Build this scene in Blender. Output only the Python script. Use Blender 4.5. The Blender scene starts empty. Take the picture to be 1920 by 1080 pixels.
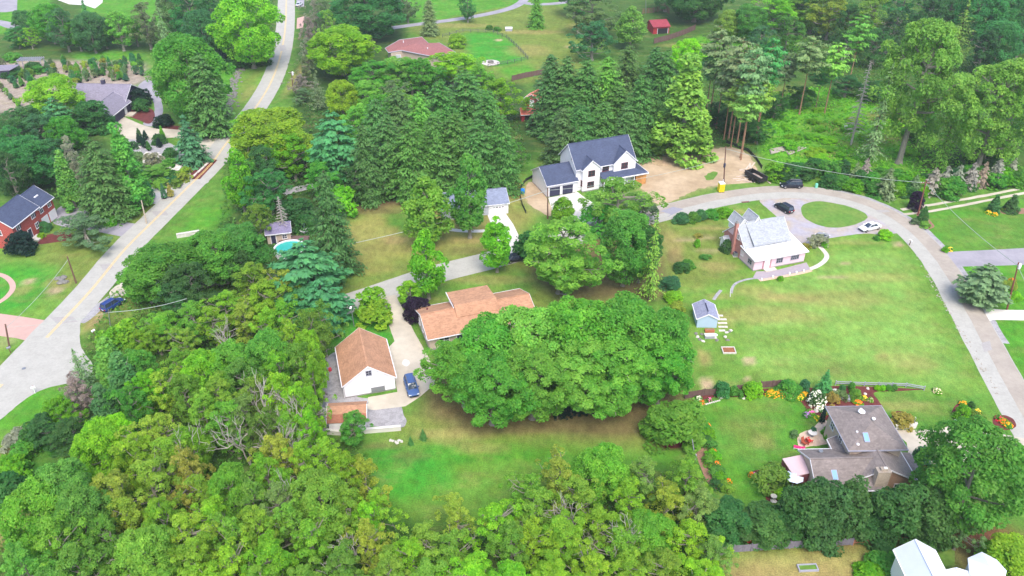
import bpy, math, random
import numpy as np
from mathutils import Vector, Matrix, noise as mnoise
from mathutils.geometry import tessellate_polygon
rad = math.radians
scene = bpy.context.scene
COL = scene.collection
# ------------------------------------------------------------------ camera / survey
F, TH, H = 1530.0, rad(33.0), 82.0
sn, cs = math.sin(TH), math.cos(TH)
def G(px, py, z=0.0):                       # photo position -> plan position at height z
    u = (px - 960) / F; v = (py - 540) / F
    t = (z - H) / -(sn + v * cs)
    return Vector((u * t, (cs - v * sn) * t, z))
def PX(x, y, z=0.0):
    d = y * cs + (H - z) * sn
    return 960 + F * x / d, 540 + F * ((H - z) * cs - y * sn) / d, F / d
cam_d = bpy.data.cameras.new('camera'); cam = bpy.data.objects.new('camera', cam_d); COL.objects.link(cam)
cam.location = (0, 0, H); cam.rotation_euler = (rad(90) - TH, 0, 0)
cam_d.sensor_width = 36; cam_d.lens = 36 * F / 1920; cam_d.clip_end = 8000; cam_d.clip_start = 0.5
scene.camera = cam
# ------------------------------------------------------------------ world
SUN_EL, SUN_AZ = 56, 168                     # azimuth clockwise from +Y
w = bpy.data.worlds.new('World'); scene.world = w; w.use_nodes = True
nt = w.node_tree; nt.nodes.clear()
sky = nt.nodes.new('ShaderNodeTexSky'); sky.sky_type = 'NISHITA'; sky.sun_disc = False
sky.sun_elevation = rad(SUN_EL); sky.sun_rotation = rad(SUN_AZ); sky.dust_density = 2.5; sky.air_density = 1.0
bg = nt.nodes.new('ShaderNodeBackground'); bg.inputs[1].default_value = 0.15
out = nt.nodes.new('ShaderNodeOutputWorld')
nt.links.new(sky.outputs[0], bg.inputs[0]); nt.links.new(bg.outputs[0], out.inputs[0])
sl = bpy.data.lights.new('sun', 'SUN'); sl.energy = 1.4; sl.angle = rad(35); sl.color = (1, .96, .9)
so = bpy.data.objects.new('sun', sl); COL.objects.link(so)
dv = Vector((math.sin(rad(SUN_AZ)) * math.cos(rad(SUN_EL)), math.cos(rad(SUN_AZ)) * math.cos(rad(SUN_EL)), math.sin(rad(SUN_EL))))
so.rotation_euler = dv.to_track_quat('Z', 'Y').to_euler()
vs = scene.view_settings
vs.view_transform = 'Standard'; vs.look = 'None'; vs.gamma = 1; vs.use_curve_mapping = False; vs.exposure = 1.27
scene.cycles.max_bounces = 6; scene.cycles.diffuse_bounces = 4; scene.cycles.transmission_bounces = 4
scene.cycles.transparent_max_bounces = 4; scene.cycles.caustics_reflective = False; scene.cycles.caustics_refractive = False
# ------------------------------------------------------------------ materials
_M = {}
def _nodes(m):
    m.use_nodes = True; n = m.node_tree.nodes; l = m.node_tree.links
    return n, l, n['Principled BSDF']
def S(h):                                   # '#rrggbb' display colour -> linear
    h = h.lstrip('#'); o = []
    for i in (0, 2, 4):
        c = int(h[i:i + 2], 16) / 255; o.append(c / 12.92 if c <= .04045 else ((c + .055) / 1.055) ** 2.4)
    return tuple(o)
def mat(name, col, rough=.8, var=.15, scale=1.5, spec=.3, metal=0, kind=None, bump=0, col2=None, p=(1, 1), detail=6):
    """noise-varied material; kind: shingle / siding / brick / boards / wear"""
    if name in _M: return _M[name]
    m = bpy.data.materials.new(name); n, l, b = _nodes(m)
    b.inputs['Roughness'].default_value = rough; b.inputs['Metallic'].default_value = metal
    b.inputs['Specular IOR Level'].default_value = spec
    tc = n.new('ShaderNodeTexCoord')
    nz = n.new('ShaderNodeTexNoise'); nz.inputs['Scale'].default_value = scale; nz.inputs['Detail'].default_value = detail
    nz.inputs['Roughness'].default_value = .65
    l.new(tc.outputs['Object'], nz.inputs['Vector'])
    rp = n.new('ShaderNodeMapRange'); rp.inputs[1].default_value = .25; rp.inputs[2].default_value = .75
    rp.inputs[3].default_value = 1 - var; rp.inputs[4].default_value = 1 + var
    l.new(nz.outputs[0], rp.inputs[0])
    mul = n.new('ShaderNodeVectorMath'); mul.operation = 'SCALE'
    l.new(rp.outputs[0], mul.inputs['Scale'])
    base = None
    sx = n.new('ShaderNodeSeparateXYZ'); l.new(tc.outputs['Object'], sx.inputs[0])
    def band(axis, freq, lo, hi, sharp):
        a = n.new('ShaderNodeMath'); a.operation = 'MULTIPLY'; a.inputs[1].default_value = freq; l.new(axis, a.inputs[0])
        f = n.new('ShaderNodeMath'); f.operation = 'FRACT'; l.new(a.outputs[0], f.inputs[0])
        r = n.new('ShaderNodeMapRange'); r.inputs[1].default_value = 0; r.inputs[2].default_value = sharp
        r.inputs[3].default_value = lo; r.inputs[4].default_value = hi; l.new(f.outputs[0], r.inputs[0]); return r.outputs[0]
    if kind in ('shingle', 'siding', 'boards'):
        ax = sx.outputs['Z']
        if kind == 'boards':
            ad = n.new('ShaderNodeMath'); ad.operation = 'ADD'; l.new(sx.outputs['X'], ad.inputs[0]); l.new(sx.outputs['Y'], ad.inputs[1]); ax = ad.outputs[0]
        bd = band(ax, p[0], .8 if kind != 'shingle' else .86, 1.0, .18)
        mm = n.new('ShaderNodeMath'); mm.operation = 'MULTIPLY'; l.new(rp.outputs[0], mm.inputs[0]); l.new(bd, mm.inputs[1])
        l.new(mm.outputs[0], mul.inputs['Scale'])
        mul.inputs[0].default_value = col
        if kind in ('shingle', 'boards'):      # per-tab / per-board tint
            vo = n.new('ShaderNodeTexVoronoi'); vo.inputs['Scale'].default_value = p[1]
            mp = n.new('ShaderNodeMapping'); l.new(tc.outputs['Object'], mp.inputs[0])
            mp.inputs['Scale'].default_value = (1, 1, 2.5) if kind == 'shingle' else (1, 1, .05)
            l.new(mp.outputs[0], vo.inputs[0])
            sr = n.new('ShaderNodeSeparateColor'); l.new(vo.outputs['Color'], sr.inputs[0])
            r2 = n.new('ShaderNodeMapRange'); r2.inputs[3].default_value = .86; r2.inputs[4].default_value = 1.14; l.new(sr.outputs[0], r2.inputs[0])
            m3 = n.new('ShaderNodeMath'); m3.operation = 'MULTIPLY'; l.new(mm.outputs[0], m3.inputs[0]); l.new(r2.outputs[0], m3.inputs[1])
            l.new(m3.outputs[0], mul.inputs['Scale'])
    elif kind == 'brick':
        ad = n.new('ShaderNodeMath'); ad.operation = 'ADD'; l.new(sx.outputs['X'], ad.inputs[0]); l.new(sx.outputs['Y'], ad.inputs[1])
        cb = n.new('ShaderNodeCombineXYZ'); l.new(ad.outputs[0], cb.inputs[0]); l.new(sx.outputs['Z'], cb.inputs[1])
        br = n.new('ShaderNodeTexBrick'); br.inputs['Scale'].default_value = p[0]
        br.inputs['Color1'].default_value = (*col, 1); br.inputs['Color2'].default_value = (*[c * .78 for c in col], 1)
        br.inputs['Mortar'].default_value = (*(col2 or (.4, .36, .33)), 1); br.inputs['Mortar Size'].default_value = .02
        l.new(cb.outputs[0], br.inputs['Vector']); l.new(br.outputs[0], mul.inputs[0])
    elif col2 is not None:
        n2 = n.new('ShaderNodeTexNoise'); n2.inputs['Scale'].default_value = scale * .22; n2.inputs['Detail'].default_value = 5
        l.new(tc.outputs['Object'], n2.inputs['Vector'])
        cr = n.new('ShaderNodeMapRange'); cr.inputs[1].default_value = .4; cr.inputs[2].default_value = .62; l.new(n2.outputs[0], cr.inputs[0])
        mx = n.new('ShaderNodeMix'); mx.data_type = 'RGBA'; mx.inputs[6].default_value = (*col, 1); mx.inputs[7].default_value = (*col2, 1)
        l.new(cr.outputs[0], mx.inputs[0]); l.new(mx.outputs[2], mul.inputs[0])
    else:
        mul.inputs[0].default_value = col
    l.new(mul.outputs[0], b.inputs['Base Color'])
    if bump:
        bp = n.new('ShaderNodeBump'); bp.inputs['Strength'].default_value = bump; bp.inputs['Distance'].default_value = .05
        l.new(nz.outputs[0], bp.inputs['Height']); l.new(bp.outputs[0], b.inputs['Normal'])
    _M[name] = m; return m
def leaf_mat(name='leaf', trans=.25):
    if name in _M: return _M[name]
    m = bpy.data.materials.new(name); n, l, b = _nodes(m)
    oi = n.new('ShaderNodeObjectInfo'); at = n.new('ShaderNodeAttribute'); at.attribute_name = 'tone'
    hs = n.new('ShaderNodeHueSaturation')
    r1 = n.new('ShaderNodeMapRange'); r1.inputs[3].default_value = .474; r1.inputs[4].default_value = .512
    r2 = n.new('ShaderNodeMapRange'); r2.inputs[3].default_value = 1.9; r2.inputs[4].default_value = 1.22
    l.new(at.outputs['Fac'], r1.inputs[0]); l.new(at.outputs['Fac'], r2.inputs[0])
    tc = n.new('ShaderNodeTexCoord'); nz = n.new('ShaderNodeTexNoise'); nz.inputs['Scale'].default_value = .35; nz.inputs['Detail'].default_value = 3
    l.new(tc.outputs['Object'], nz.inputs['Vector'])
    r3 = n.new('ShaderNodeMapRange'); r3.inputs[1].default_value = .3; r3.inputs[2].default_value = .7; r3.inputs[3].default_value = .82; r3.inputs[4].default_value = 1.18
    l.new(nz.outputs[0], r3.inputs[0])
    mv = n.new('ShaderNodeMath'); mv.operation = 'MULTIPLY'; l.new(r2.outputs[0], mv.inputs[0]); l.new(r3.outputs[0], mv.inputs[1])
    l.new(oi.outputs['Color'], hs.inputs['Color']); l.new(r1.outputs[0], hs.inputs['Hue']); l.new(mv.outputs[0], hs.inputs['Value'])
    b.inputs['Roughness'].default_value = .55; b.inputs['Specular IOR Level'].default_value = .25
    l.new(hs.outputs[0], b.inputs['Base Color'])
    tr = n.new('ShaderNodeBsdfTranslucent'); l.new(hs.outputs[0], tr.inputs[0])
    mx = n.new('ShaderNodeMixShader'); mx.inputs[0].default_value = trans
    l.new(b.outputs[0], mx.inputs[1]); l.new(tr.outputs[0], mx.inputs[2])
    l.new(mx.outputs[0], n['Material Output'].inputs[0]); _M[name] = m; return m
# ------------------------------------------------------------------ mesh builder
class MB:
    def __init__(s): s.v = []; s.f = []; s.m = []; s.mi = 0
    def add(s, vs, fs):
        o = len(s.v); s.v += [tuple(v) for v in vs]; s.f += [tuple(i + o for i in f) for f in fs]; s.m += [s.mi] * len(fs); return s
    def poly(s, *vs): return s.add(vs, [tuple(range(len(vs)))])
    def box(s, x0, x1, y0, y1, z0, z1):
        return s.add([(x0, y0, z0), (x1, y0, z0), (x1, y1, z0), (x0, y1, z0), (x0, y0, z1), (x1, y0, z1), (x1, y1, z1), (x0, y1, z1)],
                     [(0, 3, 2, 1), (4, 5, 6, 7), (0, 1, 5, 4), (1, 2, 6, 5), (2, 3, 7, 6), (3, 0, 4, 7)])
    def prism(s, pts, z0, z1):
        n = len(pts)
        return s.add([(p[0], p[1], z0) for p in pts] + [(p[0], p[1], z1) for p in pts],
                     [tuple(range(n - 1, -1, -1)), tuple(range(n, 2 * n))] + [(i, (i + 1) % n, n + (i + 1) % n, n + i) for i in range(n)])
    def slab(s, q, t):                       # quad/poly thickened downwards along z
        n = len(q); d = [(p[0], p[1], p[2] - t) for p in q]
        return s.add(list(q) + d, [tuple(range(n)), tuple(range(2 * n - 1, n - 1, -1))] + [(i, n + i, n + (i + 1) % n, (i + 1) % n) for i in range(n)])
    def tube(s, pts, rs, n=6, cap=True):
        rings = []
        for i, p in enumerate(pts):
            p = Vector(p); a = Vector(pts[max(i - 1, 0)]); b = Vector(pts[min(i + 1, len(pts) - 1)])
            t = (b - a).normalized() if (b - a).length > 1e-6 else Vector((0, 0, 1))
            u = t.cross(Vector((0, 0, 1)) if abs(t.z) < .9 else Vector((1, 0, 0))).normalized(); w_ = t.cross(u)
            r = rs[i] if hasattr(rs, '__len__') else rs
            rings.append([p + (u * math.cos(k * 2 * math.pi / n) + w_ * math.sin(k * 2 * math.pi / n)) * r for k in range(n)])
        vs = [v for r in rings for v in r]; fs = []
        for i in range(len(pts) - 1):
            for k in range(n):
                fs.append((i * n + k, i * n + (k + 1) % n, (i + 1) * n + (k + 1) % n, (i + 1) * n + k))
        if cap: fs += [tuple(range(n - 1, -1, -1)), tuple((len(pts) - 1) * n + k for k in range(n))]
        return s.add(vs, fs)
    def lathe(s, prof, n=12, c=(0, 0)):
        vs = [(c[0] + r * math.cos(k * 2 * math.pi / n), c[1] + r * math.sin(k * 2 * math.pi / n), z) for r, z in prof for k in range(n)]
        fs = [(i * n + k, i * n + (k + 1) % n, (i + 1) * n + (k + 1) % n, (i + 1) * n + k) for i in range(len(prof) - 1) for k in range(n)]
        fs += [tuple(range(n - 1, -1, -1)), tuple((len(prof) - 1) * n + k for k in range(n))]
        return s.add(vs, fs)
    def build(s, name, m, parent=None, loc=(0, 0, 0), smooth=False):
        me = bpy.data.meshes.new(name); me.from_pydata(s.v, [], s.f)
        for x in (m if isinstance(m, (list, tuple)) else [m]): me.materials.append(x)
        if isinstance(m, (list, tuple)): me.polygons.foreach_set('material_index', s.m)
        if smooth: me.polygons.foreach_set('use_smooth', [True] * len(me.polygons))
        me.update(); o = bpy.data.objects.new(name, me); COL.objects.link(o); o.location = loc
        if parent: o.parent = parent
        return o
def tag(o, label=None, cat=None, group=None, kind=None):
    if label: o['label'] = label
    if cat: o['category'] = cat
    if group: o['group'] = group
    if kind: o['kind'] = kind
    return o
def thing(name, label, cat, loc, rz=0, group=None):
    o = bpy.data.objects.new(name, None); COL.objects.link(o); o.empty_display_size = .3
    o.location = loc; o.rotation_euler = (0, 0, rz); return tag(o, label, cat, group)
def children_of(o): return [c for c in COL.objects if c.parent == o]
_kids = {}
def copy_tree(o, parent=None):
    c = o.copy(); COL.objects.link(c); c.parent = parent
    if o.name not in _kids: _kids[o.name] = list(o.children)
    for ch in _kids[o.name]: copy_tree(ch, c)
    return c
# ------------------------------------------------------------------ ground
def smooth(pts, n=6, closed=True):
    P_ = [Vector(p) for p in pts]; o = []; N = len(P_)
    for i in range(N if closed else N - 1):
        a, b, c, d = (P_[(i - 1) % N], P_[i], P_[(i + 1) % N], P_[(i + 2) % N]) if closed else (P_[max(i - 1, 0)], P_[i], P_[i + 1], P_[min(i + 2, N - 1)])
        for k in range(n):
            t = k / n
            o.append(.5 * ((2 * b) + (c - a) * t + (2 * a - 5 * b + 4 * c - d) * t * t + (3 * b - a - 3 * c + d) * t ** 3))
    if not closed: o.append(P_[-1])
    return o
def inside(X, Y, poly):
    r = np.zeros(X.shape, bool); n = len(poly); j = n - 1
    for i in range(n):
        xi, yi, xj, yj = poly[i][0], poly[i][1], poly[j][0], poly[j][1]
        if yi != yj:
            r ^= ((yi > Y) != (yj > Y)) & (X < (xj - xi) * (Y - yi) / (yj - yi) + xi)
        j = i
    return r
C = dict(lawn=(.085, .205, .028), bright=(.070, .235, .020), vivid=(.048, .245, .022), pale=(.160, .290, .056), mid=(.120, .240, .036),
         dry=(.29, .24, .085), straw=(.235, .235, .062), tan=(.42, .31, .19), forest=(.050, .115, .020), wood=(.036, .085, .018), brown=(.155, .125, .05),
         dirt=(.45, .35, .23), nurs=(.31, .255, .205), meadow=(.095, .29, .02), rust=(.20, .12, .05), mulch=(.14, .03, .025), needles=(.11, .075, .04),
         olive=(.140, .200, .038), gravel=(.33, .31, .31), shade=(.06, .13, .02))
xs = np.concatenate([[-3500, -1500, -700, -380], np.arange(-232, 232.1, 1.0), [380, 700, 1500, 3500]])
ys = np.concatenate([[-1500, -500, -100, 0], np.arange(42, 372.1, 1.0), [450, 700, 1500, 3500, 6000]])
GX, GY = np.meshgrid(xs, ys); col = np.zeros(GX.shape + (3,)); col[:] = C['lawn']
def zone(c, pts):
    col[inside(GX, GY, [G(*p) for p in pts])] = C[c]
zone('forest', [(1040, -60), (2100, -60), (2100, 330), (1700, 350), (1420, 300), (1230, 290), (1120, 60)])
zone('meadow', [(1425, 300), (1430, 180), (1540, 165), (1650, 200), (1700, 250), (1720, 330), (1500, 330)])
zone('meadow', [(1300, 70), (1440, 40), (1500, 80), (1340, 120)])
zone('olive', [(800, 55), (1090, 20), (1090, 150), (960, 160), (840, 90)])
zone('bright', [(750, -60), (1400, -60), (1000, 10), (760, 48)])
zone('olive', [(760, 50), (960, 10), (1060, 12), (1060, 100), (870, 80), (800, 75)])
zone('vivid', [(868, 62), (930, 60), (960, 78), (988, 112), (940, 125), (880, 115)])
zone('bright', [(930, 130), (990, 118), (1010, 138), (960, 150)])
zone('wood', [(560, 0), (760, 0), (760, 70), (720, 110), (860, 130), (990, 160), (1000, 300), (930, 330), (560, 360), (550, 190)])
zone('needles', [(655, 350), (800, 340), (930, 330), (960, 340), (880, 380), (740, 400), (650, 395)])
zone('wood', [(1000, 150), (1300, 130), (1330, 290), (1060, 290), (1000, 280)])
zone('needles', [(1090, 215), (1250, 205), (1270, 235), (1100, 240)])
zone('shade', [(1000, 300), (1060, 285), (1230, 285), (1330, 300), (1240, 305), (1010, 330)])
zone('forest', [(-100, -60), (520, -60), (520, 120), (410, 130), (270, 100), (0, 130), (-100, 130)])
zone('bright', [(-100, -60), (105, -60), (95, 5), (40, 25), (60, 60), (-100, 70)])
zone('bright', [(150, 20), (200, -20), (280, -60), (390, -40), (330, 60), (240, 40)])
zone('bright', [(150, 95), (265, 95), (270, 118), (130, 122)])
zone('nurs', [(-100, 125), (60, 112), (270, 116), (280, 150), (240, 165), (160, 160), (120, 220), (-100, 240)])
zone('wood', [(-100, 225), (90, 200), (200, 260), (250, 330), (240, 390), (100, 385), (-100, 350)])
zone('bright', [(398, 120), (440, 118), (440, 200), (405, 230), (390, 150)])
zone('mid', [(448, 118), (515, 105), (505, 160), (480, 205), (430, 220)])
zone('mid', [(-150, 480), (60, 440), (240, 440), (215, 490), (140, 590), (-20, 700), (-150, 760)])
zone('olive', [(75, 430), (220, 445), (215, 480), (150, 560), (60, 510), (70, 470)])
zone('vivid', [(-100, 500), (30, 495), (110, 500), (60, 580), (0, 590), (-100, 580)])
zone('olive', [(215, 385), (330, 380), (280, 425), (200, 415)])
zone('bright', [(335, 430), (365, 392), (460, 380), (470, 420), (380, 440)])
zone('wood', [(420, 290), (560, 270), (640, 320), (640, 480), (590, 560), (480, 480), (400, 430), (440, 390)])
zone('straw', [(640, 420), (700, 395), (800, 370), (960, 370), (1010, 400), (980, 430), (900, 480), (740, 540), (640, 560), (640, 470)])
zone('lawn', [(710, 400), (780, 385), (770, 450), (720, 450)])
zone('olive', [(640, 500), (830, 470), (980, 440), (960, 470), (740, 535), (640, 560)])
zone('lawn', [(915, 335), (1000, 330), (985, 380), (975, 400), (950, 380)])
zone('straw', [(920, 345), (980, 335), (985, 375), (960, 395), (940, 370)])
zone('tan', [(985, 350), (1000, 340), (1026, 370), (1030, 400), (1010, 390), (985, 375)])
zone('tan', [(1200, 300), (1320, 275), (1410, 290), (1420, 330), (1400, 350), (1310, 352), (1240, 385), (1215, 372), (1190, 330)])
zone('olive', [(630, 580), (760, 540), (1000, 470), (1150, 440), (1240, 400), (1270, 440), (1250, 560), (1000, 600), (980, 550), (640, 620)])
zone('brown', [(990, 465), (1100, 440), (1240, 420), (1255, 560), (1050, 560), (1000, 520)])
zone('lawn', [(820, 535), (900, 520), (1000, 510), (990, 550), (920, 540), (800, 560)])
zone('vivid', [(625, 585), (735, 560), (745, 640), (690, 640), (640, 660), (625, 640)])
zone('mid', [(1230, 420), (1420, 378), (1540, 400), (1660, 420), (1720, 480), (1790, 600), (1860, 740), (1890, 800), (1750, 800), (1640, 760), (1540, 745), (1300, 740), (1290, 600), (1250, 500)])
zone('pale', [(1400, 560), (1560, 470), (1690, 470), (1750, 600), (1800, 720), (1560, 720), (1400, 690)])
zone('olive', [(1235, 420), (1350, 400), (1380, 450), (1370, 520), (1290, 540), (1250, 500)])
zone('bright', [(1730, 400), (2000, 375), (2000, 620), (1950, 760), (1880, 660), (1800, 530), (1760, 470)])
zone('lawn', [(1760, 410), (2000, 385), (2000, 470), (1780, 470)])
zone('bright', [(1310, 760), (1500, 745), (1530, 790), (1500, 850), (1500, 900), (1400, 950), (1350, 900), (1310, 820)])
zone('lawn', [(1345, 770), (1480, 765), (1480, 830), (1420, 880), (1350, 860)])
zone('lawn', [(1640, 740), (1860, 740), (1890, 800), (1840, 800), (1700, 790)])
zone('bright', [(690, 830), (1290, 830), (1350, 900), (1200, 1000), (900, 1010), (700, 1000), (680, 900)])
zone('olive', [(760, 770), (1220, 790), (1290, 840), (1180, 850), (1000, 830), (760, 840), (690, 840)])
zone('vivid', [(700, 835), (850, 830), (840, 900), (790, 930), (710, 900)])
zone('brown', [(800, 690), (1280, 690), (1290, 770), (1180, 820), (1000, 800), (860, 805), (790, 780)])
zone('bright', [(-120, 740), (110, 720), (200, 760), (120, 850), (40, 860), (0, 980), (-120, 1100)])
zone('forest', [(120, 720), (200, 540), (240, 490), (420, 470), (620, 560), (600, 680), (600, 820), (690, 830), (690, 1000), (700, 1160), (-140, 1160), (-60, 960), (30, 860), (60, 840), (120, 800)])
zone('olive', [(150, 560), (260, 545), (260, 600), (190, 620), (150, 615)])
zone('vivid', [(50, 850), (110, 830), (115, 845), (50, 885), (30, 930), (20, 900)])
zone('forest', [(690, 960), (900, 990), (1060, 900), (1330, 860), (1360, 1010), (1330, 1160), (690, 1160)])
zone('bright', [(1340, 1040), (1660, 1025), (1680, 1040), (1680, 1060), (1345, 1060)])
zone('dry', [(1345, 1052), (1650, 1035), (1660, 1080), (1640, 1160), (1345, 1160)])
zone('mulch', [(1350, 1005), (1450, 950), (1500, 980), (1720, 960), (1920, 990), (1880, 1030), (1760, 1015), (1600, 1018), (1350, 1030)])
zone('brown', [(1760, 1010), (1920, 1010), (1920, 1160), (1840, 1160)])
def blur(a, n):
    for _ in range(n):
        a = (np.roll(a, 1, 0) + a * 2 + np.roll(a, -1, 0)) / 4; a = (np.roll(a, 1, 1) + a * 2 + np.roll(a, -1, 1)) / 4
    return a
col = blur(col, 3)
def patch(c, px, py, rx, ry, k=1.0):        # soft worn or dry patch, radii in metres
    g = G(px, py); d = ((GX - g.x) / rx) ** 2 + ((GY - g.y) / ry) ** 2
    wgt = (np.clip(1.35 - d, 0, 1) * k)[..., None]; col[:] = col * (1 - wgt) + np.array(C[c]) * wgt
for a in [('straw', 700, 420, 3, 5), ('straw', 725, 440, 3, 4), ('dry', 740, 450, 3, 2), ('straw', 700, 500, 5, 3, .6), ('dry', 880, 450, 4, 2, .6), ('brown', 890, 470, 6, 2, .5),
          ('dry', 930, 525, 8, 1.5, .5), ('dry', 1340, 400, 1, 1, .5), ('dry', 1385, 397, 2.2, .7, .9), ('dry', 1330, 428, 5, 1, .7), ('brown', 1265, 480, 1.6, 4, .9), ('dry', 1262, 455, 2, 6, .7),
          ('tan', 1325, 720, 1.3, 1.6, .9), ('dry', 1320, 670, 1.0, 2.5, .8), ('tan', 1404, 676, 1.2, 1, .8), ('tan', 1402, 712, .7, .7, .7), ('dry', 1480, 560, 7, 1.4, .5), ('dry', 1410, 545, 4, 2, .5), ('dry', 1450, 555, 3, 1.4, .6),
          ('dry', 1655, 665, 1, .8, .6), ('tan', 1585, 495, 1, .6, .6), ('dry', 1600, 455, 6, 1, .4), ('tan', 1685, 458, 1.2, .8, .8), ('olive', 1720, 560, 2, 5, .3), ('olive', 1620, 590, 6, 2, .3),
          ('dry', 1440, 590, 9, 3, .5), ('dry', 1560, 560, 10, 3, .45), ('dry', 1640, 520, 8, 2, .4), ('tan', 1560, 520, 3, .8, .5), ('dry', 1700, 680, 5, 3, .4), ('dry', 1350, 600, 3, 3, .4), ('olive', 1300, 520, 4, 4, .6), ('tan', 1290, 450, 3, 1, .5), ('dry', 1350, 500, 4, 2, .6), ('tan', 1325, 445, 2, .8, .5), ('mid', 1500, 640, 8, 4, .6), ('mid', 1650, 700, 9, 3, .5), ('pale', 1700, 620, 6, 6, .4), ('tan', 1330, 470, 3, 1, .4), ('dry', 1350, 555, 3, 1.2, .5), ('olive', 1560, 690, 9, 2, .3),
          ('dry', 850, 815, 6, 1.5, .6), ('brown', 960, 800, 9, 1.6, .8), ('brown', 1120, 800, 9, 2, .8), ('dry', 900, 840, 4, 1.4, .4), ('brown', 720, 835, 3, .8, .6), ('brown', 770, 855, 3, 1.2, .5), ('olive', 950, 900, 10, 4, .45), ('olive', 830, 950, 6, 3, .5),
          ('vivid', 780, 900, 6, 4, .5), ('olive', 1400, 800, 4, 3, .6), ('olive', 1420, 760, 3, 1.3, .5), ('dry', 1430, 830, 2, 1.6, .4), ('dry', 1700, 760, 5, 1.2, .5), ('olive', 1740, 770, 4, 1, .5),
          ('dry', 40, 545, 2, 2, .6), ('tan', 103, 545, 1.5, 1.5, .8), ('tan', 55, 528, 1.2, 1.2, .8), ('dry', 175, 600, 1.3, 4, .8), ('tan', 190, 590, .8, 3, .5), ('dry', 110, 530, 3, 2, .5), ('tan', 195, 500, 1, 3, .5),
          ('dry', 1100, 50, 8, 6, .5), ('dry', 990, 95, 8, 7, .5), ('dry', 1000, 60, 12, 3, .6), ('tan', 1075, 88, 3, 2, .6), ('dry', 860, 48, 14, 3, .5), ('tan', 935, 75, 1.5, 1.5, .9), ('straw', 1290, 85, 10, 3, .6),
          ('rust', 1560, 240, 6, 5, .4), ('olive', 1600, 270, 9, 4, .6), ('rust', 1660, 225, 5, 7, .7), ('rust', 1660, 260, 6, 3, .6), ('meadow', 1480, 260, 8, 4, .7), ('olive', 1480, 170, 5, 5, .7), ('rust', 1545, 290, 8, 2, .5), ('forest', 1530, 190, 4, 6, .6), ('forest', 1560, 200, 3, 5, .4),
          ('brown', 700, 395, 10, 2, .6), ('tan', 1235, 310, 5, 5, .8), ('dirt', 1330, 300, 9, 5, .7), ('dirt', 1260, 350, 6, 3, .7), ('olive', 1330, 328, 2, 2.2, .9), ('olive', 1290, 360, 5, 1.5, .55), ('olive', 1380, 346, 5, 1.2, .8), ('olive', 1240, 378, 4, 1, .5),
          ('mulch', 1262, 830, 2.2, 1.2, 1), ('dry', 1480, 1060, 6, 2, .5), ('dry', 1660, 1060, 1, 2, .5), ('olive', 500, 560, 3, 3, .5), ('tan', 10, 640, 2, 2, .3), ('rust', 30, 830, 2, 4, .7), ('dry', 5, 1000, 2, 5, .5),
          ('dry', 230, 398, 4, 2, .4), ('olive', 470, 150, 2, 14, .7), ('dry', 465, 175, 1.5, 8, .5), ('dry', 560, 140, 2, 20, .6)]:
    patch(*a)
nx, ny = len(xs), len(ys)
me = bpy.data.meshes.new('ground')
me.vertices.add(nx * ny); co = np.zeros((ny, nx, 3)); co[..., 0] = GX; co[..., 1] = GY
me.vertices.foreach_set('co', co.ravel())
ii = np.arange(nx * ny).reshape(ny, nx)
q = np.stack([ii[:-1, :-1], ii[:-1, 1:], ii[1:, 1:], ii[1:, :-1]], -1).reshape(-1, 4)
me.loops.add(q.size); me.polygons.add(len(q)); me.loops.foreach_set('vertex_index', q.ravel())
me.polygons.foreach_set('loop_start', np.arange(0, q.size, 4)); me.polygons.foreach_set('loop_total', np.full(len(q), 4))
me.update(calc_edges=True)
ca = me.color_attributes.new('lawn', 'FLOAT_COLOR', 'POINT')
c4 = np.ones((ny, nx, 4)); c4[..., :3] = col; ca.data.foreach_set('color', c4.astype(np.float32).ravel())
gm = bpy.data.materials.new('grass_ground'); n, l, b = _nodes(gm)
at = n.new('ShaderNodeAttribute'); at.attribute_name = 'lawn'; tc = n.new('ShaderNodeTexCoord')
def nz_(scale, lo, hi, det=6, stretch=None, a=.3, b_=.7):
    t = n.new('ShaderNodeTexNoise'); t.inputs['Scale'].default_value = scale; t.inputs['Detail'].default_value = det; t.inputs['Roughness'].default_value = .68
    src = tc.outputs['Object']
    if stretch:
        mp = n.new('ShaderNodeMapping'); mp.inputs['Scale'].default_value = stretch; mp.inputs['Rotation'].default_value = (0, 0, .35); l.new(src, mp.inputs[0]); src = mp.outputs[0]
    l.new(src, t.inputs['Vector'])
    r = n.new('ShaderNodeMapRange'); r.inputs[1].default_value = a; r.inputs[2].default_value = b_; r.inputs[3].default_value = lo; r.inputs[4].default_value = hi
    l.new(t.outputs[0], r.inputs[0]); return r.outputs[0], t.outputs[0]
a1, _ = nz_(.12, .80, 1.2, 8, (1, 1.5, 1)); a2, _ = nz_(.9, .72, 1.28, 8, (1, .55, 1)); a3, fine = nz_(5, .62, 1.38, 5)
dr, _ = nz_(.16, 0, .48, 10, (1, 1.8, 1), .50, .74); hue, _ = nz_(.35, .480, .512, 6)
m1 = n.new('ShaderNodeMath'); m1.operation = 'MULTIPLY'; l.new(a1, m1.inputs[0]); l.new(a2, m1.inputs[1])
m2 = n.new('ShaderNodeMath'); m2.operation = 'MULTIPLY'; l.new(m1.outputs[0], m2.inputs[0]); l.new(a3, m2.inputs[1])
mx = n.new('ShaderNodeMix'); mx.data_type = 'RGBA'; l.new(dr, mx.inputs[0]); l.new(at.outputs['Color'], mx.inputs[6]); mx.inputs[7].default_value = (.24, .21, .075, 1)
hs = n.new('ShaderNodeHueSaturation'); l.new(hue, hs.inputs['Hue']); l.new(mx.outputs[2], hs.inputs['Color']); l.new(m2.outputs[0], hs.inputs['Value'])
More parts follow.
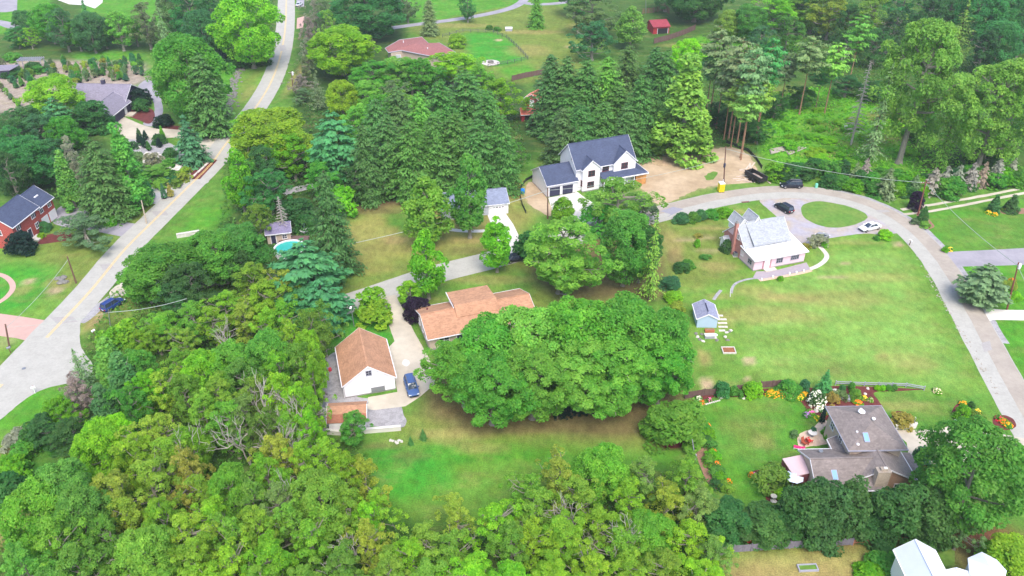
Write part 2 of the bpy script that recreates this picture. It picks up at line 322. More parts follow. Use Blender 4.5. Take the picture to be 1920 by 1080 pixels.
l.new(hs.outputs[0], b.inputs['Base Color']); b.inputs['Roughness'].default_value = .9; b.inputs['Specular IOR Level'].default_value = .1
bp = n.new('ShaderNodeBump'); bp.inputs['Strength'].default_value = .5; bp.inputs['Distance'].default_value = .12; l.new(fine, bp.inputs['Height']); l.new(bp.outputs[0], b.inputs['Normal'])
me.materials.append(gm); ground = bpy.data.objects.new('ground', me); COL.objects.link(ground); tag(ground, kind='structure')
# ------------------------------------------------------------------ flat sheets
def sheet(name, pts, z, m, sm=True, n=6, jit=0.0, world=False, kind='structure'):
    W = [Vector(p) if world else G(*p) for p in pts]
    W = [Vector((p[0], p[1], 0)) for p in W]
    if sm: W = smooth(W, n)
    if jit:
        D = []
        for i, p in enumerate(W):
            qn = W[(i + 1) % len(W)]; k = max(1, int((qn - p).length / .6))
            for j in range(k):
                t = p.lerp(qn, j / k); D.append(t + Vector((mnoise.noise(t * .9), mnoise.noise(t * .9 + Vector((31, 7, 3))), 0)) * jit)
        W = D
    tri = tessellate_polygon([W])
    area = sum((W[i].x * W[(i + 1) % len(W)].y - W[(i + 1) % len(W)].x * W[i].y) for i in range(len(W)))
    up = [t if (W[t[1]] - W[t[0]]).cross(W[t[2]] - W[t[0]]).z > 0 else (t[0], t[2], t[1]) for t in tri]
    b_ = MB(); b_.add([(p.x, p.y, z) for p in W], up); o = b_.build(name, m); tag(o, kind=kind); return o
def strip(name, ctr, wl, wr, z, m, n=8, jit=0.0, kind='structure'):
    """ribbon along photo-surveyed centre line; wl/wr = half widths left/right (m)"""
    c = smooth([G(*p) for p in ctr], n, False); b_ = MB(); vs = []
    for i, p in enumerate(c):
        t = (c[min(i + 1, len(c) - 1)] - c[max(i - 1, 0)]).normalized(); nn = Vector((-t.y, t.x, 0))
        j = mnoise.noise(p * .35) * jit, mnoise.noise(p * .35 + Vector((9, 9, 9))) * jit
        a_ = p + nn * (wl + j[0]); e_ = p - nn * (wr + j[1]); vs += [(a_.x, a_.y, z), (e_.x, e_.y, z)]
    b_.add(vs, [(2 * i + 1, 2 * i + 3, 2 * i + 2, 2 * i) for i in range(len(c) - 1)]); o = b_.build(name, m); tag(o, kind=kind); return o
asph = mat('asphalt_pale', S('#a9a69e'), .9, .12, 2.2, col2=S('#a29f97'))
asph2 = mat('asphalt_warm', S('#a3998d'), .9, .12, 1.3, col2=S('#9a9085'))
aspatch = mat('asphalt_patch', S('#8f8d97'), .9, .08, 1.5)
conc = mat('concrete_pale', S('#cfc8bd'), .85, .08, 1.2, col2=S('#bdb4a6'))
concw = mat('concrete_white', S('#cbc6bf'), .85, .05, 1.2)
sand = mat('driveway_sand', S('#bfb5a4'), .9, .10, .9, col2=S('#b0a696'))
drive = mat('driveway_grey', S('#98939a'), .9, .08, 1.3, col2=S('#8c888f'))
gravel = mat('gravel_grey', S('#a09d9f'), .95, .28, 5, col2=S('#8e8b8d'), bump=.4)
pinkc = mat('concrete_pink', S('#b8978c'), .85, .07, 1)
dirtm = mat('dirt', S('#b7a185'), .95, .18, .7, col2=S('#a69074'), bump=.5)
mulch = mat('mulch_red', S('#6a3432'), .95, .3, 5, bump=.5, col2=S('#5a2c2a'))
brownm = mat('mulch_brown', S('#8a6a58'), .95, .3, 4, bump=.5)
yel = mat('yellow_paint', S('#d8b978'), .8, .15, 3)
lawnm = mat('lawn_patch', (.100, .215, .030), .9, .3, 1.2, col2=(.14, .23, .04), bump=.4)
# ------------------------------------------------------------------ roads, drives, beds (all lie on the ground)
mr = [(-140, 860), (-60, 780), (20, 705), (95, 625), (170, 545), (232, 470), (290, 412), (345, 358), (395, 308), (425, 268), (452, 235), (482, 198), (510, 150), (527, 100), (535, 50), (537, 0), (538, -60), (535, -140)]
strip('main_road', mr, 3.3, 3.3, .012, asph, 10, .12)
ctr = smooth([G(*p) for p in mr], 10, False)
b_ = MB()                                    # worn double centre line, missing at the junction
for i in range(len(ctr) - 1):
    p, q_ = ctr[i], ctr[i + 1]
    if 26 < i < 33 or i < 6: pass
    y0 = PX(p.x, p.y)[1]
    if 640 < y0 < 722: continue
    t = (q_ - p).normalized(); nn = Vector((-t.y, t.x, 0))
    for o_ in (-.16, .16):
        a_ = p + nn * (o_ - .07); c_ = p + nn * (o_ + .07); d_ = q_ + nn * (o_ + .07); e_ = q_ + nn * (o_ - .07)
        b_.poly(*[(v.x, v.y, .024) for v in (e_, d_, c_, a_)])
tag(b_.build('road_line', yel), kind='structure')
sheet('junction_apron', [(148, 600), (150, 612), (152, 650), (175, 690), (150, 715), (110, 722), (70, 735), (30, 762), (-10, 795), (-40, 800), (20, 720), (90, 650)], .008, asph, jit=.15)
sheet('gravel_shoulder', [(208, 553), (240, 545), (262, 550), (255, 556), (215, 556), (185, 585), (160, 605), (150, 600), (175, 575)], .006, gravel, jit=.2)
sheet('driveway_sand', [(205, 552), (230, 530), (300, 520), (430, 518), (430, 532), (330, 545), (250, 553)], .010, sand, jit=.1)
lr = [(560, 604), (630, 577), (690, 557), (740, 540), (825, 512), (905, 492), (985, 470), (1080, 443), (1160, 420), (1230, 403), (1300, 385), (1370, 370), (1440, 361), (1510, 361), (1575, 371), (1635, 390), (1690, 421), (1735, 463), (1772, 512), (1805, 570), (1842, 640), (1880, 710), (1925, 790), (1990, 900), (2060, 1020)]
strip('lane_road', lr, 3.2, 3.1, .012, asph, 10, .1)
strip('resurfaced_lane', lr[7:], 3.05, 0.1, .020, asph2, 10, .12)
strip('lane_edge_gravel', lr[12:21], 4.1, -3.0, .007, gravel, 10, .4)
sheet('asphalt_patch', [(1238, 396), (1262, 388), (1282, 392), (1250, 408), (1258, 402)], .028, aspatch, sm=False)
# loop drive of the cape house
for i_, (x, y, a_, e_) in enumerate([(300, 400, 16, 9), (120, 600, 26, 12), (200, 500, 14, 10), (1655, 396, 14, 5), (1790, 540, 9, 14), (1850, 650, 10, 18), (480, 205, 8, 6), (530, 90, 7, 10)]): sheet('asphalt_patch', [(x - a_, y - e_ * .4), (x + a_ * .6, y - e_ * .6), (x + a_, y + e_ * .3), (x - a_ * .5, y + e_ * .6)], .0215 + i_ * .0004, mat('asphalt_repair', S('#9d9894'), .9, .12, 2), sm=False, jit=.1)
sheet('loop_driveway', [(1425, 374), (1470, 366), (1530, 368), (1580, 378), (1640, 398), (1690, 430), (1662, 440), (1620, 438), (1560, 446), (1530, 452), (1505, 460), (1480, 440), (1462, 412), (1440, 392)], .009, mat('driveway_worn', S('#a19ca4'), .95, .16, 1.1, col2=S('#a79a8b')), jit=.15)
sheet('grass_island', [(1503, 388), (1520, 379), (1545, 378), (1590, 387), (1622, 400), (1624, 411), (1600, 422), (1565, 427), (1535, 422), (1508, 408)], .020, lawnm, jit=.12)
strip('curved_path', [(1537, 462), (1550, 478), (1545, 490), (1530, 500), (1510, 507)], .45, .45, .010, conc, 8)
strip('worn_path', [(1371, 550), (1374, 538), (1382, 530), (1400, 524), (1422, 521)], .25, .25, .008, gravel, 8)
strip('worn_path', [(1338, 562), (1345, 552), (1352, 544)], .3, .3, .008, gravel, 6)
strip('tyre_track', [(1690, 393), (1735, 386), (1800, 375), (1860, 364), (1930, 350), (2000, 335)], .45, .45, .010, sand, 8, .15)
strip('tyre_track', [(1695, 402), (1745, 396), (1810, 384), (1870, 372), (1940, 358), (2010, 343)], .45, .45, .010, sand, 8, .15)
sheet('neighbour_driveway', [(1762, 473), (1850, 469), (1960, 463), (2050, 458), (2050, 488), (1960, 495), (1880, 498), (1800, 500), (1788, 506)], .016, drive, sm=False)
sheet('white_driveway', [(1825, 568), (1845, 577), (1880, 581), (1960, 582), (2050, 580), (2050, 600), (1930, 601), (1880, 600), (1862, 600), (1850, 604)], .016, concw, sm=False)
sheet('brick_house_driveway', [(98, 415), (112, 388), (145, 385), (160, 395), (205, 412), (270, 424), (250, 446), (215, 441), (170, 432), (120, 425)], .010, drive, jit=.1)
sheet('pink_driveway', [(-120, 570), (0, 588), (50, 595), (99, 603), (62, 642), (30, 634), (0, 630), (-120, 610)], .011, pinkc, sm=False)
strip('paver_walk', [(-40, 508), (0, 515), (18, 525), (24, 540), (12, 557), (-10, 572)], .5, .5, .012, pinkc, 8)
# garage court of the ranch house
sheet('gravel_yard', [(602, 690), (615, 668), (640, 665), (660, 735), (700, 748), (740, 742), (757, 775), (757, 800), (700, 800), (610, 812), (600, 790), (598, 740)], .008, gravel, jit=.25)
sheet('concrete_driveway', [(712, 556), (742, 553), (758, 585), (778, 625), (795, 655), (815, 690), (815, 720), (790, 742), (760, 762), (700, 769), (688, 767), (690, 745), (745, 735), (728, 652), (740, 640), (722, 590)], .014, sand, sm=False, jit=.06)
sheet('wash_stain', [(754, 682), (758, 674), (766, 676), (768, 682), (762, 687)], .022, concw)
sheet('white_house_driveway', [(1028, 371), (1083, 360), (1098, 372), (1120, 385), (1130, 410), (1105, 425), (1060, 440), (1040, 410)], .013, concw, sm=False)
sheet('garage_driveway', [(914, 403), (948, 400), (962, 420), (976, 448), (973, 460), (960, 475), (938, 480), (928, 440)], .013, concw, sm=False)
strip('front_walk', [(840, 430), (870, 433), (905, 433), (920, 430)], .6, .6, .011, concw, 6)
strip('hidden_lane', [(530, 362), (560, 354), (590, 348), (640, 340)], 1.4, 1.4, .008, gravel, 6, .2)
strip('park_path', [(700, 58), (765, 48), (850, 37), (920, 25), (965, 12), (985, -5), (980, -30)], 1.9, 1.9, .012, drive, 8)
strip('park_path', [(980, 5), (1010, 8), (1060, 4), (1120, -12)], 1.8, 1.8, .010, drive, 8)
sheet('parking_court', [(-60, -60), (34, -60), (32, 20), (10, 23), (-60, 22)], .012, drive, sm=False)
sheet('parking_court', [(100, -30), (196, -30), (192, 5), (178, 16), (160, 10), (130, 8), (108, 0)], .012, concw, sm=False)
strip('park_path', [(-60, 34), (0, 42), (25, 50), (55, 52)], 2.2, 2.2, .010, drive, 8)
sheet('roadside_drive', [(556, -20), (572, -20), (570, 12), (556, 14)], .014, drive, sm=False)
sheet('roadside_drive', [(557, 34), (572, 30), (568, 52), (556, 54)], .014, pinkc, sm=False)
# construction lot, nursery yard, beds
sheet('construction_dirt', [(1205, 300), (1240, 312), (1290, 305), (1330, 282), (1370, 276), (1398, 285), (1408, 300), (1420, 320), (1408, 345), (1370, 345), (1320, 352), (1270, 372), (1238, 383), (1215, 370), (1195, 330)], .005, dirtm, jit=.8)
sheet('construction_dirt', [(986, 350), (1000, 342), (1022, 366), (1034, 395), (1030, 405), (1010, 395), (990, 380)], .005, dirtm, jit=.4)
sheet('rough_grass', [(1322, 330), (1335, 322), (1345, 324), (1338, 336), (1326, 338)], .016, lawnm, jit=.4)
sheet('roadside_grass', [(1340, 352), (1370, 346), (1420, 342), (1470, 340), (1560, 352), (1480, 350), (1430, 351), (1370, 359), (1345, 362)], .0165, lawnm, jit=.25)
sheet('nursery_court', [(205, 232), (225, 218), (262, 232), (290, 240), (330, 240), (365, 244), (405, 247), (436, 245), (432, 268), (408, 300), (385, 292), (370, 268), (330, 258), (290, 262), (262, 262), (235, 258)], .009, sand, jit=.1)
sheet('nursery_court', [(258, 163), (275, 150), (295, 160), (303, 190), (305, 212), (290, 236), (268, 232), (288, 215), (287, 190), (270, 172)], .011, drive, jit=.1)
sheet('nursery_gravel', [(240, 262), (300, 262), (330, 275), (360, 300), (330, 300), (290, 290), (245, 290)], .007, gravel, jit=.3)
sheet('nursery_gravel', [(256, 350), (300, 338), (340, 335), (372, 336), (392, 340), (360, 358), (328, 376), (262, 384), (255, 370)], .007, mat('gravel_pale', S('#b5b0ae'), .95, .2, 4, bump=.4), jit=.3)
sheet('mulch_bed', [(236, 214), (258, 200), (285, 205), (290, 220), (280, 232), (262, 226)], .015, mulch, jit=.1)
sheet('mulch_bed', [(290, 238), (300, 232), (360, 236), (395, 205), (420, 208), (408, 244), (370, 246), (330, 243)], .0155, mulch, jit=.15)
sheet('mulch_bed', [(356, 318), (395, 297), (408, 300), (375, 336), (360, 336)], .016, mulch, sm=False)
sheet('mulch_bed', [(335, 318), (345, 302), (366, 306), (355, 318)], .0165, mulch)
sheet('mulch_bed', [(205, 412), (230, 400), (258, 388), (260, 394), (240, 405), (212, 414)], .015, brownm)
sheet('mulch_bed', [(70, 455), (90, 440), (130, 436), (135, 448), (100, 455), (75, 458)], .015, mulch)
sheet('mulch_bed', [(1300, 755), (1340, 745), (1400, 744), (1440, 740), (1475, 742), (1500, 752), (1516, 772), (1535, 790), (1555, 782), (1558, 740), (1530, 728), (1450, 728), (1380, 734), (1310, 742)], .015, mulch, jit=.12)
sheet('mulch_bed', [(1548, 728), (1600, 724), (1690, 728), (1733, 730), (1690, 733), (1640, 736), (1648, 752), (1648, 768), (1555, 768)], .0155, mulch, jit=.1)
sheet('mulch_bed', [(1300, 770), (1318, 790), (1330, 830), (1345, 880), (1368, 915), (1350, 920), (1325, 900), (1305, 850), (1296, 800)], .015, brownm, jit=.2)
sheet('mulch_bed', [(1238, 820), (1265, 812), (1295, 815), (1296, 832), (1270, 840), (1245, 838)], .015, mulch, jit=.1)
sheet('mulch_bed', [(1410, 886), (1432, 882), (1440, 895), (1438, 915), (1470, 935), (1440, 940), (1430, 915)], .015, mulch)
sheet('mulch_bed', [(1785, 770), (1800, 755), (1815, 768), (1830, 790), (1815, 800), (1790, 790)], .015, mulch, jit=.1)
sheet('mulch_bed', [(1862, 785), (1880, 778), (1898, 785), (1905, 800), (1885, 806), (1865, 798)], .015, mulch, jit=.1)
sheet('mulch_bed', [(1690, 880), (1720, 870), (1750, 880), (1752, 910), (1735, 920), (1700, 905)], .015, mulch, jit=.15)
sheet('mulch_bed', [(1672, 775), (1690, 772), (1705, 790), (1700, 800), (1682, 798)], .015, mulch)
sheet('mulch_bed', [(1718, 402), (1730, 398), (1745, 415), (1752, 425), (1735, 428)], .015, brownm)
sheet('mulch_bed', [(1875, 395), (1920, 390), (1960, 388), (1950, 398), (1890, 402)], .015, brownm)
sheet('concrete_driveway', [(1672, 806), (1720, 806), (1760, 806), (1790, 795), (1830, 805), (1900, 818), (1960, 830), (1940, 850), (1860, 860), (1770, 870), (1706, 870), (1700, 830)], .013, sand, sm=False)
sheet('paved_patio', [(1412, 520), (1418, 509), (1450, 508), (1512, 492), (1520, 506), (1470, 516), (1425, 525)], .013, mat('patio_grey', S('#9c9298'), .9, .12, 2), sm=False)
strip('paver_edging', [(1424, 526), (1465, 519), (1498, 513), (1522, 507)], .35, .35, .018, mat('paver_tan', S('#c9a990'), .9, .2, 3), 5)
sheet('flagstone_patio', [(1525, 806), (1530, 795), (1548, 788), (1555, 800), (1550, 815), (1555, 830), (1530, 836), (1500, 838), (1495, 820), (1510, 808)], .019, mat('flagstone', S('#cdb7a0'), .9, .25, 1.6, col2=S('#b99f8c')), jit=.15)
sheet('concrete_slab', [(1745, 1020), (1790, 1018), (1790, 1060), (1745, 1062)], .010, lawnm, sm=False)
# ------------------------------------------------------------------ building kit
shO = mat('shingle_orange', S('#ad8266'), .9, .2, .6, kind='shingle', p=(5, 3.2))
shO2 = mat('shingle_russet', S('#a06a56'), .9, .13, 1.2, kind='shingle', p=(5, 3.2))
shD = mat('shingle_slate', S('#454d64'), .85, .17, .6, kind='shingle', p=(5, 3.2))
shG = mat('shingle_mauve', S('#7f7571'), .9, .2, .6, kind='shingle', p=(5, 3.2))
shL = mat('shingle_silver', S('#9a9da2'), .85, .10, 1.2, kind='shingle', p=(5, 3.2))
shP = mat('shingle_lilac', S('#807a88'), .9, .12, 1.0, kind='shingle', p=(5, 3.2))
shR = mat('shingle_red', S('#91605d'), .9, .14, 1.0, kind='shingle', p=(5, 3.2))
shS = mat('shingle_steel', S('#7d8498'), .9, .12, 1.2, kind='shingle', p=(5, 3.2))
metalW = mat('metal_roof_white', S('#d5dae6'), .45, .05, .6, col2=S('#c6cbd8'))
memb = mat('roof_membrane', S('#f0eef0'), .6, .03, .6)
sidW = mat('siding_white', S('#e6e4e6'), .6, .04, .8, kind='siding', p=(6, 1))
sidP = mat('siding_pink', S('#dcbcc6'), .7, .05, .8, kind='siding', p=(6, 1))
sidB = mat('siding_blue', S('#a9bfd2'), .7, .05, .8, kind='siding', p=(5, 1))
sidD = mat('siding_dark', S('#3f3a52'), .7, .12, 1, kind='siding', p=(5, 1))
sidT = mat('siding_tan', S('#b9a898'), .8, .08, 1, kind='siding', p=(5, 1))
sidG = mat('siding_grey', S('#b3b7c0'), .8, .08, 1, kind='siding', p=(5, 1))
sidR = mat('barn_red', S('#9c3236'), .8, .12, 1, kind='boards', p=(4, 3))
brickP = mat('brick_rose', S('#bd7a72'), .9, .12, 1, kind='brick', p=(4.5, 1), col2=S('#b39a92'))
brickR = mat('brick_red', S('#b23f38'), .9, .12, 1, kind='brick', p=(4.5, 1), col2=S('#a8867c'))
brickT = mat('brick_tan', S('#b08a70'), .9, .12, 1, kind='brick', p=(4.5, 1), col2=S('#b8a494'))
stoneC = mat('chimney_stone', S('#bcae9c'), .9, .16, 2, kind='brick', p=(2.5, 1), col2=S('#9c9084'))
found = mat('foundation_grey', S('#8f8a88'), .9, .1, 2)
trimW = mat('trim_white', S('#e2dfe2'), .6, .04, 2)
trimG = mat('trim_grey', S('#9b9aa6'), .6, .06, 2)
glass = mat('window_glass', (.03, .035, .05), .08, .2, .8, spec=.6)
glassB = mat('skylight_glass', S('#7ea6d8'), .15, .1, 1, spec=.6)
burg = mat('frame_burgundy', S('#6a3038'), .6, .08, 2)
doorD = mat('door_charcoal', S('#33344a'), .5, .08, 2)
osb = mat('osb_board', S('#c08b52'), .85, .25, 4, col2=S('#a8743e'))
metG = mat('metal_grey', S('#8d9096'), .45, .08, 2, metal=.5)
woodB = mat('board_brown', S('#6b5550'), .9, .2, 3, kind='boards', p=(7, 7))
woodG = mat('board_grey', S('#77727c'), .9, .2, 3, kind='boards', p=(7, 7))
railO = mat('rail_cedar', S('#a06a50'), .85, .2, 4)
poleM = mat('pole_wood', S('#6b5044'), .9, .2, 4)
blackp = mat('black_plastic', (.02, .02, .022), .5, .1, 4)
def at(face, pl):                            # face helper: (along, out, z) -> local xyz
    return {'-y': lambda a, d, z: (a, pl - d, z), '+y': lambda a, d, z: (a, pl + d, z),
            '-x': lambda a, d, z: (pl - d, a, z), '+x': lambda a, d, z: (pl + d, a, z)}[face]
def fbox(b, f, a0, a1, d0, d1, z0, z1):
    p, q_ = f(a0, d0, z0), f(a1, d1, z1)
    return b.box(min(p[0], q_[0]), max(p[0], q_[0]), min(p[1], q_[1]), max(p[1], q_[1]), z0, z1)
def window(root, face, pl, a, z, w_, h, fm=None, gm_=None, mull=1, name='window'):
    f = at(face, pl); b = MB(); t = .09
    fbox(b, f, a - w_ / 2 - t, a - w_ / 2, .002, .07, z - h / 2, z + h / 2); fbox(b, f, a + w_ / 2, a + w_ / 2 + t, .002, .07, z - h / 2, z + h / 2)
    fbox(b, f, a - w_ / 2 - t, a + w_ / 2 + t, .002, .075, z + h / 2, z + h / 2 + t); fbox(b, f, a - w_ / 2 - t - .04, a + w_ / 2 + t + .04, .002, .12, z - h / 2 - t, z - h / 2)
    for k in range(mull): 
        c = a - w_ / 2 + w_ * (k + 1) / (mull + 1); fbox(b, f, c - .03, c + .03, .006, .06, z - h / 2, z + h / 2)
    fbox(b, f, a - w_ / 2, a + w_ / 2, .005, .05, z - .025, z + .025)
    o = b.build(name, fm or trimW, root)
    g = MB(); fbox(g, f, a - w_ / 2, a + w_ / 2, .001, .025, z - h / 2, z + h / 2); g.build('pane', gm_ or glass, o); return o
def door(root, face, pl, a, w_, h, m, z0=0., name='door', panels=0):
    f = at(face, pl); b = MB(); fbox(b, f, a - w_ / 2, a + w_ / 2, .004, .06, z0 + .02, z0 + h)
    for k in range(panels): fbox(b, f, a - w_ / 2 + .08, a + w_ / 2 - .08, .061, .08, z0 + .1 + k * h / panels, z0 + h / panels * (k + .82))
    o = b.build(name, m, root)
    t = MB()
    for s_ in (-1, 1): fbox(t, f, a + s_ * (w_ / 2 + .06) - .06, a + s_ * (w_ / 2 + .06) + .06, .003, .085, z0, z0 + h + .1)
    fbox(t, f, a - w_ / 2, a + w_ / 2, .003, .085, z0 + h, z0 + h + .1); t.build('door_frame', trimW, o); return o
def gable(root, x0, x1, y0, y1, z0, ev, rg, axis, wm, rm, oh=.35, rk=.3, mid=None, trim=trimW, wname='wall', rname='roof', th=.14):
    """gabled block in local axes; returns (wall, roof)"""
    sw = axis == 'y'
    if sw: x0, x1, y0, y1 = y0, y1, x0, x1
    T = (lambda p: (p[1], p[0], p[2])) if sw else (lambda p: p)
    ym = (y0 + y1) / 2 if mid is None else mid
    b = MB(); e = [(y0, z0), (y1, z0), (y1, ev), (ym, rg), (y0, ev)]
    vs = [T((x0, y, z)) for y, z in e] + [T((x1, y, z)) for y, z in e]
    fs = [(0, 1, 2, 3, 4), (9, 8, 7, 6, 5)] + [(i, 5 + i, 5 + (i + 1) % 5, (i + 1) % 5) for i in range(5)]
    b.add(vs, fs); wall = b.build(wname, wm, root)
    r = MB(); tr = MB()
    for yo in (y0, y1):
        s_ = (rg - ev) / abs(ym - yo); d = 1 if yo > ym else -1
        ye = yo + d * oh; ze = ev - s_ * oh; up = th + .02
        qd = [T((x0 - rk, ym, rg + up)), T((x1 + rk, ym, rg + up)), T((x1 + rk, ye, ze + up)), T((x0 - rk, ye, ze + up))]
        r.slab(qd, th)
        for xe in (x0 - rk, x1 + rk):
            dx = -.05 if xe < x0 else .05
            a_, c_ = sorted((xe + dx * .1, xe + dx))
            tr.slab([T((a_, ym, rg + up + .01)), T((c_, ym, rg + up + .01)), T((c_, ye, ze + up + .01)), T((a_, ye, ze + up + .01))], th + .08)
        lo, hi = sorted((ye + d * .005, ye + d * .12)); p = T((x0 - rk, lo, 0)); q_ = T((x1 + rk, hi, 0))
        tr.box(min(p[0], q_[0]), max(p[0], q_[0]), min(p[1], q_[1]), max(p[1], q_[1]), ze + up - .16, ze + up - .02)
    roof = r.build(rname, rm, root)
    if trim: tr.build('fascia', trim, roof)
    p0, p1 = T((x0 - rk, ym - .12, 0)), T((x1 + rk, ym + .12, 0))
    cap = MB(); cap.box(min(p0[0], p1[0]), max(p0[0], p1[0]), min(p0[1], p1[1]), max(p0[1], p1[1]), rg + th - .02, rg + th + .05); cap.build('ridge_cap', rm, roof)
    return wall, roof
def house(name, label, cat, org, ang): return thing(name, label, cat, (org[0], org[1], 0), rad(ang))
def blk(root, name, m, *bs):
    b = MB()
    for x in bs: b.box(*x)
    return b.build(name, m, root)
def chimney(root, x, y, w_, d, z0, z1, m, capm=None):
    o = blk(root, 'chimney', m, (x - w_ / 2, x + w_ / 2, y - d / 2, y + d / 2, z0, z1))
    blk(o, 'chimney_cap', capm or found, (x - w_ / 2 - .03, x + w_ / 2 + .03, y - d / 2 - .03, y + d / 2 + .03, z1, z1 + .1), (x - w_ / 4, x + w_ / 4, y - d / 4, y + d / 4, z1 + .12, z1 + .4)); return o
def vent(roof, x, y, z, m=trimW, r=.12, h=.35):
    b = MB(); b.lathe([(r, z), (r, z + h), (r * 1.7, z + h), (r * 1.4, z + h + .12)], 8, (x, y)); return b.build('vent', m, roof)
# --- detached garage
r = house('detached_garage', 'white two-storey garage with russet gable roof and one small gable window', 'garage', G(648, 747), 16)
wl, rf = gable(r, 0, 7.7, 0, 10, .25, 2.5, 5.35, 'y', sidW, shO, oh=.25, rk=.15)
blk(r, 'foundation', found, (.02, 7.68, .02, 9.98, 0, .25))
window(r, '-y', 0, 3.9, 4.1, .75, .8, trimG); 
bd = MB(); bd.box(4.05, 6.0, -.07, -.005, .26, 1.15); bd.box(3.98, 4.05, -.1, -.004, .1, 1.2); bd.box(6.0, 6.07, -.1, -.004, .1, 1.2); o = bd.build('hatch_panel', metG, r)
for k in (4.7, 5.4): blk(o, 'hatch_seam', found, (k, k + .04, -.09, -.071, .28, 1.12))
door(r, '+x', 7.7, 3, 2.6, 2.1, trimW, name='garage_door', panels=4); door(r, '+x', 7.7, 6.6, 2.6, 2.1, trimW, name='garage_door', panels=4)
d_ = MB(); d_.tube([(-.12, .05, 2.3), (-.12, .05, .1)], .05, 6); d_.build('downpipe', trimW, r)
# --- ranch house
r = house('ranch_house', 'long tan ranch house with orange shingle roof half hidden by maples', 'house', (-13.55, 107.3), 19)
wl, rf = gable(r, 0, 18.6, 0, 8.7, 0, 2.6, 4.35, 'x', sidT, shO, oh=.45, rk=.35)
dw = MB(); dw.prism([(5.8, 4.6), (12.6, 4.6), (12.6, 8.9), (5.8, 8.9)], 2.7, 4.3); dw.build('dormer_wall', trimW, r)
dr_ = MB(); dr_.slab([(5.5, 4.1, 5.15), (12.9, 4.1, 5.15), (12.9, 9.3, 4.5), (5.5, 9.3, 4.5)], .15); dr_.slab([(5.5, 4.1, 5.149), (5.5, 2.4, 3.82), (12.9, 2.4, 3.82), (12.9, 4.1, 5.149)], .15); o = dr_.build('dormer_roof', shO, r)
blk(o, 'fascia', trimW, (5.38, 5.49, 4.2, 9.3, 4.36, 4.62))
vent(rf, 11.2, 3.4, 3.9, metG, .22, .3); vent(rf, 1.4, 6.6, 3.5, burg, .1, .3)
for y, z in ((2.3, 1.5), (4.4, 1.5), (6.6, 1.5)): window(r, '-x', 0, y, z, .7, 1.1)
window(r, '-y', 0, 2.5, 1.5, 1.6, 1.1); door(r, '-y', 0, 5.2, 1.0, 2.05, doorD)
blk(r, 'foundation', found, (-.03, 18.63, -.03, 8.73, 0, .3))
# --- small gambrel shed below the garage
r = house('gambrel_shed', 'little white shed with russet barn roof below the garage', 'shed', G(618, 808), 5)
b = MB(); e = [(0, .0), (3.6, 0), (3.6, 1.7), (3.05, 2.5), (1.8, 3.0), (.55, 2.5), (0, 1.7)]; n_ = 7
b.add([(0, y, z) for y, z in e] + [(5.3, y, z) for y, z in e], [tuple(range(n_)), tuple(range(2 * n_ - 1, n_ - 1, -1))] + [(i, n_ + i, n_ + (i + 1) % n_, (i + 1) % n_) for i in range(n_)]); b.build('wall', sidW, r)
b = MB(); c2 = MB()
for (y0, z0), (y1, z1), bb in (((1.8, 3.12), (.5, 2.62), b), ((.5, 2.62), (-.2, 1.66), c2), ((1.8, 3.12), (3.1, 2.62), b), ((3.1, 2.62), (3.8, 1.66), c2)):
    bb.slab([(-.2, y0, z0), (5.5, y0, z0), (5.5, y1, z1), (-.2, y1, z1)], .1)
b.build('roof', shO, r); c2.build('lower_roof', shO2, r)
t = MB()
for xe in (-.26, 5.5):
    for (y0, z0), (y1, z1) in (((1.8, 3.14), (.5, 2.64)), ((.5, 2.64), (-.2, 1.68)), ((1.8, 3.14), (3.1, 2.64)), ((3.1, 2.64), (3.8, 1.68))): t.slab([(xe, y0, z0), (xe + .06, y0, z0), (xe + .06, y1, z1), (xe, y1, z1)], .18)
t.build('fascia', trimW, r); door(r, '-y', 0, 1.4, 1.5, 1.5, trimW, panels=1); window(r, '-y', 0, 3.8, 1.0, .7, .6)
# --- new white house
r = house('white_farmhouse', 'new white two-storey house with slate roof, burgundy windows and two dark garage doors', 'house', G(1025.5, 370), 21.5)
gable(r, 0, 7.3, 0, 8.4, 0, 3.0, 5.5, 'x', sidW, shD, oh=.4, rk=.25, wname='garage_wall', rname='garage_roof')
for a in (1.85, 5.0): door(r, '-y', 0, a, 2.55, 2.2, doorD, name='garage_door', panels=4)
gable(r, 7.2, 21.8, .45, 9.0, 0, 5.6, 9.6, 'x', sidW, shD, oh=.45, rk=.3)
gable(r, 8.4, 12.6, -.6, 4.2, 0, 5.5, 7.35, 'y', sidW, shD, oh=.35, rk=.25, wname='gable_wall', rname='gable_roof')
gable(r, 16.3, 21.83, -.1, 4.2, 0, 5.5, 8.1, 'y', sidW, shD, oh=.35, rk=.25, wname='gable_wall', rname='gable_roof')
window(r, '-y', -.6, 10.5, 4.3, 1.5, 1.25, burg); window(r, '-y', -.6, 10.4, 1.6, 1.5, 1.25, burg); window(r, '-y', .45, 14.5, 4.45, 1.5, 1.3, burg); window(r, '-y', -.1, 19.0, 4.6, 1.5, 1.3, burg)
window(r, '-x', 8.4, -.1, 2.0, .5, 1.2, burg, mull=0); window(r, '-x', 7.2, 3, 7.0, .7, .9, trimW); door(r, '-y', .45, 14.4, 1.0, 2.1, burg)
b = MB(); b.slab([(12.7, .44, 3.65), (16.3, .44, 3.65), (16.3, -2.2, 2.85), (12.7, -2.2, 2.85)], .14); b.slab([(16.3, -.12, 3.5), (21.9, -.12, 3.5), (24.2, -2.2, 2.85), (16.3, -2.2, 2.849)], .14); b.slab([(21.9, -.12, 3.501), (21.9, 6.5, 3.5), (24.2, 6.5, 2.85), (24.2, -2.2, 2.851)], .14)
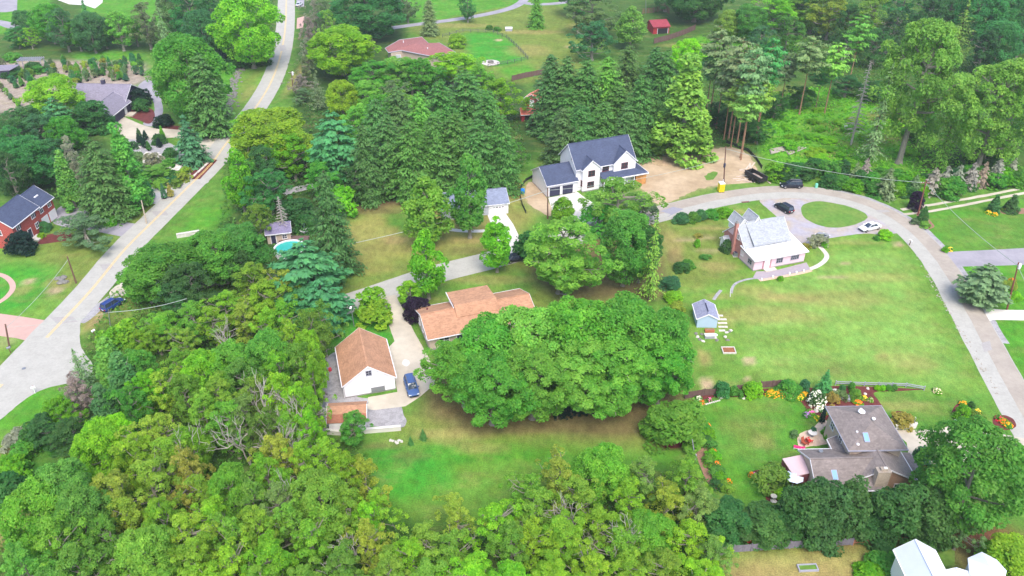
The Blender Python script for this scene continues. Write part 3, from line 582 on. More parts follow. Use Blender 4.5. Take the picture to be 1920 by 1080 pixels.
o = b.build('porch_roof', shD, r); blk(o, 'fascia', trimW, (12.7, 24.25, -2.3, -2.2, 2.62, 2.87), (24.2, 24.3, -2.2, 6.5, 2.62, 2.87))
for a in (13.0, 15.6, 18.2, 20.6): 
    b = MB(); b.box(a, a + .16, -2.1, -1.94, 0, 2.75); b.build('porch_post', trimW, r)
blk(r, 'sheathing', osb, (21.2, 23.9, -1.85, -1.75, 0, 2.7), (23.8, 23.9, -1.75, 6.2, 0, 2.7))
blk(r, 'foundation', found, (-.03, 7.1, -.03, 8.4, 0, .2), (8.37, 12.63, -.63, 4, 0, .25))
# --- pink cape house
r = house('cape_house', 'pink cape house with white flat-roofed addition, silver shingles and tall brick chimney', 'house', G(1411.6, 508.5), 18.3)
blk(r, 'addition_wall', sidP, (.0, 11.3, 0, 4.9, 0, 2.3), (8.6, 11.3, 4.9, 7.2, 0, 2.9))
b = MB(); b.slab([(-.3, -.35, 2.5), (11.7, -.35, 2.5), (11.7, 4.9, 3.05), (-.3, 4.9, 3.05)], .16); b.slab([(8.3, 4.9, 3.049), (11.7, 4.9, 3.049), (11.7, 7.4, 3.35), (8.3, 7.4, 3.35)], .16); o = b.build('addition_roof', memb, r)
blk(o, 'gutter', trimW, (-.3, 11.7, -.47, -.36, 2.3, 2.46))
gable(r, .05, 10.2, 3.4, 11.2, 0, 2.7, 6.3, 'x', brickP, shL, oh=.3, rk=.2)
gb = MB(); gb.add([(-.02, 4.6, 3.6), (-.02, 7.3, 6.1), (-.02, 10, 3.6)], [(0, 1, 2)]); gb.add([(-.06, 4.6, 3.6), (-.06, 7.3, 6.1), (-.06, 10, 3.6)], [(0, 2, 1)]); gb.build('gable_siding', sidP, r)
blk(r, 'dormer_wall', sidW, (2.0, 9.0, 3.6, 7.0, 3.0, 3.45))
b = MB(); b.slab([(1.7, 7.35, 6.55), (9.2, 7.35, 6.55), (9.2, 3.2, 3.55), (1.7, 3.2, 3.55)], .15); b.build('dormer_roof', shL, r)
for xc in (1.2, 4.4):
    gable(r, xc - .9, xc + .9, 7.2, 10.6, 4.2, 5.9, 7.3, 'y', sidW, shL, oh=.2, rk=.15, wname='back_dormer_wall', rname='back_dormer_roof')
chimney(r, -.30, 7.0, .55, .6, 0, 6.9, brickP)
gable(r, -1.1, .0, 8.6, 10.4, 0, 1.9, 2.6, 'x', sidW, shL, oh=.2, rk=.15, wname='entry_wall', rname='entry_roof')
window(r, '-y', 0, 5.6, 1.35, 1.3, .9, trimG, mull=2); window(r, '-y', 0, 9.0, 1.4, 1.7, .8, trimG, mull=3); window(r, '-x', 0, 1.4, 1.35, 1.1, .8, trimG)
window(r, '-x', .03, 4.2, 1.6, .7, .8, trimW); window(r, '-x', -.06, 6.2, 4.2, .6, .9, trimW)
door(r, '-y', 0, 2.85, .95, 1.95, trimW)
for a in (2.05, 3.65): blk(r, 'door_column', mat('column_rose', S('#b78690'), .7, .05), (a - .1, a + .1, -.13, -.005, 0, 2.2))
blk(r, 'door_step', conc, (2.2, 4.6, -1.1, -.14, 0, .16)); vent(o, 6.3, 6.9, 3.3, metG, .1, 1.2)
blk(r, 'foundation', found, (-.03, 11.33, -.03, 4.9, 0, .2))
# --- brown brick house lower right
r = house('brick_split_level', 'tan brick split-level with mauve hip and gable roofs beside the flower garden', 'house', (44.6, 78.9), 1.5)
blk(r, 'wall', sidT, (.5, 7.4, .5, 8.2, 0, 4.95))
b = MB(); e = [(0, 0), (7.9, 0), (7.9, 8.7), (0, 8.7)]; za = 6.75
b.add([(x, y, 4.98) for x, y in e] + [(x, y, 5.12) for x, y in e] + [(4.1, 3.6, za), (3.9, 5.0, za)], [(3, 2, 1, 0), (0, 1, 5, 4), (1, 2, 6, 5), (2, 3, 7, 6), (3, 0, 4, 7), (4, 5, 8), (5, 6, 9, 8), (6, 7, 9), (7, 4, 8, 9)])
rf = b.build('hip_roof', shG, r)
g = MB(); g.box(-.1, 8.0, -.1, -.005, 4.92, 5.1); g.box(-.1, 8.0, 8.705, 8.8, 4.92, 5.1); g.box(-.1, -.005, -.005, 8.705, 4.92, 5.1); g.box(7.905, 8.0, -.005, 8.705, 4.92, 5.1); g.build('gutter', trimG, rf)
for x, y, z, rr in ((3.6, 5.8, 6.5, .3), (4.6, 4.2, 6.6, .16), (3.9, 6.6, 6.2, .12), (1.9, 2.6, 5.75, .1), (3.0, 1.4, 5.5, .1), (1.4, .7, 5.3, .13)): vent(rf, x, y, z, trimW, rr, .2)
def skylight(root, x, y, z, sl_, w_=.75, l_=1.2):
    b = MB(); b.slab([(x - w_ / 2, y - l_ / 2, z - sl_ * l_ / 2 + .12), (x + w_ / 2, y - l_ / 2, z - sl_ * l_ / 2 + .12), (x + w_ / 2, y + l_ / 2, z + sl_ * l_ / 2 + .12), (x - w_ / 2, y + l_ / 2, z + sl_ * l_ / 2 + .12)], .2)
    o = b.build('skylight', trimG, root); w2, l2 = w_ - .14, l_ - .14; b = MB()
    b.slab([(x - w2 / 2, y - l2 / 2, z - sl_ * l2 / 2 + .135), (x + w2 / 2, y - l2 / 2, z - sl_ * l2 / 2 + .135), (x + w2 / 2, y + l2 / 2, z + sl_ * l2 / 2 + .135), (x - w2 / 2, y + l2 / 2, z + sl_ * l2 / 2 + .135)], .014); b.build('pane', glassB, o)
skylight(rf, 2.75, 1.55, 5.85, .47)
w2_, r2_ = gable(r, -5.2, 3.2, -4.3, 2.4, 0, 2.75, 4.55, 'x', sidT, shG, oh=.45, rk=.2, wname='wing_wall', rname='wing_roof')
skylight(r2_, -2.6, -2.9, 3.55, .53); vent(r2_, -2.9, 1.5, 3.35, metG, .2, .25)
gable(r, -.4, 8.0, -3.2, 4.4, 0, 2.8, 5.0, 'y', brickT, shG, oh=.35, rk=.25, wname='cross_wall', rname='cross_roof')
c_ = chimney(r, 3.0, -3.85, 1.7, 1.0, 0, 5.3, stoneC, stoneC); blk(c_, 'flue', trimW, (3.0, 3.4, -4.0, -3.7, 5.41, 5.75))
window(r, '-y', -3.2, 6.3, 1.5, 1.4, 1.1); window(r, '-x', .5, 6.5, 3.6, 1.0, 1.1); window(r, '-x', .5, 3.6, 3.6, 1.0, 1.1)
b = MB(); b.slab([(8.15, -1.3, 2.5), (9.9, -1.3, 2.3), (9.9, 2.2, 2.3), (8.15, 2.2, 2.5)], .14); b.build('side_porch_roof', shG, r)
for y in (-1.1, 2.0): blk(r, 'porch_post', trimW, (9.6, 9.75, y - .07, y + .07, 0, 2.2))
aw = [G(*p) - Vector((44.6, 78.9, 0)) for p in ((1466.7, 857.8, 2.45), (1504, 851, 2.75), (1516.7, 885.6, 2.75), (1487.8, 891, 2.45))]; b = MB(); b.slab([tuple(p) for p in aw], .1); o = b.build('awning', mat('awning_blush', S('#cdb0b3'), .7, .04, .8), r)
m_ = mat('awning_wine', S('#7a4046'), .7, .15, 2); b = MB(); b.add([(aw[3].x, aw[3].y, 2.3), (aw[2].x, aw[2].y, 2.6), (aw[2].x, aw[2].y, 1.0), (aw[3].x, aw[3].y, .9)], [(0, 1, 2, 3)]); b.build('awning_skirt', m_, o); b = MB(); b.add([(aw[0].x, aw[0].y, 2.3), (aw[3].x, aw[3].y, 2.3), (aw[3].x, aw[3].y, .9), (aw[0].x, aw[0].y, .9)], [(0, 1, 2, 3)]); b.build('awning_skirt', m_, o)
for p in (aw[0], aw[3]):
    b = MB(); b.tube([(p.x + .1, p.y, 0), (p.x + .1, p.y, 2.35)], .07, 6); b.build('awning_post', trimG, o)
# --- white roofed house at the corner
r = house('white_roofed_house', 'white house with pale metal roofs at the bottom right corner', 'house', (44.3, 50.5), -1)
gable(r, .2, 4.2, -4, 12.2, 0, 5.0, 6.5, 'y', sidW, metalW, oh=.35, rk=.3, mid=1.9)
gable(r, 4.2, 7.2, -4, 9.4, 0, 4.6, 5.2, 'y', sidW, metalW, oh=.05, rk=.25, wname='middle_wall', rname='middle_roof')
hexa = [(7.1, 9.3), (7.9, 11.4), (9.9, 12.3), (11.1, 11.2), (11.5, 9.7), (10.7, 8.5), (9.4, 6.6), (7.1, 6.6)]
b = MB(); b.prism([(9.2 + (x - 9.2) * .9, 9.4 + (y - 9.4) * .9) for x, y in hexa], 0, 4.7); b.build('bay_wall', sidW, r)
b = MB(); k = len(hexa); b.add([(x, y, 4.72) for x, y in hexa] + [(x, y, 4.9) for x, y in hexa] + [(9.3, 9.6, 5.7)], [tuple(range(k - 1, -1, -1))] + [(i, (i + 1) % k, k + (i + 1) % k, k + i) for i in range(k)] + [(k + i, k + (i + 1) % k, 2 * k) for i in range(k)]); b.build('bay_roof', metalW, r)
window(r, '-x', .2, 9.0, 3.2, .9, 1.1, trimG); window(r, '-x', .2, 5.0, 3.2, .9, 1.1, trimG); window(r, '-x', .2, 1.0, 3.2, .9, 1.1, trimG)
# --- pale blue garden shed
r = house('blue_shed', 'pale blue garden shed with grey gable roof on the big lawn', 'shed', G(1306, 614), -1.5)
wl, rf = gable(r, 0, 3.4, 0, 4.3, 0, 1.85, 2.75, 'y', sidB, mat('shingle_greyblue', S('#8a8ca0'), .9, .1, 1.2, kind='shingle', p=(5, 3.2)), oh=.2, rk=.15)
blk(rf, 'ridge_vent', doorD, (1.6, 1.8, .6, 3.2, 2.93, 2.98)); window(r, '-x', 0, 2.2, 1.1, .7, .6); door(r, '+x', 3.4, 2.2, 1.6, 1.6, trimW)
# --- red brick house on the left
r = house('red_brick_house', 'red brick two-storey house with slate-blue roof and two white garage doors', 'house', (-98.0, 140.4), 84.5)
gable(r, 0, 8.6, 0, 6.6, 0, 5.1, 7.4, 'x', brickR, shD, oh=.4, rk=.25)
w_, rf = gable(r, 8.6, 14.0, .25, 6.6, 0, 4.6, 6.9, 'x', brickR, shD, oh=.4, rk=.25, wname='wing_wall', rname='wing_roof')
for a, z in ((1.6, 4.1), (6.6, 4.1), (1.6, 1.4), (6.9, 1.7)): 
    window(r, '-y', 0, a, z, .95, 1.15); blk(r, 'shutter', doorD, (a + .62, a + .92, -.05, -.004, z - .6, z + .6))
for a in (9.8, 12.6): window(r, '-y', .25, a, 3.6, 1.0, 1.0); door(r, '-y', .25, a + .1, 2.1, 2.0, trimW, name='garage_door', panels=4)
door(r, '-y', 0, 4.3, 1.0, 2.2, doorD); blk(r, 'front_porch', concw, (3.3, 5.8, -1.9, -.1, 0, .3)); blk(rf, 'roof_hatch', trimW, (11.0, 12.2, 1.6, 1.9, 5.75, 5.95)); window(r, '-x', 0, 3.0, 3.6, .9, 1.1)
# --- dark house of the nursery
r = house('dark_sided_house', 'dark plum-sided house with lilac-grey roof in the plant nursery', 'house', (-114, 205), -3)
gable(r, -8, 7.2, 10.5, 21.5, 0, 2.8, 6.0, 'x', sidD, shP, oh=.4, rk=.35)
gable(r, .2, 7.9, 0, 12, 0, 2.7, 5.1, 'y', sidD, shP, oh=.4, rk=.3, wname='wing_wall', rname='wing_roof')
chimney(r, -.4, 16.2, .9, .9, 3, 7.2, sidD); chimney(r, 3.2, .6, .8, .8, 3, 5.9, sidD)
window(r, '+x', 7.2, 16, 3.6, 1.0, 1.3); window(r, '+x', 7.2, 18.5, 1.5, 1.0, 1.2); window(r, '+x', 7.2, 13.4, 1.5, 1.0, 1.2); door(r, '+x', 7.9, 9.0, 1.0, 2.1, trimW); blk(r, 'front_step', sand, (8, 10.2, 7.6, 10.4, 0, .3)); window(r, '-y', 0, 4, 1.6, 1.4, 1.1)
# --- red roofed low house
r = house('red_roofed_bungalow', 'low bungalow with stepped brick-red roof behind the big green trees', 'house', (-30, 264), 0)
pts = [(-11, -.6), (-9.3, -5.3), (-5.5, -3.0), (6, -10), (12, -5), (6.1, 5.2), (2.9, 4.0), (-.3, 12), (-7.5, 8.5)]
cx_, cy_ = 0, 0
b = MB(); b.prism([(x * .93, y * .93) for x, y in pts], 0, 3.2); b.build('wall', sidT, r)
b = MB(); k = len(pts); ap = (-1.0, 1.2, 4.5)
b.add([(x, y, 3.22) for x, y in pts] + [(x, y, 3.42) for x, y in pts] + [ap], [tuple(range(k - 1, -1, -1))] + [(i, (i + 1) % k, k + (i + 1) % k, k + i) for i in range(k)] + [(k + i, k + (i + 1) % k, 2 * k) for i in range(k)])
rf = b.build('roof', shR, r)
t = MB()
for i in range(k):
    a_, c_ = pts[i], pts[(i + 1) % k]; t.tube([(a_[0], a_[1], 3.34), (c_[0], c_[1], 3.34)], .16, 4)
t.build('fascia', trimG, rf); vent(rf, -5.5, 3.5, 3.9, trimW, .12, .5); vent(rf, 3.0, -3.5, 3.9, trimW, .12, .4)
b = MB(); f_ = Vector((3.8, 2.3, 0)).normalized(); door(r, '-y', -4.0, -6.9, 2.4, 2.2, sidG, name='garage_door', panels=4)
# --- grey house behind the lawn trees
r = house('grey_house', 'grey-roofed house with white garage front behind two round trees', 'house', G(916, 403), 12)
wl, rf = gable(r, -10, 4.3, .0, 7.2, 0, 2.5, 4.1, 'x', sidG, shS, oh=.35, rk=.25)
blk(r, 'garage_front', sidW, (.0, 4.3, -.12, -.005, 0, 2.5)); door(r, '-y', -.12, 2.15, 3.2, 2.0, trimW, name='garage_door', panels=4)
for k in range(4): blk(r, 'garage_pane', glass, (1.0 + k * .62, 1.4 + k * .62, -.225, -.205, 1.62, 1.82))
door(r, '-y', 0, -3.2, 1.0, 2.05, trimW); window(r, '-y', 0, -6, 1.5, 1.4, 1.1); blk(r, 'front_porch', concw, (-4.6, -1.8, -1.6, -.1, 0, .25))
# --- red barn shed, top
r = house('red_barn_shed', 'open red shed with red roof beside the paddock fence', 'shed', (49.9, 291.2), 12)
gable(r, 0, 6, 0, 6, 0, 2.5, 3.7, 'x', sidR, mat('roof_barn_red', S('#8e3a44'), .8, .1, 1.5, kind='shingle', p=(4, 2)), oh=.4, rk=.3, mid=4.2, trim=None)
blk(r, 'painted_dark_opening', blackp, (1.6, 5.4, -.05, -.004, 0, 1.9)); blk(r, 'corner_post', trimW, (1.5, 1.62, -.1, -.06, 0, 2), (5.38, 5.5, -.1, -.06, 0, 2))  # flat black panel on the wall; interior shade is put into its colour
# --- orange roofed sheds
orr = mat('roof_orange', S('#d9705c'), .6, .08, 1)
r = house('orange_roofed_shed', 'small upper shed with bright orange roof among the spruces', 'shed', G(985, 198), -25)
gable(r, 0, 4, 0, 4.2, 0, 2.3, 3.5, 'y', sidR, orr, oh=.3, rk=.25); door(r, '-y', 0, 2, 1.2, 1.9, trimW)
r = house('orange_roofed_shed', 'lower orange-roofed shed with open red front beside the spruces', 'shed', G(978, 228), 8)
gable(r, 0, 4.6, 0, 3.6, 0, 2.0, 3.0, 'x', sidR, orr, oh=.3, rk=.25); blk(r, 'painted_dark_opening', blackp, (.8, 2.6, -.05, -.004, 0, 1.7))  # black plate over the solid front paints the shaded inside
# --- cabin by the pool
r = house('pool_cabin', 'small cabin with plum-grey roof behind the round swimming pool', 'cabin', G(503, 458), 14)
gable(r, 0, 4.6, 0, 4.2, 0, 2.3, 3.4, 'x', sidT, mat('shingle_plum', S('#77708a'), .9, .1, 1.2, kind='shingle', p=(5, 3)), oh=.3, rk=.25); window(r, '-y', 0, 3.4, 1.3, .8, .8); door(r, '-y', 0, 1.2, .9, 1.9, doorD)
# --- nursery hoop roof and pergola
r = house('lean_to_shelter', 'grey flat lean-to roof at the left edge by the nursery', 'shelter', G(-14, 150), 6)
b = MB(); b.slab([(-4, 0, 2.6), (5.5, .8, 2.6), (7.2, 4.6, 3.1), (-4, 4.6, 3.1)], .14); b.build('roof', shP, r); blk(r, 'wall', sidD, (-3.8, 5, .9, 4.4, 0, 2.45))
r = house('garden_pergola', 'grey slatted pergola behind the nursery rows', 'pergola', G(37, 130), 4)
blk(r, 'post', trimG, *[(x, x + .15, y, y + .15, 0, 2.6) for x in (0, 3.3, 6.8) for y in (0, 2.6)]); blk(r, 'beam', trimG, (-.3, 7.3, .02, .13, 2.6, 2.8), (-.3, 7.3, 2.62, 2.73, 2.6, 2.8))
blk(r, 'rafters', trimG, *[(x * .62, x * .62 + .2, -.4, 3.2, 2.8, 2.95) for x in range(12)])
# ------------------------------------------------------------------ vehicles
tyre = mat('tyre_rubber', (.012, .012, .013), .8, .1, 4); rimM = mat('rim_alloy', (.45, .45, .47), .3, .05, 4, metal=.8)
cglass = mat('car_glass', (.035, .05, .08), .06, .05, 1, spec=.8); lampW = mat('headlight_lens', (.8, .82, .85), .15, .03, 4); lampR = mat('taillight_lens', (.4, .02, .02), .2, .05, 4)
def paint(name, c): 
    m = mat(name, c, .28, .03, .6, spec=.6, metal=.25); return m
def loft(b, secs):
    n = len(secs[0]); o = [v for s_ in secs for v in s_]
    fs = [(i * n + k, i * n + (k + 1) % n, (i + 1) * n + (k + 1) % n, (i + 1) * n + k) for i in range(len(secs) - 1) for k in range(n)]
    fs += [tuple(range(n - 1, -1, -1)), tuple((len(secs) - 1) * n + k for k in range(n))]
    return b.add(o, fs)
def car(name, label, cat, pos, ang, pm, style='suv', L=4.7, W=1.86):
    """x = forward; body, glasshouse, roof, lamps, mirrors, four wheels"""
    r = thing(name, label, cat, (pos[0], pos[1], .015), rad(ang)); hw = W / 2
    suv = style == 'suv'; zr = 1.68 if suv else 1.45; zb = .98 if suv else .9
    st = [(-L / 2, .55, zb - .12, .86), (-L / 2 + .12, .34, zb - .02, .95), (-L / 2 + .7, .26, zb, 1), (-.4, .24, zb, 1), (.75, .24, zb - .01, 1), (1.25, .26, zb - .06, .99), (L / 2 - .35, .3, zb - .2, .95), (L / 2 - .08, .36, zb - .3, .86), (L / 2, .45, zb - .42, .76)]
    if not suv: st[0] = (-L / 2, .5, zb - .06, .84)
    secs = []
    for x, z0, z1, k in st:
        w_ = hw * k; secs.append([(x, -w_ * .88, z0), (x, -w_, z0 + .16), (x, -w_, (z0 + z1) / 2 + .06), (x, -w_ * .95, z1 - .06), (x, -w_ * .82, z1), (x, 0, z1 + .035), (x, w_ * .82, z1), (x, w_ * .95, z1 - .06), (x, w_, (z0 + z1) / 2 + .06), (x, w_, z0 + .16), (x, w_ * .88, z0)])
    b = MB(); loft(b, secs); body = b.build('body', pm, r, smooth=False)
    # glasshouse: base and top outlines
    xb0, xb1 = (-L / 2 + .12, 1.15) if suv else (-L / 2 + .75, 1.2)
    xt0, xt1 = (-L / 2 + .42, .32) if suv else (-L / 2 + 1.5, .15)
    base = [(xb0, -.78 * hw, zb - .02), (xb1, -.76 * hw, zb - .05), (xb1, .76 * hw, zb - .05), (xb0, .78 * hw, zb - .02)]
    top = [(xt0, -.62 * hw, zr - .06), (xt1, -.62 * hw, zr - .06), (xt1, .62 * hw, zr - .06), (xt0, .62 * hw, zr - .06)]
    mid = [(xb0 * .5 + xt0 * .5 - .03, -.84 * hw, zb + .12), (xb1 * .72 + xt1 * .28, -.83 * hw, zb + .1), (xb1 * .72 + xt1 * .28, .83 * hw, zb + .1), (xb0 * .5 + xt0 * .5 - .03, .84 * hw, zb + .12)]
    def pane(nm, quad):
        bb = MB(); bb.slab([Vector(p) for p in quad], .02) if False else bb.poly(*quad)
        return bb.build(nm, cglass, r)
    B_, T_ = base, top
    pane('rear_window', [B_[3], B_[0], T_[0], T_[3]]); pane('windshield', [B_[1], B_[2], T_[2], T_[1]])
    pane('side_window', [B_[0], B_[1], T_[1], T_[0]]); pane('side_window', [B_[2], B_[3], T_[3], T_[2]])
    b = MB(); rt = [(xt0 - .08, -.64 * hw), (xt1 + .08, -.64 * hw), (xt1 + .14, 0), (xt1 + .08, .64 * hw), (xt0 - .08, .64 * hw), (xt0 - .14, 0)]
    b.prism(rt, zr - .07, zr - .01); b.prism([(x * .96, y * .9) for x, y in rt], zr - .012, zr + .02)
    for y in (-1, 1):
        b.tube([(xt1 + .05, y * .63 * hw, zr - .05), (xb1 + .02, y * .77 * hw, zb - .05)], .045, 4); b.tube([(xt0 - .05, y * .63 * hw, zr - .05), (xb0, y * .79 * hw, zb - .02)], .07 if suv else .06, 4)
        xm = (xt0 + xt1) / 2 + .1; b.tube([(xm, y * .635 * hw, zr - .05), (xm, y * .79 * hw, zb)], .04, 4)
    roof = b.build('roof', pm, r)
    if suv: 
        b = MB()
        for y in (-1, 1): b.tube([(xt0, y * .56 * hw, zr + .05), (xt1, y * .56 * hw, zr + .05)], .025, 4)
        b.build('roof_rail', metG, roof)
    for y in (-1, 1):
        blk(r, 'headlight', lampW, (L / 2 - .3, L / 2 - .045, y * hw * .66 - .2, y * hw * .66 + .2, zb - .42, zb - .28)); blk(r, 'taillight', lampR, (-L / 2 - .02, -L / 2 + .14, y * hw * .66 - .16, y * hw * .66 + .16, zb - .3, zb - .1))
        blk(r, 'side_mirror', pm, (.78, .93, y * hw * 1.03 - .1, y * hw * 1.03 + .1, zb, zb + .15))
    blk(r, 'front_bumper', blackp, (L / 2 - .1, L / 2 + .03, -hw * .7, hw * .7, .3, .45)); blk(r, 'rear_bumper', blackp, (-L / 2 - .04, -L / 2 + .1, -hw * .76, hw * .76, .38, .5))
    blk(r, 'number_plate', trimW, (-L / 2 - .03, -L / 2 - .005, -.25, .25, .6, .72))
    wr = .36 if suv else .33
    for x in (-L / 2 + .85, L / 2 - .88):
        for y in (-1, 1):
            b = MB(); b.tube([(x, y * (hw - .2), wr), (x, y * (hw - .18), wr), (x, y * (hw + .0), wr), (x, y * (hw + .015), wr)], [wr * .85, wr, wr, wr * .85], 14); wl_ = b.build('wheel', tyre, r)
            b = MB(); b.tube([(x, y * (hw + .016), wr), (x, y * (hw + .025), wr)], [wr * .62, wr * .5], 10); b.build('rim', rimM, wl_)
    return r
def head(a, c): v = G(*c) - G(*a); return math.degrees(math.atan2(v.y, v.x))
def mid(a, c): return (G(*a) + G(*c)) / 2
car('parked_suv', 'blue SUV parked on the concrete drive beside the white garage', 'car', G(772, 730), -73, paint('paint_blue', (.07, .13, .30)), 'suv', 4.5)
car('parked_car', 'dark blue hatchback parked on grass beside the yellow-lined road', 'car', G(213, 576), 62, paint('paint_navy', (.02, .05, .22)), 'suv', 4.3, 1.8)
car('parked_suv', 'black SUV parked along the outer edge of the curving lane', 'car', G(1483, 351), 180, paint('paint_black', (.018, .02, .035)), 'suv', 4.9)
car('parked_suv', 'black SUV parked at an angle at the mouth of the loop drive', 'car', G(1469, 394), 118, paint('paint_ink', (.012, .014, .03)), 'suv', 4.6)
car('parked_sedan', 'white sedan with dark glass roof at the end of the loop drive', 'car', G(1630, 430), 202, paint('paint_white', (.80, .80, .80)), 'sedan', 4.8)
car('parked_car', 'dark car half hidden behind a bush at the lawn drive entrance', 'car', G(968, 488), 20, paint('paint_slate', (.02, .025, .04)), 'sedan', 4.7)
car('parked_car', 'pale blue car under the trees left of the pool', 'car', G(397, 520), 70, paint('paint_silverblue', (.35, .43, .52)), 'sedan', 4.5)
car('parked_car', 'small white car at the top of the far road', 'car', G(561, 11), 85, paint('paint_pearl', (.7, .7, .73)), 'sedan', 4.4)
car('parked_car', 'silver car beside the bare shrub behind the pink house', 'car', G(1537, 449), 35, paint('paint_silver', (.33, .33, .35)), 'sedan', 4.3)
# dump trailer
r = thing('dump_trailer', 'black open dump trailer among scrap boards at the building site', 'trailer', G(1416, 338), rad(-62))
b = MB(); L_, W_ = 5.2, 2.2
for bx in ((-L_ / 2, L_ / 2, -W_ / 2, -W_ / 2 + .1, .7, 1.7), (-L_ / 2, L_ / 2, W_ / 2 - .1, W_ / 2, .7, 1.7), (-L_ / 2, -L_ / 2 + .1, -W_ / 2 + .1, W_ / 2 - .1, .7, 1.7), (L_ / 2 - .1, L_ / 2, -W_ / 2 + .1, W_ / 2 - .1, .7, 1.7), (-L_ / 2 + .1, L_ / 2 - .1, -W_ / 2 + .1, W_ / 2 - .1, .6, .75)): b.box(*bx)
for k in range(6): 
    for y in (-1, 1): b.box(-2.3 + k * .9, -2.2 + k * .9, y * (W_ / 2 + .04) - .03, y * (W_ / 2 + .04) + .03, .72, 1.68)
b.build('bed', blackp, r); blk(r, 'top_rail', mat('steel_dark', (.05, .05, .055), .5, .1, 3), (-L_ / 2 - .05, L_ / 2 + .05, -W_ / 2 - .06, -W_ / 2 + .12, 1.7, 1.8), (-L_ / 2 - .05, L_ / 2 + .05, W_ / 2 - .12, W_ / 2 + .06, 1.7, 1.8))
b = MB(); b.box(-1.6, 1.9, -.9, .9, .76, 1.0); b.lathe([(.9, 1.0), (.6, 1.25), (.1, 1.35)], 9, (.3, 0)); b.build('rubble', mat('rubble', S('#9a8a80'), .95, .3, 3, bump=.6), r)
for x in (-.5, .55):
    for y in (-1, 1): 
        b = MB(); b.tube([(x, y * (W_ / 2 + .08), .38), (x, y * (W_ / 2 + .3), .38)], .38, 12); b.build('wheel', tyre, r)
b = MB(); b.tube([(-L_ / 2, -.6, .6), (-L_ / 2 - 1.4, 0, .5)], .06, 5); b.tube([(-L_ / 2, .6, .6), (-L_ / 2 - 1.4, 0, .5)], .06, 5); b.build('drawbar', blackp, r)
# scrap boards: every board its own thing
brd = mat('scrap_board', S('#c9b8a8'), .9, .2, 3); random.seed(4)
for i, (px, py, a, l_) in enumerate([(1402, 313, 60, 3.6), (1406, 311, 75, 3.2), (1409, 316, 100, 3), (1395, 318, 20, 2.6), (1398, 322, 150, 3), (1433, 328, 120, 3), (1436, 334, 95, 2.6), (1393, 331, 10, 3.4), (1400, 335, 170, 3.2), (1390, 338, 20, 3), (1405, 341, 160, 2.6), (1439, 341, 110, 2.4), (1385, 335, 5, 2.8), (1412, 309, 60, 3)]):
    o = thing('scrap_board', 'pale scrap board scattered round the black dump trailer', 'board', G(px, py), rad(a), 'scrap boards round the trailer'); o.location.z = .02 + .03 * (i % 4)
    o2 = blk(o, 'plank', brd, (-l_ / 2, l_ / 2, -.16, .16, 0, .05)); blk(o, 'batten', brd, (-l_ / 2 + .2, -l_ / 2 + .3, -.16, .16, .051, .09))
# portable toilet
r = thing('portable_toilet', 'yellow portable toilet with white domed roof at the roadside', 'toilet', G(1351, 359), rad(10))
yl = mat('plastic_yellow', S('#e0c81e'), .5, .06, 2); b = MB(); b.box(-.6, .6, -.6, .6, .1, 2.05)
for k in range(5): b.box(-.5 + k * .22, -.42 + k * .22, .601, .63, .2, 1.9)
b.build('cabin', yl, r); blk(r, 'base_skid', blackp, (-.65, .65, -.65, -.4, 0, .1), (-.65, .65, .4, .65, 0, .1)); blk(r, 'door', mat('plastic_yellow_door', S('#d4b81c'), .5, .06, 2), (-.42, .42, -.64, -.605, .15, 1.9))
b = MB(); b.lathe([(.86, 2.05), (.86, 2.16), (.7, 2.34), (.3, 2.45), (.02, 2.46)], 4); o = b.build('roof', trimW, r); o.rotation_euler[2] = rad(45); b = MB(); b.tube([(.5, .5, 2.1), (.5, .5, 2.7)], .06, 6); b.build('vent_pipe', trimW, r)
# blue barrel, hydrants, boxes, stones
def barrel(label, pos, m, rr=.45, h=1.1, cat='barrel', name='barrel', group=None):
    r = thing(name, label, cat, G(*pos), 0, group); b = MB(); b.lathe([(rr * .9, 0), (rr, .08), (rr * .96, h * .35), (rr, h * .36), (rr * .96, h * .64), (rr, h * .65), (rr * .9, h)], 12); b.build('body', m, r)
    b = MB(); b.lathe([(rr * .8, h + .002), (rr * .8, h + .04)], 12); b.build('lid', m, r)
blueP = mat('plastic_blue', S('#2c7fd0'), .4, .05, 2)
barrel('bright blue drum beside the silt fence by the white house', (980, 362), blueP, .5, 1.0)
barrel('mint green bin at the roadside right of the black SUV', (1530, 352), mat('plastic_mint', S('#79c9ae'), .5, .05, 2), .35, 1.0, 'bin', 'roadside_bin')
barrel('red bucket on the gravel left of the garage', (619, 695), mat('plastic_red', S('#c23a48'), .5, .05, 2), .28, .5, 'bucket', 'bucket')
barrel('yellow marker post beside the hedge bank', (1575, 349), yl, .14, 1.1, 'marker', 'marker_post')
def mailbox(label, pos, ang=0, pm=None, bm=None):
    r = thing('mailbox', label, 'mailbox', G(*pos), rad(ang)); blk(r, 'post', pm or poleM, (-.06, .06, -.06, .06, 0, 1.0))
    b = MB(); e = [(-.14, 1.0), (.14, 1.0), (.14, 1.18), (.08, 1.28), (-.08, 1.28), (-.14, 1.18)]
    b.add([(-.3, y, z) for y, z in e] + [(.3, y, z) for y, z in e], [(5, 4, 3, 2, 1, 0), (6, 7, 8, 9, 10, 11)] + [(i, (i + 1) % 6, 6 + (i + 1) % 6, 6 + i) for i in range(6)]); b.build('box', bm or metG, r)
    blk(r, 'flag', lampR, (.0, .12, .145, .165, 1.1, 1.3))
mailbox('white mailbox with red flag beside the blue parked car verge', (178, 630), 60, None, trimW); mailbox('grey mailbox on a post at the pink driveway corner', (20, 662), 40)
mailbox('white mailbox on the inner edge of the curving lane', (1705, 460), 120, None, trimW); mailbox('white mailbox on the lawn edge by the road junction', (66, 737), 30, trimW, trimW)
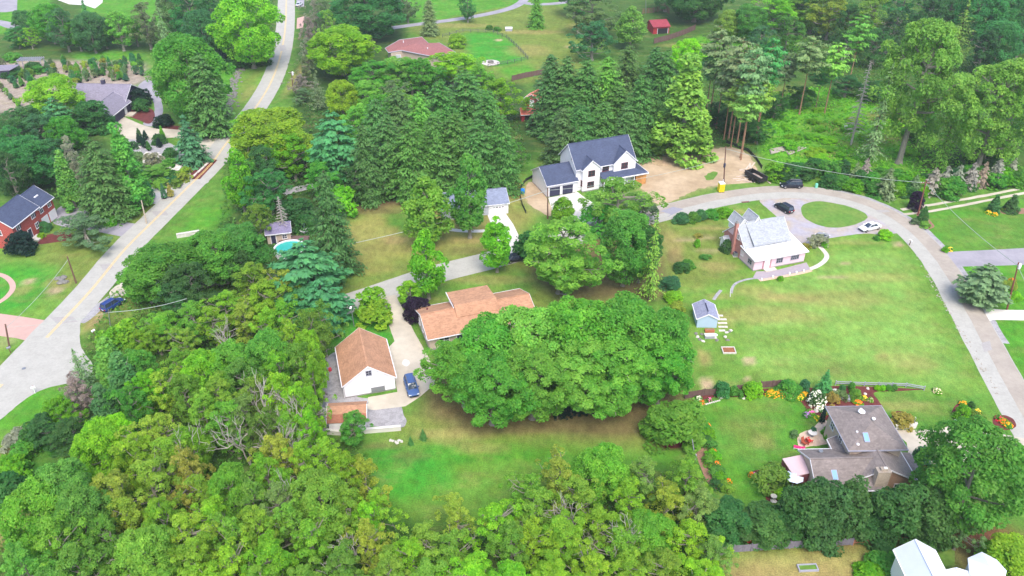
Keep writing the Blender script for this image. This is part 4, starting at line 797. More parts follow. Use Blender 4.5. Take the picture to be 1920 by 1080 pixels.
def rock(label, pos, s_, m, group=None, seed=0, name='boulder', cat='boulder', into=None, org=None):
    rng = random.Random(seed); b = MB() if into is None else into; v = []
    if into is not None: r0 = rng.uniform(0, 6)
    for z, k in ((0, 1), (.35, 1.0), (.65, .7), (.8, .25)):
        for i in range(7):
            a = i * 6.283 / 7; q_ = s_ * k * rng.uniform(.75, 1.15); v.append((q_ * math.cos(a) * 1.25, q_ * math.sin(a), z * s_ * rng.uniform(.85, 1.1) if z else 0))
    if into is not None: v = [(org.x + x * math.cos(r0) - y * math.sin(r0), org.y + x * math.sin(r0) + y * math.cos(r0), z_) for x, y, z_ in v]
    b.add(v, [(i * 7 + k, i * 7 + (k + 1) % 7, (i + 1) * 7 + (k + 1) % 7, (i + 1) * 7 + k) for i in range(3) for k in range(7)] + [tuple(21 + k for k in range(7)), tuple(range(6, -1, -1))])
    if into is not None: return
    o = b.build(name, m); p = G(*pos); o.location = p; o.rotation_euler[2] = rng.uniform(0, 6); tag(o, label, cat, group); return o
rockW = mat('rock_pale', S('#c4beb6'), .9, .2, 2, bump=.3); rockM = mat('rock_tan', S('#9c958a'), .9, .25, 2, bump=.3); rockG = mat('rock_grey', S('#77746f'), .9, .25, 2, bump=.3); rng = random.Random(2)
creek = smooth([G(*p) for p in [(242, 290), (262, 294), (285, 297), (305, 302), (320, 309), (335, 313)]], 12, False)
cb = MB()
for i in range(120):
    p = rng.choice(creek); rock('', None, rng.uniform(.2, .6), None, None, i, into=cb, org=Vector((p.x + rng.gauss(0, 1.0), p.y + rng.gauss(0, 1.8), 0)))
tag(cb.build('creek_stones', rockW), kind='stuff')
wallr = smooth([G(*p) for p in [(446, 128), (442, 150), (438, 175), (430, 200), (420, 222), (406, 246)]], 12, False)
cb = MB()
for i in range(260):
    p = rng.choice(wallr); rock('', None, rng.uniform(.18, .5), None, None, 100 + i, into=cb, org=Vector((p.x + rng.gauss(0, .7), p.y + rng.gauss(0, 1.6), 0)))
tag(cb.build('ditch_rubble', rockG), kind='stuff')
for i, (px, py) in enumerate([(736, 827), (742, 829), (748, 826), (753, 828), (732, 826), (745, 831)]): rock('pale rock in the small pile on the lawn', (px, py), .22, rockW, 'rock pile below the gravel court', 200 + i, 'rock', 'rock')
for i, (px, py) in enumerate([(110, 523), (116, 527), (120, 521), (114, 531), (123, 530)]): rock('grey rock in the cluster left of the road', (px, py), .6, rockG, 'rocks on the left verge lawn', 220 + i, 'rock', 'rock')
for i in range(15):
    t = i / 14; rock('pale stone edging the mulch bed along the curving lane', (376 + 16 * math.sin(t * 3), 299), .3, rockW, 'stones edging the corner mulch bed', 240 + i, 'stone', 'stone').location = G(360 + 36 * t, 333 - 33 * t)
for i in range(12): rock('white stone edging the garden bed by the brown fence', (1310 + i * 7, 0), .16, rockW, 'stones edging the garden bed', 260 + i, 'stone', 'stone').location = G(1309 + i * 3.6, 762 - i * 1.0)
for i, (px, py) in enumerate([(1352, 745), (1360, 744), (1393, 746), (1404, 744), (1575, 747), (1592, 752), (1566, 733), (1627, 729), (1530, 771), (1537, 768), (1622, 739), (1450, 940), (1665, 900)]): rock('pale ornamental stone set in the red mulch garden', (px, py), rng.uniform(.22, .42), rockW, 'ornamental stones in the mulch beds', 280 + i, 'stone', 'stone')
cb = MB()
for i in range(120):
    t = rng.random(); rock('', None, rng.uniform(.05, .16), None, None, 300 + i, into=cb, org=G(1716 + 156 * t + rng.gauss(0, 3), 478 + 262 * t))
tag(cb.build('verge_stones', rockM), kind='stuff')
r = rock('flat white boulder lying beside the corner pond bed', (333, 318), .8, rockW, None, 331)
# ------------------------------------------------------------------ utility poles and wires
def pole(label, base, top, arm=0, box=0, m=None, lamp=False, rr=.16):
    """base / top are photo positions of the two ends"""
    p = G(*base); lo, hi = 1, 20
    for _ in range(40):
        z = (lo + hi) / 2
        if PX(p.x, p.y, z)[1] > top[1]: lo = z
        else: hi = z
    q_ = G(top[0], top[1], lo); dx = min(max(q_.x - p.x, -1.2), 1.2)
    r = thing('light_post' if lamp else 'utility_pole', label, 'light post' if lamp else 'utility pole', p)
    b = MB(); b.tube([(0, 0, 0), (dx * .5, 0, lo * .5), (dx, 0, lo)], [rr, rr * .85, rr * .7], 8); b.build('pole', m or poleM, r)
    if arm: 
        b = MB(); b.box(dx - arm, dx + arm, -.07, .07, lo - .7, lo - .55)
        o = b.build('crossarm', m or poleM, r); b = MB()
        for x in (-arm * .9, -arm * .45, arm * .45, arm * .9): b.lathe([(.05, lo - .55), (.07, lo - .45), (.03, lo - .36)], 6, (dx + x, 0))
        b.build('insulator', trimW, o)
    if box: 
        b = MB(); b.lathe([(.24, lo - box - .9), (.27, lo - box - .5), (.27, lo - box), (.12, lo - box + .12)], 10, (dx + .34, -.1)); o = b.build('transformer', trimW if box < 3 else doorD, r)
    if lamp: blk(r, 'lamp_head', trimW, (dx - .18, dx + .18, -.5, .15, lo - .06, lo + .1))
    return Vector((p.x + dx, p.y, lo - .6))
A_ = pole('tall brown utility pole at the building site by the toilet', (1357, 342), (1361, 274), 0, 4.2)
B_ = pole('brown utility pole in front of the dark garage doors', (1027, 410), (1027, 352))
C_ = pole('slim brown utility pole on the lawn left of the road', (143, 531), (126, 481))
D_ = pole('pale utility pole on the verge beside the nursery gravel', (275, 419), (265, 376), 0, 0, mat('pole_pale', S('#b5a794'), .9, .15, 4))
E_ = pole('reddish utility pole with crossarm at the two-track entrance', (1721, 403), (1737, 338), 1.0, 0, mat('pole_red', S('#7a4a42'), .9, .2, 4))
F_ = pole('far utility pole with transformer beside the upper road', (550, 170), (546, 133), .8, .3)
G_ = pole('utility pole with white transformer in front of the tall spruce', (629, 506), (628, 458), 0, .6)
H_ = pole('thin grey utility pole by the blue parked car', (207, 612), (203, 580), 0, 0, metG, False, .1)
I_ = pole('dark utility pole on the grass by the pink driveway', (18, 652), (10, 608))
J_ = pole('grey steel light post on the grass behind the garage', (664, 612), (658, 576), 0, 0, metG, True, .09)
K_ = pole('leaning utility pole with white transformer behind the silver pine', (1888, 580), (1878, 492), 0, .3, mat('pole_red', (.2, .1, .08)))
L_ = pole('slim pole beside the far paddock fence', (1211, 26), (1211, -20), 0, 0, metG, False, .12)
pole('short white marker post on the pink house lawn', (1369, 556), (1370, 541), 0, 0, trimW, False, .06)
pole('grey post at the pale fence left of the mulch bed', (1303, 858), (1298, 824), 0, 0, trimG, False, .08)
def wire(label, a, c, sag=.7, r_=.045):
    b = MB(); pts = [Vector(a).lerp(Vector(c), t / 10) - Vector((0, 0, sag * 4 * (t / 10) * (1 - t / 10))) for t in range(11)]
    o = b.build('x', poleM) if False else None
    b.tube(pts, r_, 4); tag(b.build('power_line', mat('cable_grey', S('#98a098'), .6, .1, 3)), label, 'power line')
wire('cable from the building-site pole to the reddish crossarm pole', A_, E_, 1.2); wire('cable sagging from the building-site pole to the dark garage pole', A_ - Vector((0, 0, 2.4)), B_, 1.2)
wire('cable from the garage pole to the white transformer pole over the dry lawn', B_, G_, .8, .06); wire('cable from the reddish crossarm pole to the leaning transformer pole', E_, K_, .8, .06)
wire('cable leaving the leaning transformer pole toward the lower right road', K_, G(2080, 800, 9), .8, .06); wire('cable from the thin grey pole into the left wood', H_, G(350, 560, 8), .5, .06)
wire('cable crossing the yellow-lined road from the pink driveway pole', I_, C_, .6); wire('cable from the pink driveway pole to the thin grey pole', I_, H_, .5, .03)
# ------------------------------------------------------------------ fences and walls
def fence(name, label, pts, h, m, kind='board', step=2.2, world=False):
    P_ = [p if world else G(*p) for p in pts]; o = thing(name, label, 'fence', P_[0]); b = MB(); done = []; O = P_[0]
    for a, c in zip(P_, P_[1:]):
        d = c - a; n_ = max(1, round(d.length / step)); u = d.normalized(); w_ = Vector((-u.y, u.x, 0))
        def bar(s0, s1, t, z0, z1, bb=None):
            q0, q1 = a + u * s0 - O, a + u * s1 - O; e = [q0 - w_ * t, q1 - w_ * t, q1 + w_ * t, q0 + w_ * t]
            (bb or b).prism([(v.x, v.y) for v in e], z0, z1)
        for k in range(n_ + 1):
            s0 = d.length * k / n_; pm = MB(); bar(s0 - .06, s0 + .06, .075, 0, h + .08, pm)
            if k < n_ or c is P_[-1]: pm.build('post', m, o)
        if kind == 'board':
            s0 = .0
            while s0 < d.length - .05:
                bar(s0, min(s0 + .19, d.length), .02, .06, h - .06 * random.Random(int(s0 * 100)).random()); s0 += .21
        elif kind == 'rail':
            for z in (h * .4, h * .8): bar(0, d.length, .04, z, z + .12)
        elif kind == 'slats':
            for k in range(4): bar(0, d.length, .03, h * (.12 + .24 * k), h * (.12 + .24 * k) + .13)
        else: bar(0, d.length, .012, .0, h)
    b.build({'board': 'panel', 'rail': 'rails', 'slats': 'rails'}.get(kind, 'fabric'), m, o)
    return o
fence('picket_fence', 'grey weathered board fence along the bottom behind the dark trees', [(1330, 1042), (1375, 1036), (1440, 1031), (1520, 1026), (1597, 1022)], 1.3, woodG)
fence('split_rail_fence', 'orange cedar split-rail fence continuing from the grey board fence', [(1599, 1022), (1650, 1018), (1700, 1016), (1775, 1013)], .9, railO, 'rail')
fence('board_fence', 'dark brown board fence behind the red mulch bed', [(1284, 748), (1320, 742), (1345, 741), (1382, 735), (1425, 728), (1470, 724)], 1.35, woodB)
fence('rail_fence', 'low pale rail fence at the edge of the big lawn', [(1566, 722), (1620, 724), (1698, 726), (1732, 732)], .8, trimG, 'rail')
fence('board_fence', 'dark board fence left of the orange-roofed sheds', [(960, 152), (985, 146), (1018, 140)], 1.7, woodB)
fence('board_fence', 'weathered board fence curving below the red shed', [(1226, 82), (1255, 75), (1285, 64), (1303, 56)], 1.9, woodB)
fence('paddock_fence', 'reddish slatted paddock fence behind the red shed', [(1205, 26), (1225, 24), (1248, 19), (1254, 26)], 2.0, mat('paddock_red', S('#8a5a58'), .9, .2, 3), 'slats')
fence('yard_fence', 'dark wire fence round the vivid green yard', [(830, 70), (868, 60), (925, 62), (950, 72), (968, 88), (990, 112), (952, 120), (915, 127)], 1.2, mat('wire_fence_dark', S('#5f665c'), .8, .1, 3), 'rail', 3)
silt = mat('silt_fabric', (.025, .035, .03), .7, .2, 2)
fence('silt_fence', 'black silt fence curving left of the white house', [(1000, 332), (986, 340), (977, 352), (975, 368), (979, 385), (986, 400)], .7, silt, 'mesh')
fence('silt_fence', 'black silt fence along the top of the dirt lot', [(1362, 268), (1380, 275), (1402, 284), (1418, 300), (1428, 316)], .8, silt, 'mesh')
fence('garden_fence', 'short pale rail fence beside the orange flowers', [(1297, 822), (1300, 845), (1304, 862)], .9, trimG, 'rail')
def wallthing(name, label, pts, h, t, m, cat='wall'):
    P_ = [G(*p) for p in pts]; o = thing(name, label, cat, P_[0]); b = MB(); O = P_[0]; c2 = MB()
    for a, c in zip(P_, P_[1:]):
        u = (c - a).normalized(); w_ = Vector((-u.y, u.x, 0)) * t / 2; e = [a - w_ - O, c - w_ - O, c + w_ - O, a + w_ - O]; b.prism([(v.x, v.y) for v in e], 0, h)
        w_ *= 1.2; e = [a - w_ - O, c - w_ - O, c + w_ - O, a + w_ - O]; c2.prism([(v.x, v.y) for v in e], h + .002, h + .1)
    b.build('wall', m, o); c2.build('coping', m, o)
wallthing('retaining_wall', 'white retaining wall below the gravel court', [(612, 813), (640, 815), (680, 812), (752, 806)], .7, .4, concw)
wallthing('retaining_wall', 'white low wall beside the concrete drive of the brick house', [(1678, 804), (1716, 802)], .6, .35, concw); wallthing('retaining_wall', 'short white wall end at the mulch triangle', [(1716, 801), (1712, 788)], .6, .35, concw)
wallthing('retaining_wall', 'pale retaining wall by the dead spruce near the pool', [(332, 446), (375, 439)], .8, .5, rockW)
# ------------------------------------------------------------------ yard things
r = thing('swimming_pool', 'round above-ground pool with turquoise water behind the teal pine', 'pool', G(545, 474))
b = MB(); b.lathe([(3.0, 0), (3.0, 1.15), (3.15, 1.2), (3.15, 1.26), (2.85, 1.26), (2.85, .4)], 28); b.build('wall', trimW, r)
b = MB(); b.lathe([(2.84, .85), (2.84, 1.02)], 28); b.build('water', mat('pool_water', S('#35a89c'), .08, .08, .8, spec=.6), r)
b = MB()
for k in range(14): a = k * 6.283 / 14; b = MB(); b.tube([(3.1 * math.cos(a), 3.1 * math.sin(a), 0), (3.1 * math.cos(a), 3.1 * math.sin(a), 1.2)], .07, 4); b.build('post', trimW, r)
blk(r, 'ladder', trimW, (3.2, 3.3, -.4, -.3, 0, 1.9), (3.2, 3.3, .3, .4, 0, 1.9), (3.2, 3.5, -.3, .3, .5, .56), (3.2, 3.5, -.3, .3, 1.0, 1.06))
r = thing('pool_deck', 'brown deck boards between the cabin and the round pool', 'deck', G(548, 452)); blk(r, 'boards', woodB, (-2.4, 3.4, -1.2, 1.2, .5, .6)); blk(r, 'joists', woodB, (-2.3, -2.1, -1.1, 1.1, 0, .5), (3.1, 3.3, -1.1, 1.1, 0, .5))
r = thing('deck_chair', 'red deck chair beside the round pool', 'chair', G(543, 449)); r.location.z = .61; blk(r, 'seat', mat('cloth_red', S('#a33440'), .8, .1, 3), (-.4, .4, -.4, .4, .35, .42)); b = MB(); b.slab([(-.4, .4, .4), (.4, .4, .4), (.4, .7, 1.0), (-.4, .7, 1.0)], .06); b.build('backrest', mat('cloth_red', (.3, .03, .04)), r); blk(r, 'legs', trimW, *[(x, x + .06, y, y + .06, 0, .35) for x in (-.4, .34) for y in (-.4, .34)])
r = thing('garden_table', 'pale round garden table on the patch behind the pool', 'table', G(572, 437)); b = MB(); b.lathe([(1.0, .7), (1.05, .78)], 12); b.build('tabletop', trimW, r); b = MB(); b.lathe([(.4, 0), (.1, .1), (.1, .7)], 8); b.build('pedestal', trimW, r)
r = thing('garden_statue', 'pale blue standing garden ornament behind the round pool', 'ornament', G(571, 431)); b = MB(); b.lathe([(.4, 0), (.42, .2), (.2, .4), (.28, 1.0), (.32, 1.5), (.14, 1.8), (.2, 2.0), (.05, 2.2)], 8); b.build('figure', sidB, r)
r = thing('fire_pit', 'round stone fire pit circle in the vivid green yard', 'fire pit', G(920, 118)); b = MB(); b.lathe([(2.9, 0), (2.9, .12), (2.2, .14)], 24); b.build('paving', mat('stone_ring', S('#c3b8b4'), .9, .15, 2), r)
b = MB(); b.lathe([(1.0, .12), (1.0, .6), (.75, .6), (.75, .2)], 16); b.build('ring', rockG, r)
r = thing('storage_box', 'white rectangular box on the far lawn above the fenced yard', 'box', G(954, 57)); b = MB(); b.box(-1.2, 1.2, -1.1, 1.1, 0, .8); b.build('body', trimG, r); blk(r, 'lid', trimW, (-1.3, 1.3, -1.2, 1.2, .802, .95))
def frame_bed(label, pos, wx, wy, ang, m, fill):
    r = thing('raised_bed', label, 'raised bed', G(*pos), rad(ang)); t = .14
    blk(r, 'frame', m, (-wx / 2, wx / 2, -wy / 2, -wy / 2 + t, 0, .28), (-wx / 2, wx / 2, wy / 2 - t, wy / 2, 0, .28), (-wx / 2, -wx / 2 + t, -wy / 2 + t, wy / 2 - t, 0, .28), (wx / 2 - t, wx / 2, -wy / 2 + t, wy / 2 - t, 0, .28)); blk(r, 'soil', fill, (-wx / 2 + t, wx / 2 - t, -wy / 2 + t, wy / 2 - t, 0, .16))
frame_bed('small stone-edged bed with rusty soil on the big lawn', (1366, 658), 2.2, 1.7, 0, rockW, mat('soil_rust', S('#8a5a3c'), .95, .4, 3, bump=.4)); frame_bed('empty grass-filled timber bed on the dry lawn at the bottom', (1514, 1066), 2.4, 1.0, 3, trimG, lawnm)
# pavers beside the blue shed, junk behind it
for i in range(5):
    for j in range(3):
        if (i, j) in ((0, 2), (4, 2)): continue
        o = blk(None, 'stepping_slab', conc, (-.28, .28, -.25, .25, 0, .06)); o.location = G(1347 + i * 1.0 + j * 5.6, 592 + i * 7.0); tag(o, 'pale square slab in the loose paving beside the blue shed', 'paving slab', 'paving slabs by the blue shed')
r = thing('storage_chest', 'pale low storage chest standing behind the blue shed', 'chest', G(1330, 633), rad(2)); blk(r, 'body', trimG, (-.8, .8, -.35, .35, 0, .55)); blk(r, 'lid', trimW, (-.85, .85, -.4, .4, .552, .64))
r = thing('planter_box', 'terracotta planter against the front of the blue shed', 'planter', G(1330, 622)); blk(r, 'trough', mat('terracotta', S('#b06a4a'), .9, .15, 3), (-.8, .8, -.3, .3, 0, .5)); blk(r, 'soil', brownm, (-.7, .7, -.2, .2, .501, .54))
for i, (px, py) in enumerate([(1308, 632), (1312, 637), (1318, 640), (1305, 626), (1341, 634), (1344, 638), (1362, 624), (1367, 622), (1360, 632), (1364, 638), (1370, 620), (1316, 627)]): rock('broken stone lying in the rubble near the blue shed', (px, py), .3, rockG if i % 2 else rockW, 'rubble near the blue shed', 400 + i, 'stone', 'stone')
r = thing('old_tyre', 'white painted tyre ring beside the storage chest', 'tyre', G(1341, 629)); b = MB(); 
for k in range(12): a = k * 6.283 / 12; a2 = (k + 1) * 6.283 / 12; b.tube([(.3 * math.cos(a), .3 * math.sin(a), .12), (.3 * math.cos(a2), .3 * math.sin(a2), .12)], .11, 6)
b.build('ring', trimW, r)
# parasol, garden furniture of the brick house
r = thing('parasol', 'pale blue octagonal parasol beside the blush awning', 'parasol', G(1484, 914)); b = MB(); n_ = 8
b.add([(0, 0, 2.6)] + [(1.25 * math.cos(k * 6.283 / n_), 1.25 * math.sin(k * 6.283 / n_), 2.05) for k in range(n_)], [(0, 1 + k, 1 + (k + 1) % n_) for k in range(n_)] ); b.add([(0, 0, 2.5)] + [(1.2 * math.cos(k * 6.283 / n_), 1.2 * math.sin(k * 6.283 / n_), 2.0) for k in range(n_)], [(0, 1 + (k + 1) % n_, 1 + k) for k in range(n_)]); b.build('canopy', mat('canvas_ice', S('#cfe0ee'), .8, .05, 1), r); b = MB(); b.tube([(0, 0, 0), (0, 0, 2.65)], .04, 6); b.lathe([(.35, 0), (.3, .1), (.05, .14)], 8); b.build('pole', metG, r)
redc = mat('plastic_scarlet', S('#c8322f'), .5, .05, 2)
def achair(label, pos, ang, m, group=None):
    r = thing('garden_chair', label, 'chair', G(*pos), rad(ang), group); b = MB(); b.slab([(-.3, -.35, .42), (.3, -.35, .42), (.3, .3, .3), (-.3, .3, .3)], .05); b.build('seat', m, r)
    b = MB(); b.slab([(-.3, .28, .32), (.3, .28, .32), (.26, .62, 1.05), (-.26, .62, 1.05)], .05); b.build('backrest', m, r); blk(r, 'armrest', m, (-.42, -.3, -.4, .4, .6, .65)); blk(r, 'armrest', m, (.3, .42, -.4, .4, .6, .65))
    for x in (-.36, .32): 
        for y in (-.36, .32): blk(r, 'leg', m, (x, x + .06, y, y + .06, 0, .6))
achair('left red garden chair in the mulch behind the grey fence', (1402, 1016), 200, redc, 'red chairs by the grey fence'); achair('right red garden chair in the mulch behind the grey fence', (1411, 1017), 160, redc, 'red chairs by the grey fence')
achair('red patio chair nearer the wall on the flagstones', (1516, 830), 120, redc); achair('rust patio chair at the outer edge of the flagstones', (1508, 834), 30, mat('plastic_rust', S('#a0503c'), .6, .1, 2))
r = thing('patio_table', 'pale round patio table on the flagstones', 'table', G(1522, 818)); b = MB(); b.lathe([(.6, .68), (.64, .74)], 12); b.build('tabletop', concw, r); b = MB(); b.lathe([(.3, 0), (.08, .08), (.08, .68)], 8); b.build('pedestal', metG, r)
r = thing('garden_bench', 'weathered pale bench among the red mulch', 'bench', G(1593, 748), rad(55)); blk(r, 'seat', trimG, (-.8, .8, -.2, .2, .38, .45)); blk(r, 'legs', trimG, (-.75, -.65, -.2, .2, 0, .38), (.65, .75, -.2, .2, 0, .38)); blk(r, 'backrest', trimG, (-.8, .8, .2, .26, .5, .85))
r = thing('garden_cushion', 'magenta lounger at the lower edge of the flagstone patio', 'lounger', G(1497, 842), rad(-20)); blk(r, 'mattress', mat('cloth_magenta', S('#d0306e'), .8, .1, 3), (-.7, .5, -.25, .25, .3, .4)); blk(r, 'headrest', mat('cloth_magenta', (.4, .05, .2)), (.5, .85, -.25, .25, .32, .5)); blk(r, 'frame', trimW, (-.7, .8, -.28, .28, .22, .3), (-.65, -.58, -.25, .25, 0, .22), (.6, .67, -.25, .25, 0, .22)); r.name = 'sun_lounger'
r = thing('birdbath', 'small pale birdbath at the foot of the olive shrub', 'birdbath', G(1449, 938)); b = MB(); b.lathe([(.25, 0), (.1, .1), (.08, .6), (.4, .75), (.42, .82), (.3, .76)], 10); b.build('basin', rockW, r)
r = thing('garden_figure', 'blue and white garden ornament in the left flower border', 'ornament', G(1327, 866)); b = MB(); b.lathe([(.25, 0), (.22, .5), (.1, .6), (.2, .8), (.05, 1.0)], 8); b.build('figure', sidB, r)
r = thing('white_lamp_pillar', 'white gate pillar with cap at the drive of the brick house', 'pillar', G(1791, 800)); blk(r, 'shaft', trimW, (-.3, .3, -.3, .3, 0, 1.1)); b = MB(); b.add([(-.38, -.38, 1.1), (.38, -.38, 1.1), (.38, .38, 1.1), (-.38, .38, 1.1), (0, 0, 1.4)], [(3, 2, 1, 0), (0, 1, 4), (1, 2, 4), (2, 3, 4), (3, 0, 4)]); b.build('cap', trimW, r); r.name = 'gate_pillar'
r = thing('outdoor_unit', 'grey air conditioner at the foot of the brick chimney', 'air conditioner', G(1379, 480)); blk(r, 'casing', metG, (-.45, .45, -.4, .4, .08, .85)); blk(r, 'plinth', conc, (-.55, .55, -.5, .5, 0, .08)); b = MB(); b.lathe([(.34, .852), (.34, .88)], 12); b.build('fan_grille', doorD, r)
for i, (px, py) in enumerate([(1428, 525), (1449, 520), (1480, 514), (1493, 512), (1507, 509)]): barrel('white flower pot along the patio edging of the pink house', (px, py), trimW, .18, .35, 'flower pot', 'flower_pot', 'flower pots on the patio edging')
r = thing('storm_grate', 'rusty storm drain grate at the kerb of the lane', 'grate', G(1398, 379), rad(10)); blk(r, 'frame', doorD, (-.9, .9, -.3, .3, .03, .06)); blk(r, 'bars', railO, *[(-.8 + k * .2, -.7 + k * .2, -.25, .25, .061, .075) for k in range(8)])
r = thing('scrap_heap', 'rusty scrap metal strip leaning by the gravel at the wood edge', 'scrap', G(607, 757)); b = MB(); rng = random.Random(9)
for k in range(26): 
    x, y = rng.uniform(-.7, .8), rng.uniform(-2.6, 2.4); s_ = rng.uniform(.15, .4); b.box(x, x + s_, y, y + s_ * rng.uniform(.6, 2), 0, rng.uniform(.15, .6))
b.build('pieces', mat('scrap_mixed', S('#7a625e'), .8, .5, 2, col2=S('#a8a4a8')), r); blk(r, 'sheet', metG, (-.9, .5, -2.6, -.4, .6, .66)); r.name = 'scrap_pile'
# trampoline-like toy in the far yard, white block among the brush
r = thing('survey_marker', 'small white sign standing in the green brush slope', 'sign', G(1584, 246)); blk(r, 'post', trimW, (-.05, .05, -.04, .04, 0, 1.2)); blk(r, 'plate', trimW, (-.45, .45, -.08, -.041, .8, 1.6))
r = thing('log_bundle', 'grey cut logs lying on the brush slope', 'logs', G(1466, 285), rad(25)); b = MB()
for k in range(5): b.tube([(-3.5 + k * .3, k * .45, .25), (3.5 - k * .4, k * .5, .25)], [.22, .16], 7)
b.build('trunks', mat('log_grey', S('#9d958a'), .9, .2, 2), r)
r = thing('log_bundle', 'second bundle of grey logs right of the first on the slope', 'logs', G(1495, 285), rad(38)); b = MB()
for k in range(4): b.tube([(-3.5 + k * .3, k * .5, .25), (3.5 - k * .4, k * .6, .25)], [.2, .14], 7)
b.build('trunks', mat('log_grey', (.3, .28, .25)), r)
r = thing('drain_culvert', 'black culvert mouth beside the corner mulch bed', 'culvert', G(386, 298), rad(40)); b = MB(); b.tube([(0, -1.2, .5), (0, 1.2, .5)], .6, 12); b.build('pipe', blackp, r); blk(r, 'headwall', conc, (-1.1, 1.1, 1.2, 1.4, 0, 1.2))
r = thing('manhole_cover', 'dark round manhole cover on the yellow-lined road', 'manhole cover', G(45, 691)); b = MB(); b.lathe([(.32, .02), (.32, .035)], 16); b.build('lid', metG, r); r.location.z = .01
# ------------------------------------------------------------------ tree prototypes (crown and trunk meshes, shared by copies)
LEAF = leaf_mat('leaf', .56); NEED = leaf_mat('needle', .3)
bark = mat('bark_grey', S('#857f74'), .95, .25, 3, bump=.4); barkS = mat('bark_orange', S('#96745c'), .95, .25, 2, bump=.4); barkD = mat('bark_silver', S('#a39c94'), .95, .2, 3); barkB = mat('bark_brown', S('#5e4d42'), .95, .25, 3)
def unit(v): return v / (np.linalg.norm(v, axis=-1, keepdims=True) + 1e-9)
def leafmesh(name, c, nrm, size, asp, rng, m, tang=None, tone=None):
    N = len(c); nrm = unit(nrm)
    t = rng.normal(size=(N, 3)) if tang is None else tang
    t = unit(t - (t * nrm).sum(1, keepdims=True) * nrm); bt = np.cross(nrm, t)
    s = size[:, None]; a = asp if np.ndim(asp) == 0 else asp[:, None]
    k = rng.uniform(.75, 1.1, (N, 4, 1))
    q = np.stack([c - t * s, c - bt * s * a, c + t * s, c + bt * s * a], 1)     # diamond leaf spray
    q = c[:, None] + (q - c[:, None]) * k
    q[:, 0] += nrm * s * .12; q[:, 2] -= nrm * s * .25
    me = bpy.data.meshes.new(name); me.vertices.add(N * 4); me.vertices.foreach_set('co', q.astype(np.float32).ravel())
    me.loops.add(N * 4); me.loops.foreach_set('vertex_index', np.arange(N * 4)); me.polygons.add(N)
    me.polygons.foreach_set('loop_start', np.arange(0, N * 4, 4)); me.polygons.foreach_set('loop_total', np.full(N, 4)); me.update(calc_edges=True)
    at_ = me.attributes.new('tone', 'FLOAT', 'FACE'); at_.data.foreach_set('value', (rng.uniform(0, 1, N) if tone is None else np.clip(tone, 0, 1)).astype(np.float32))
    me.materials.append(m); return me
def meshof(b, name, m):
    me = bpy.data.meshes.new(name); me.from_pydata(b.v, [], b.f); me.materials.append(m); me.update(); return me
PROTO = {}
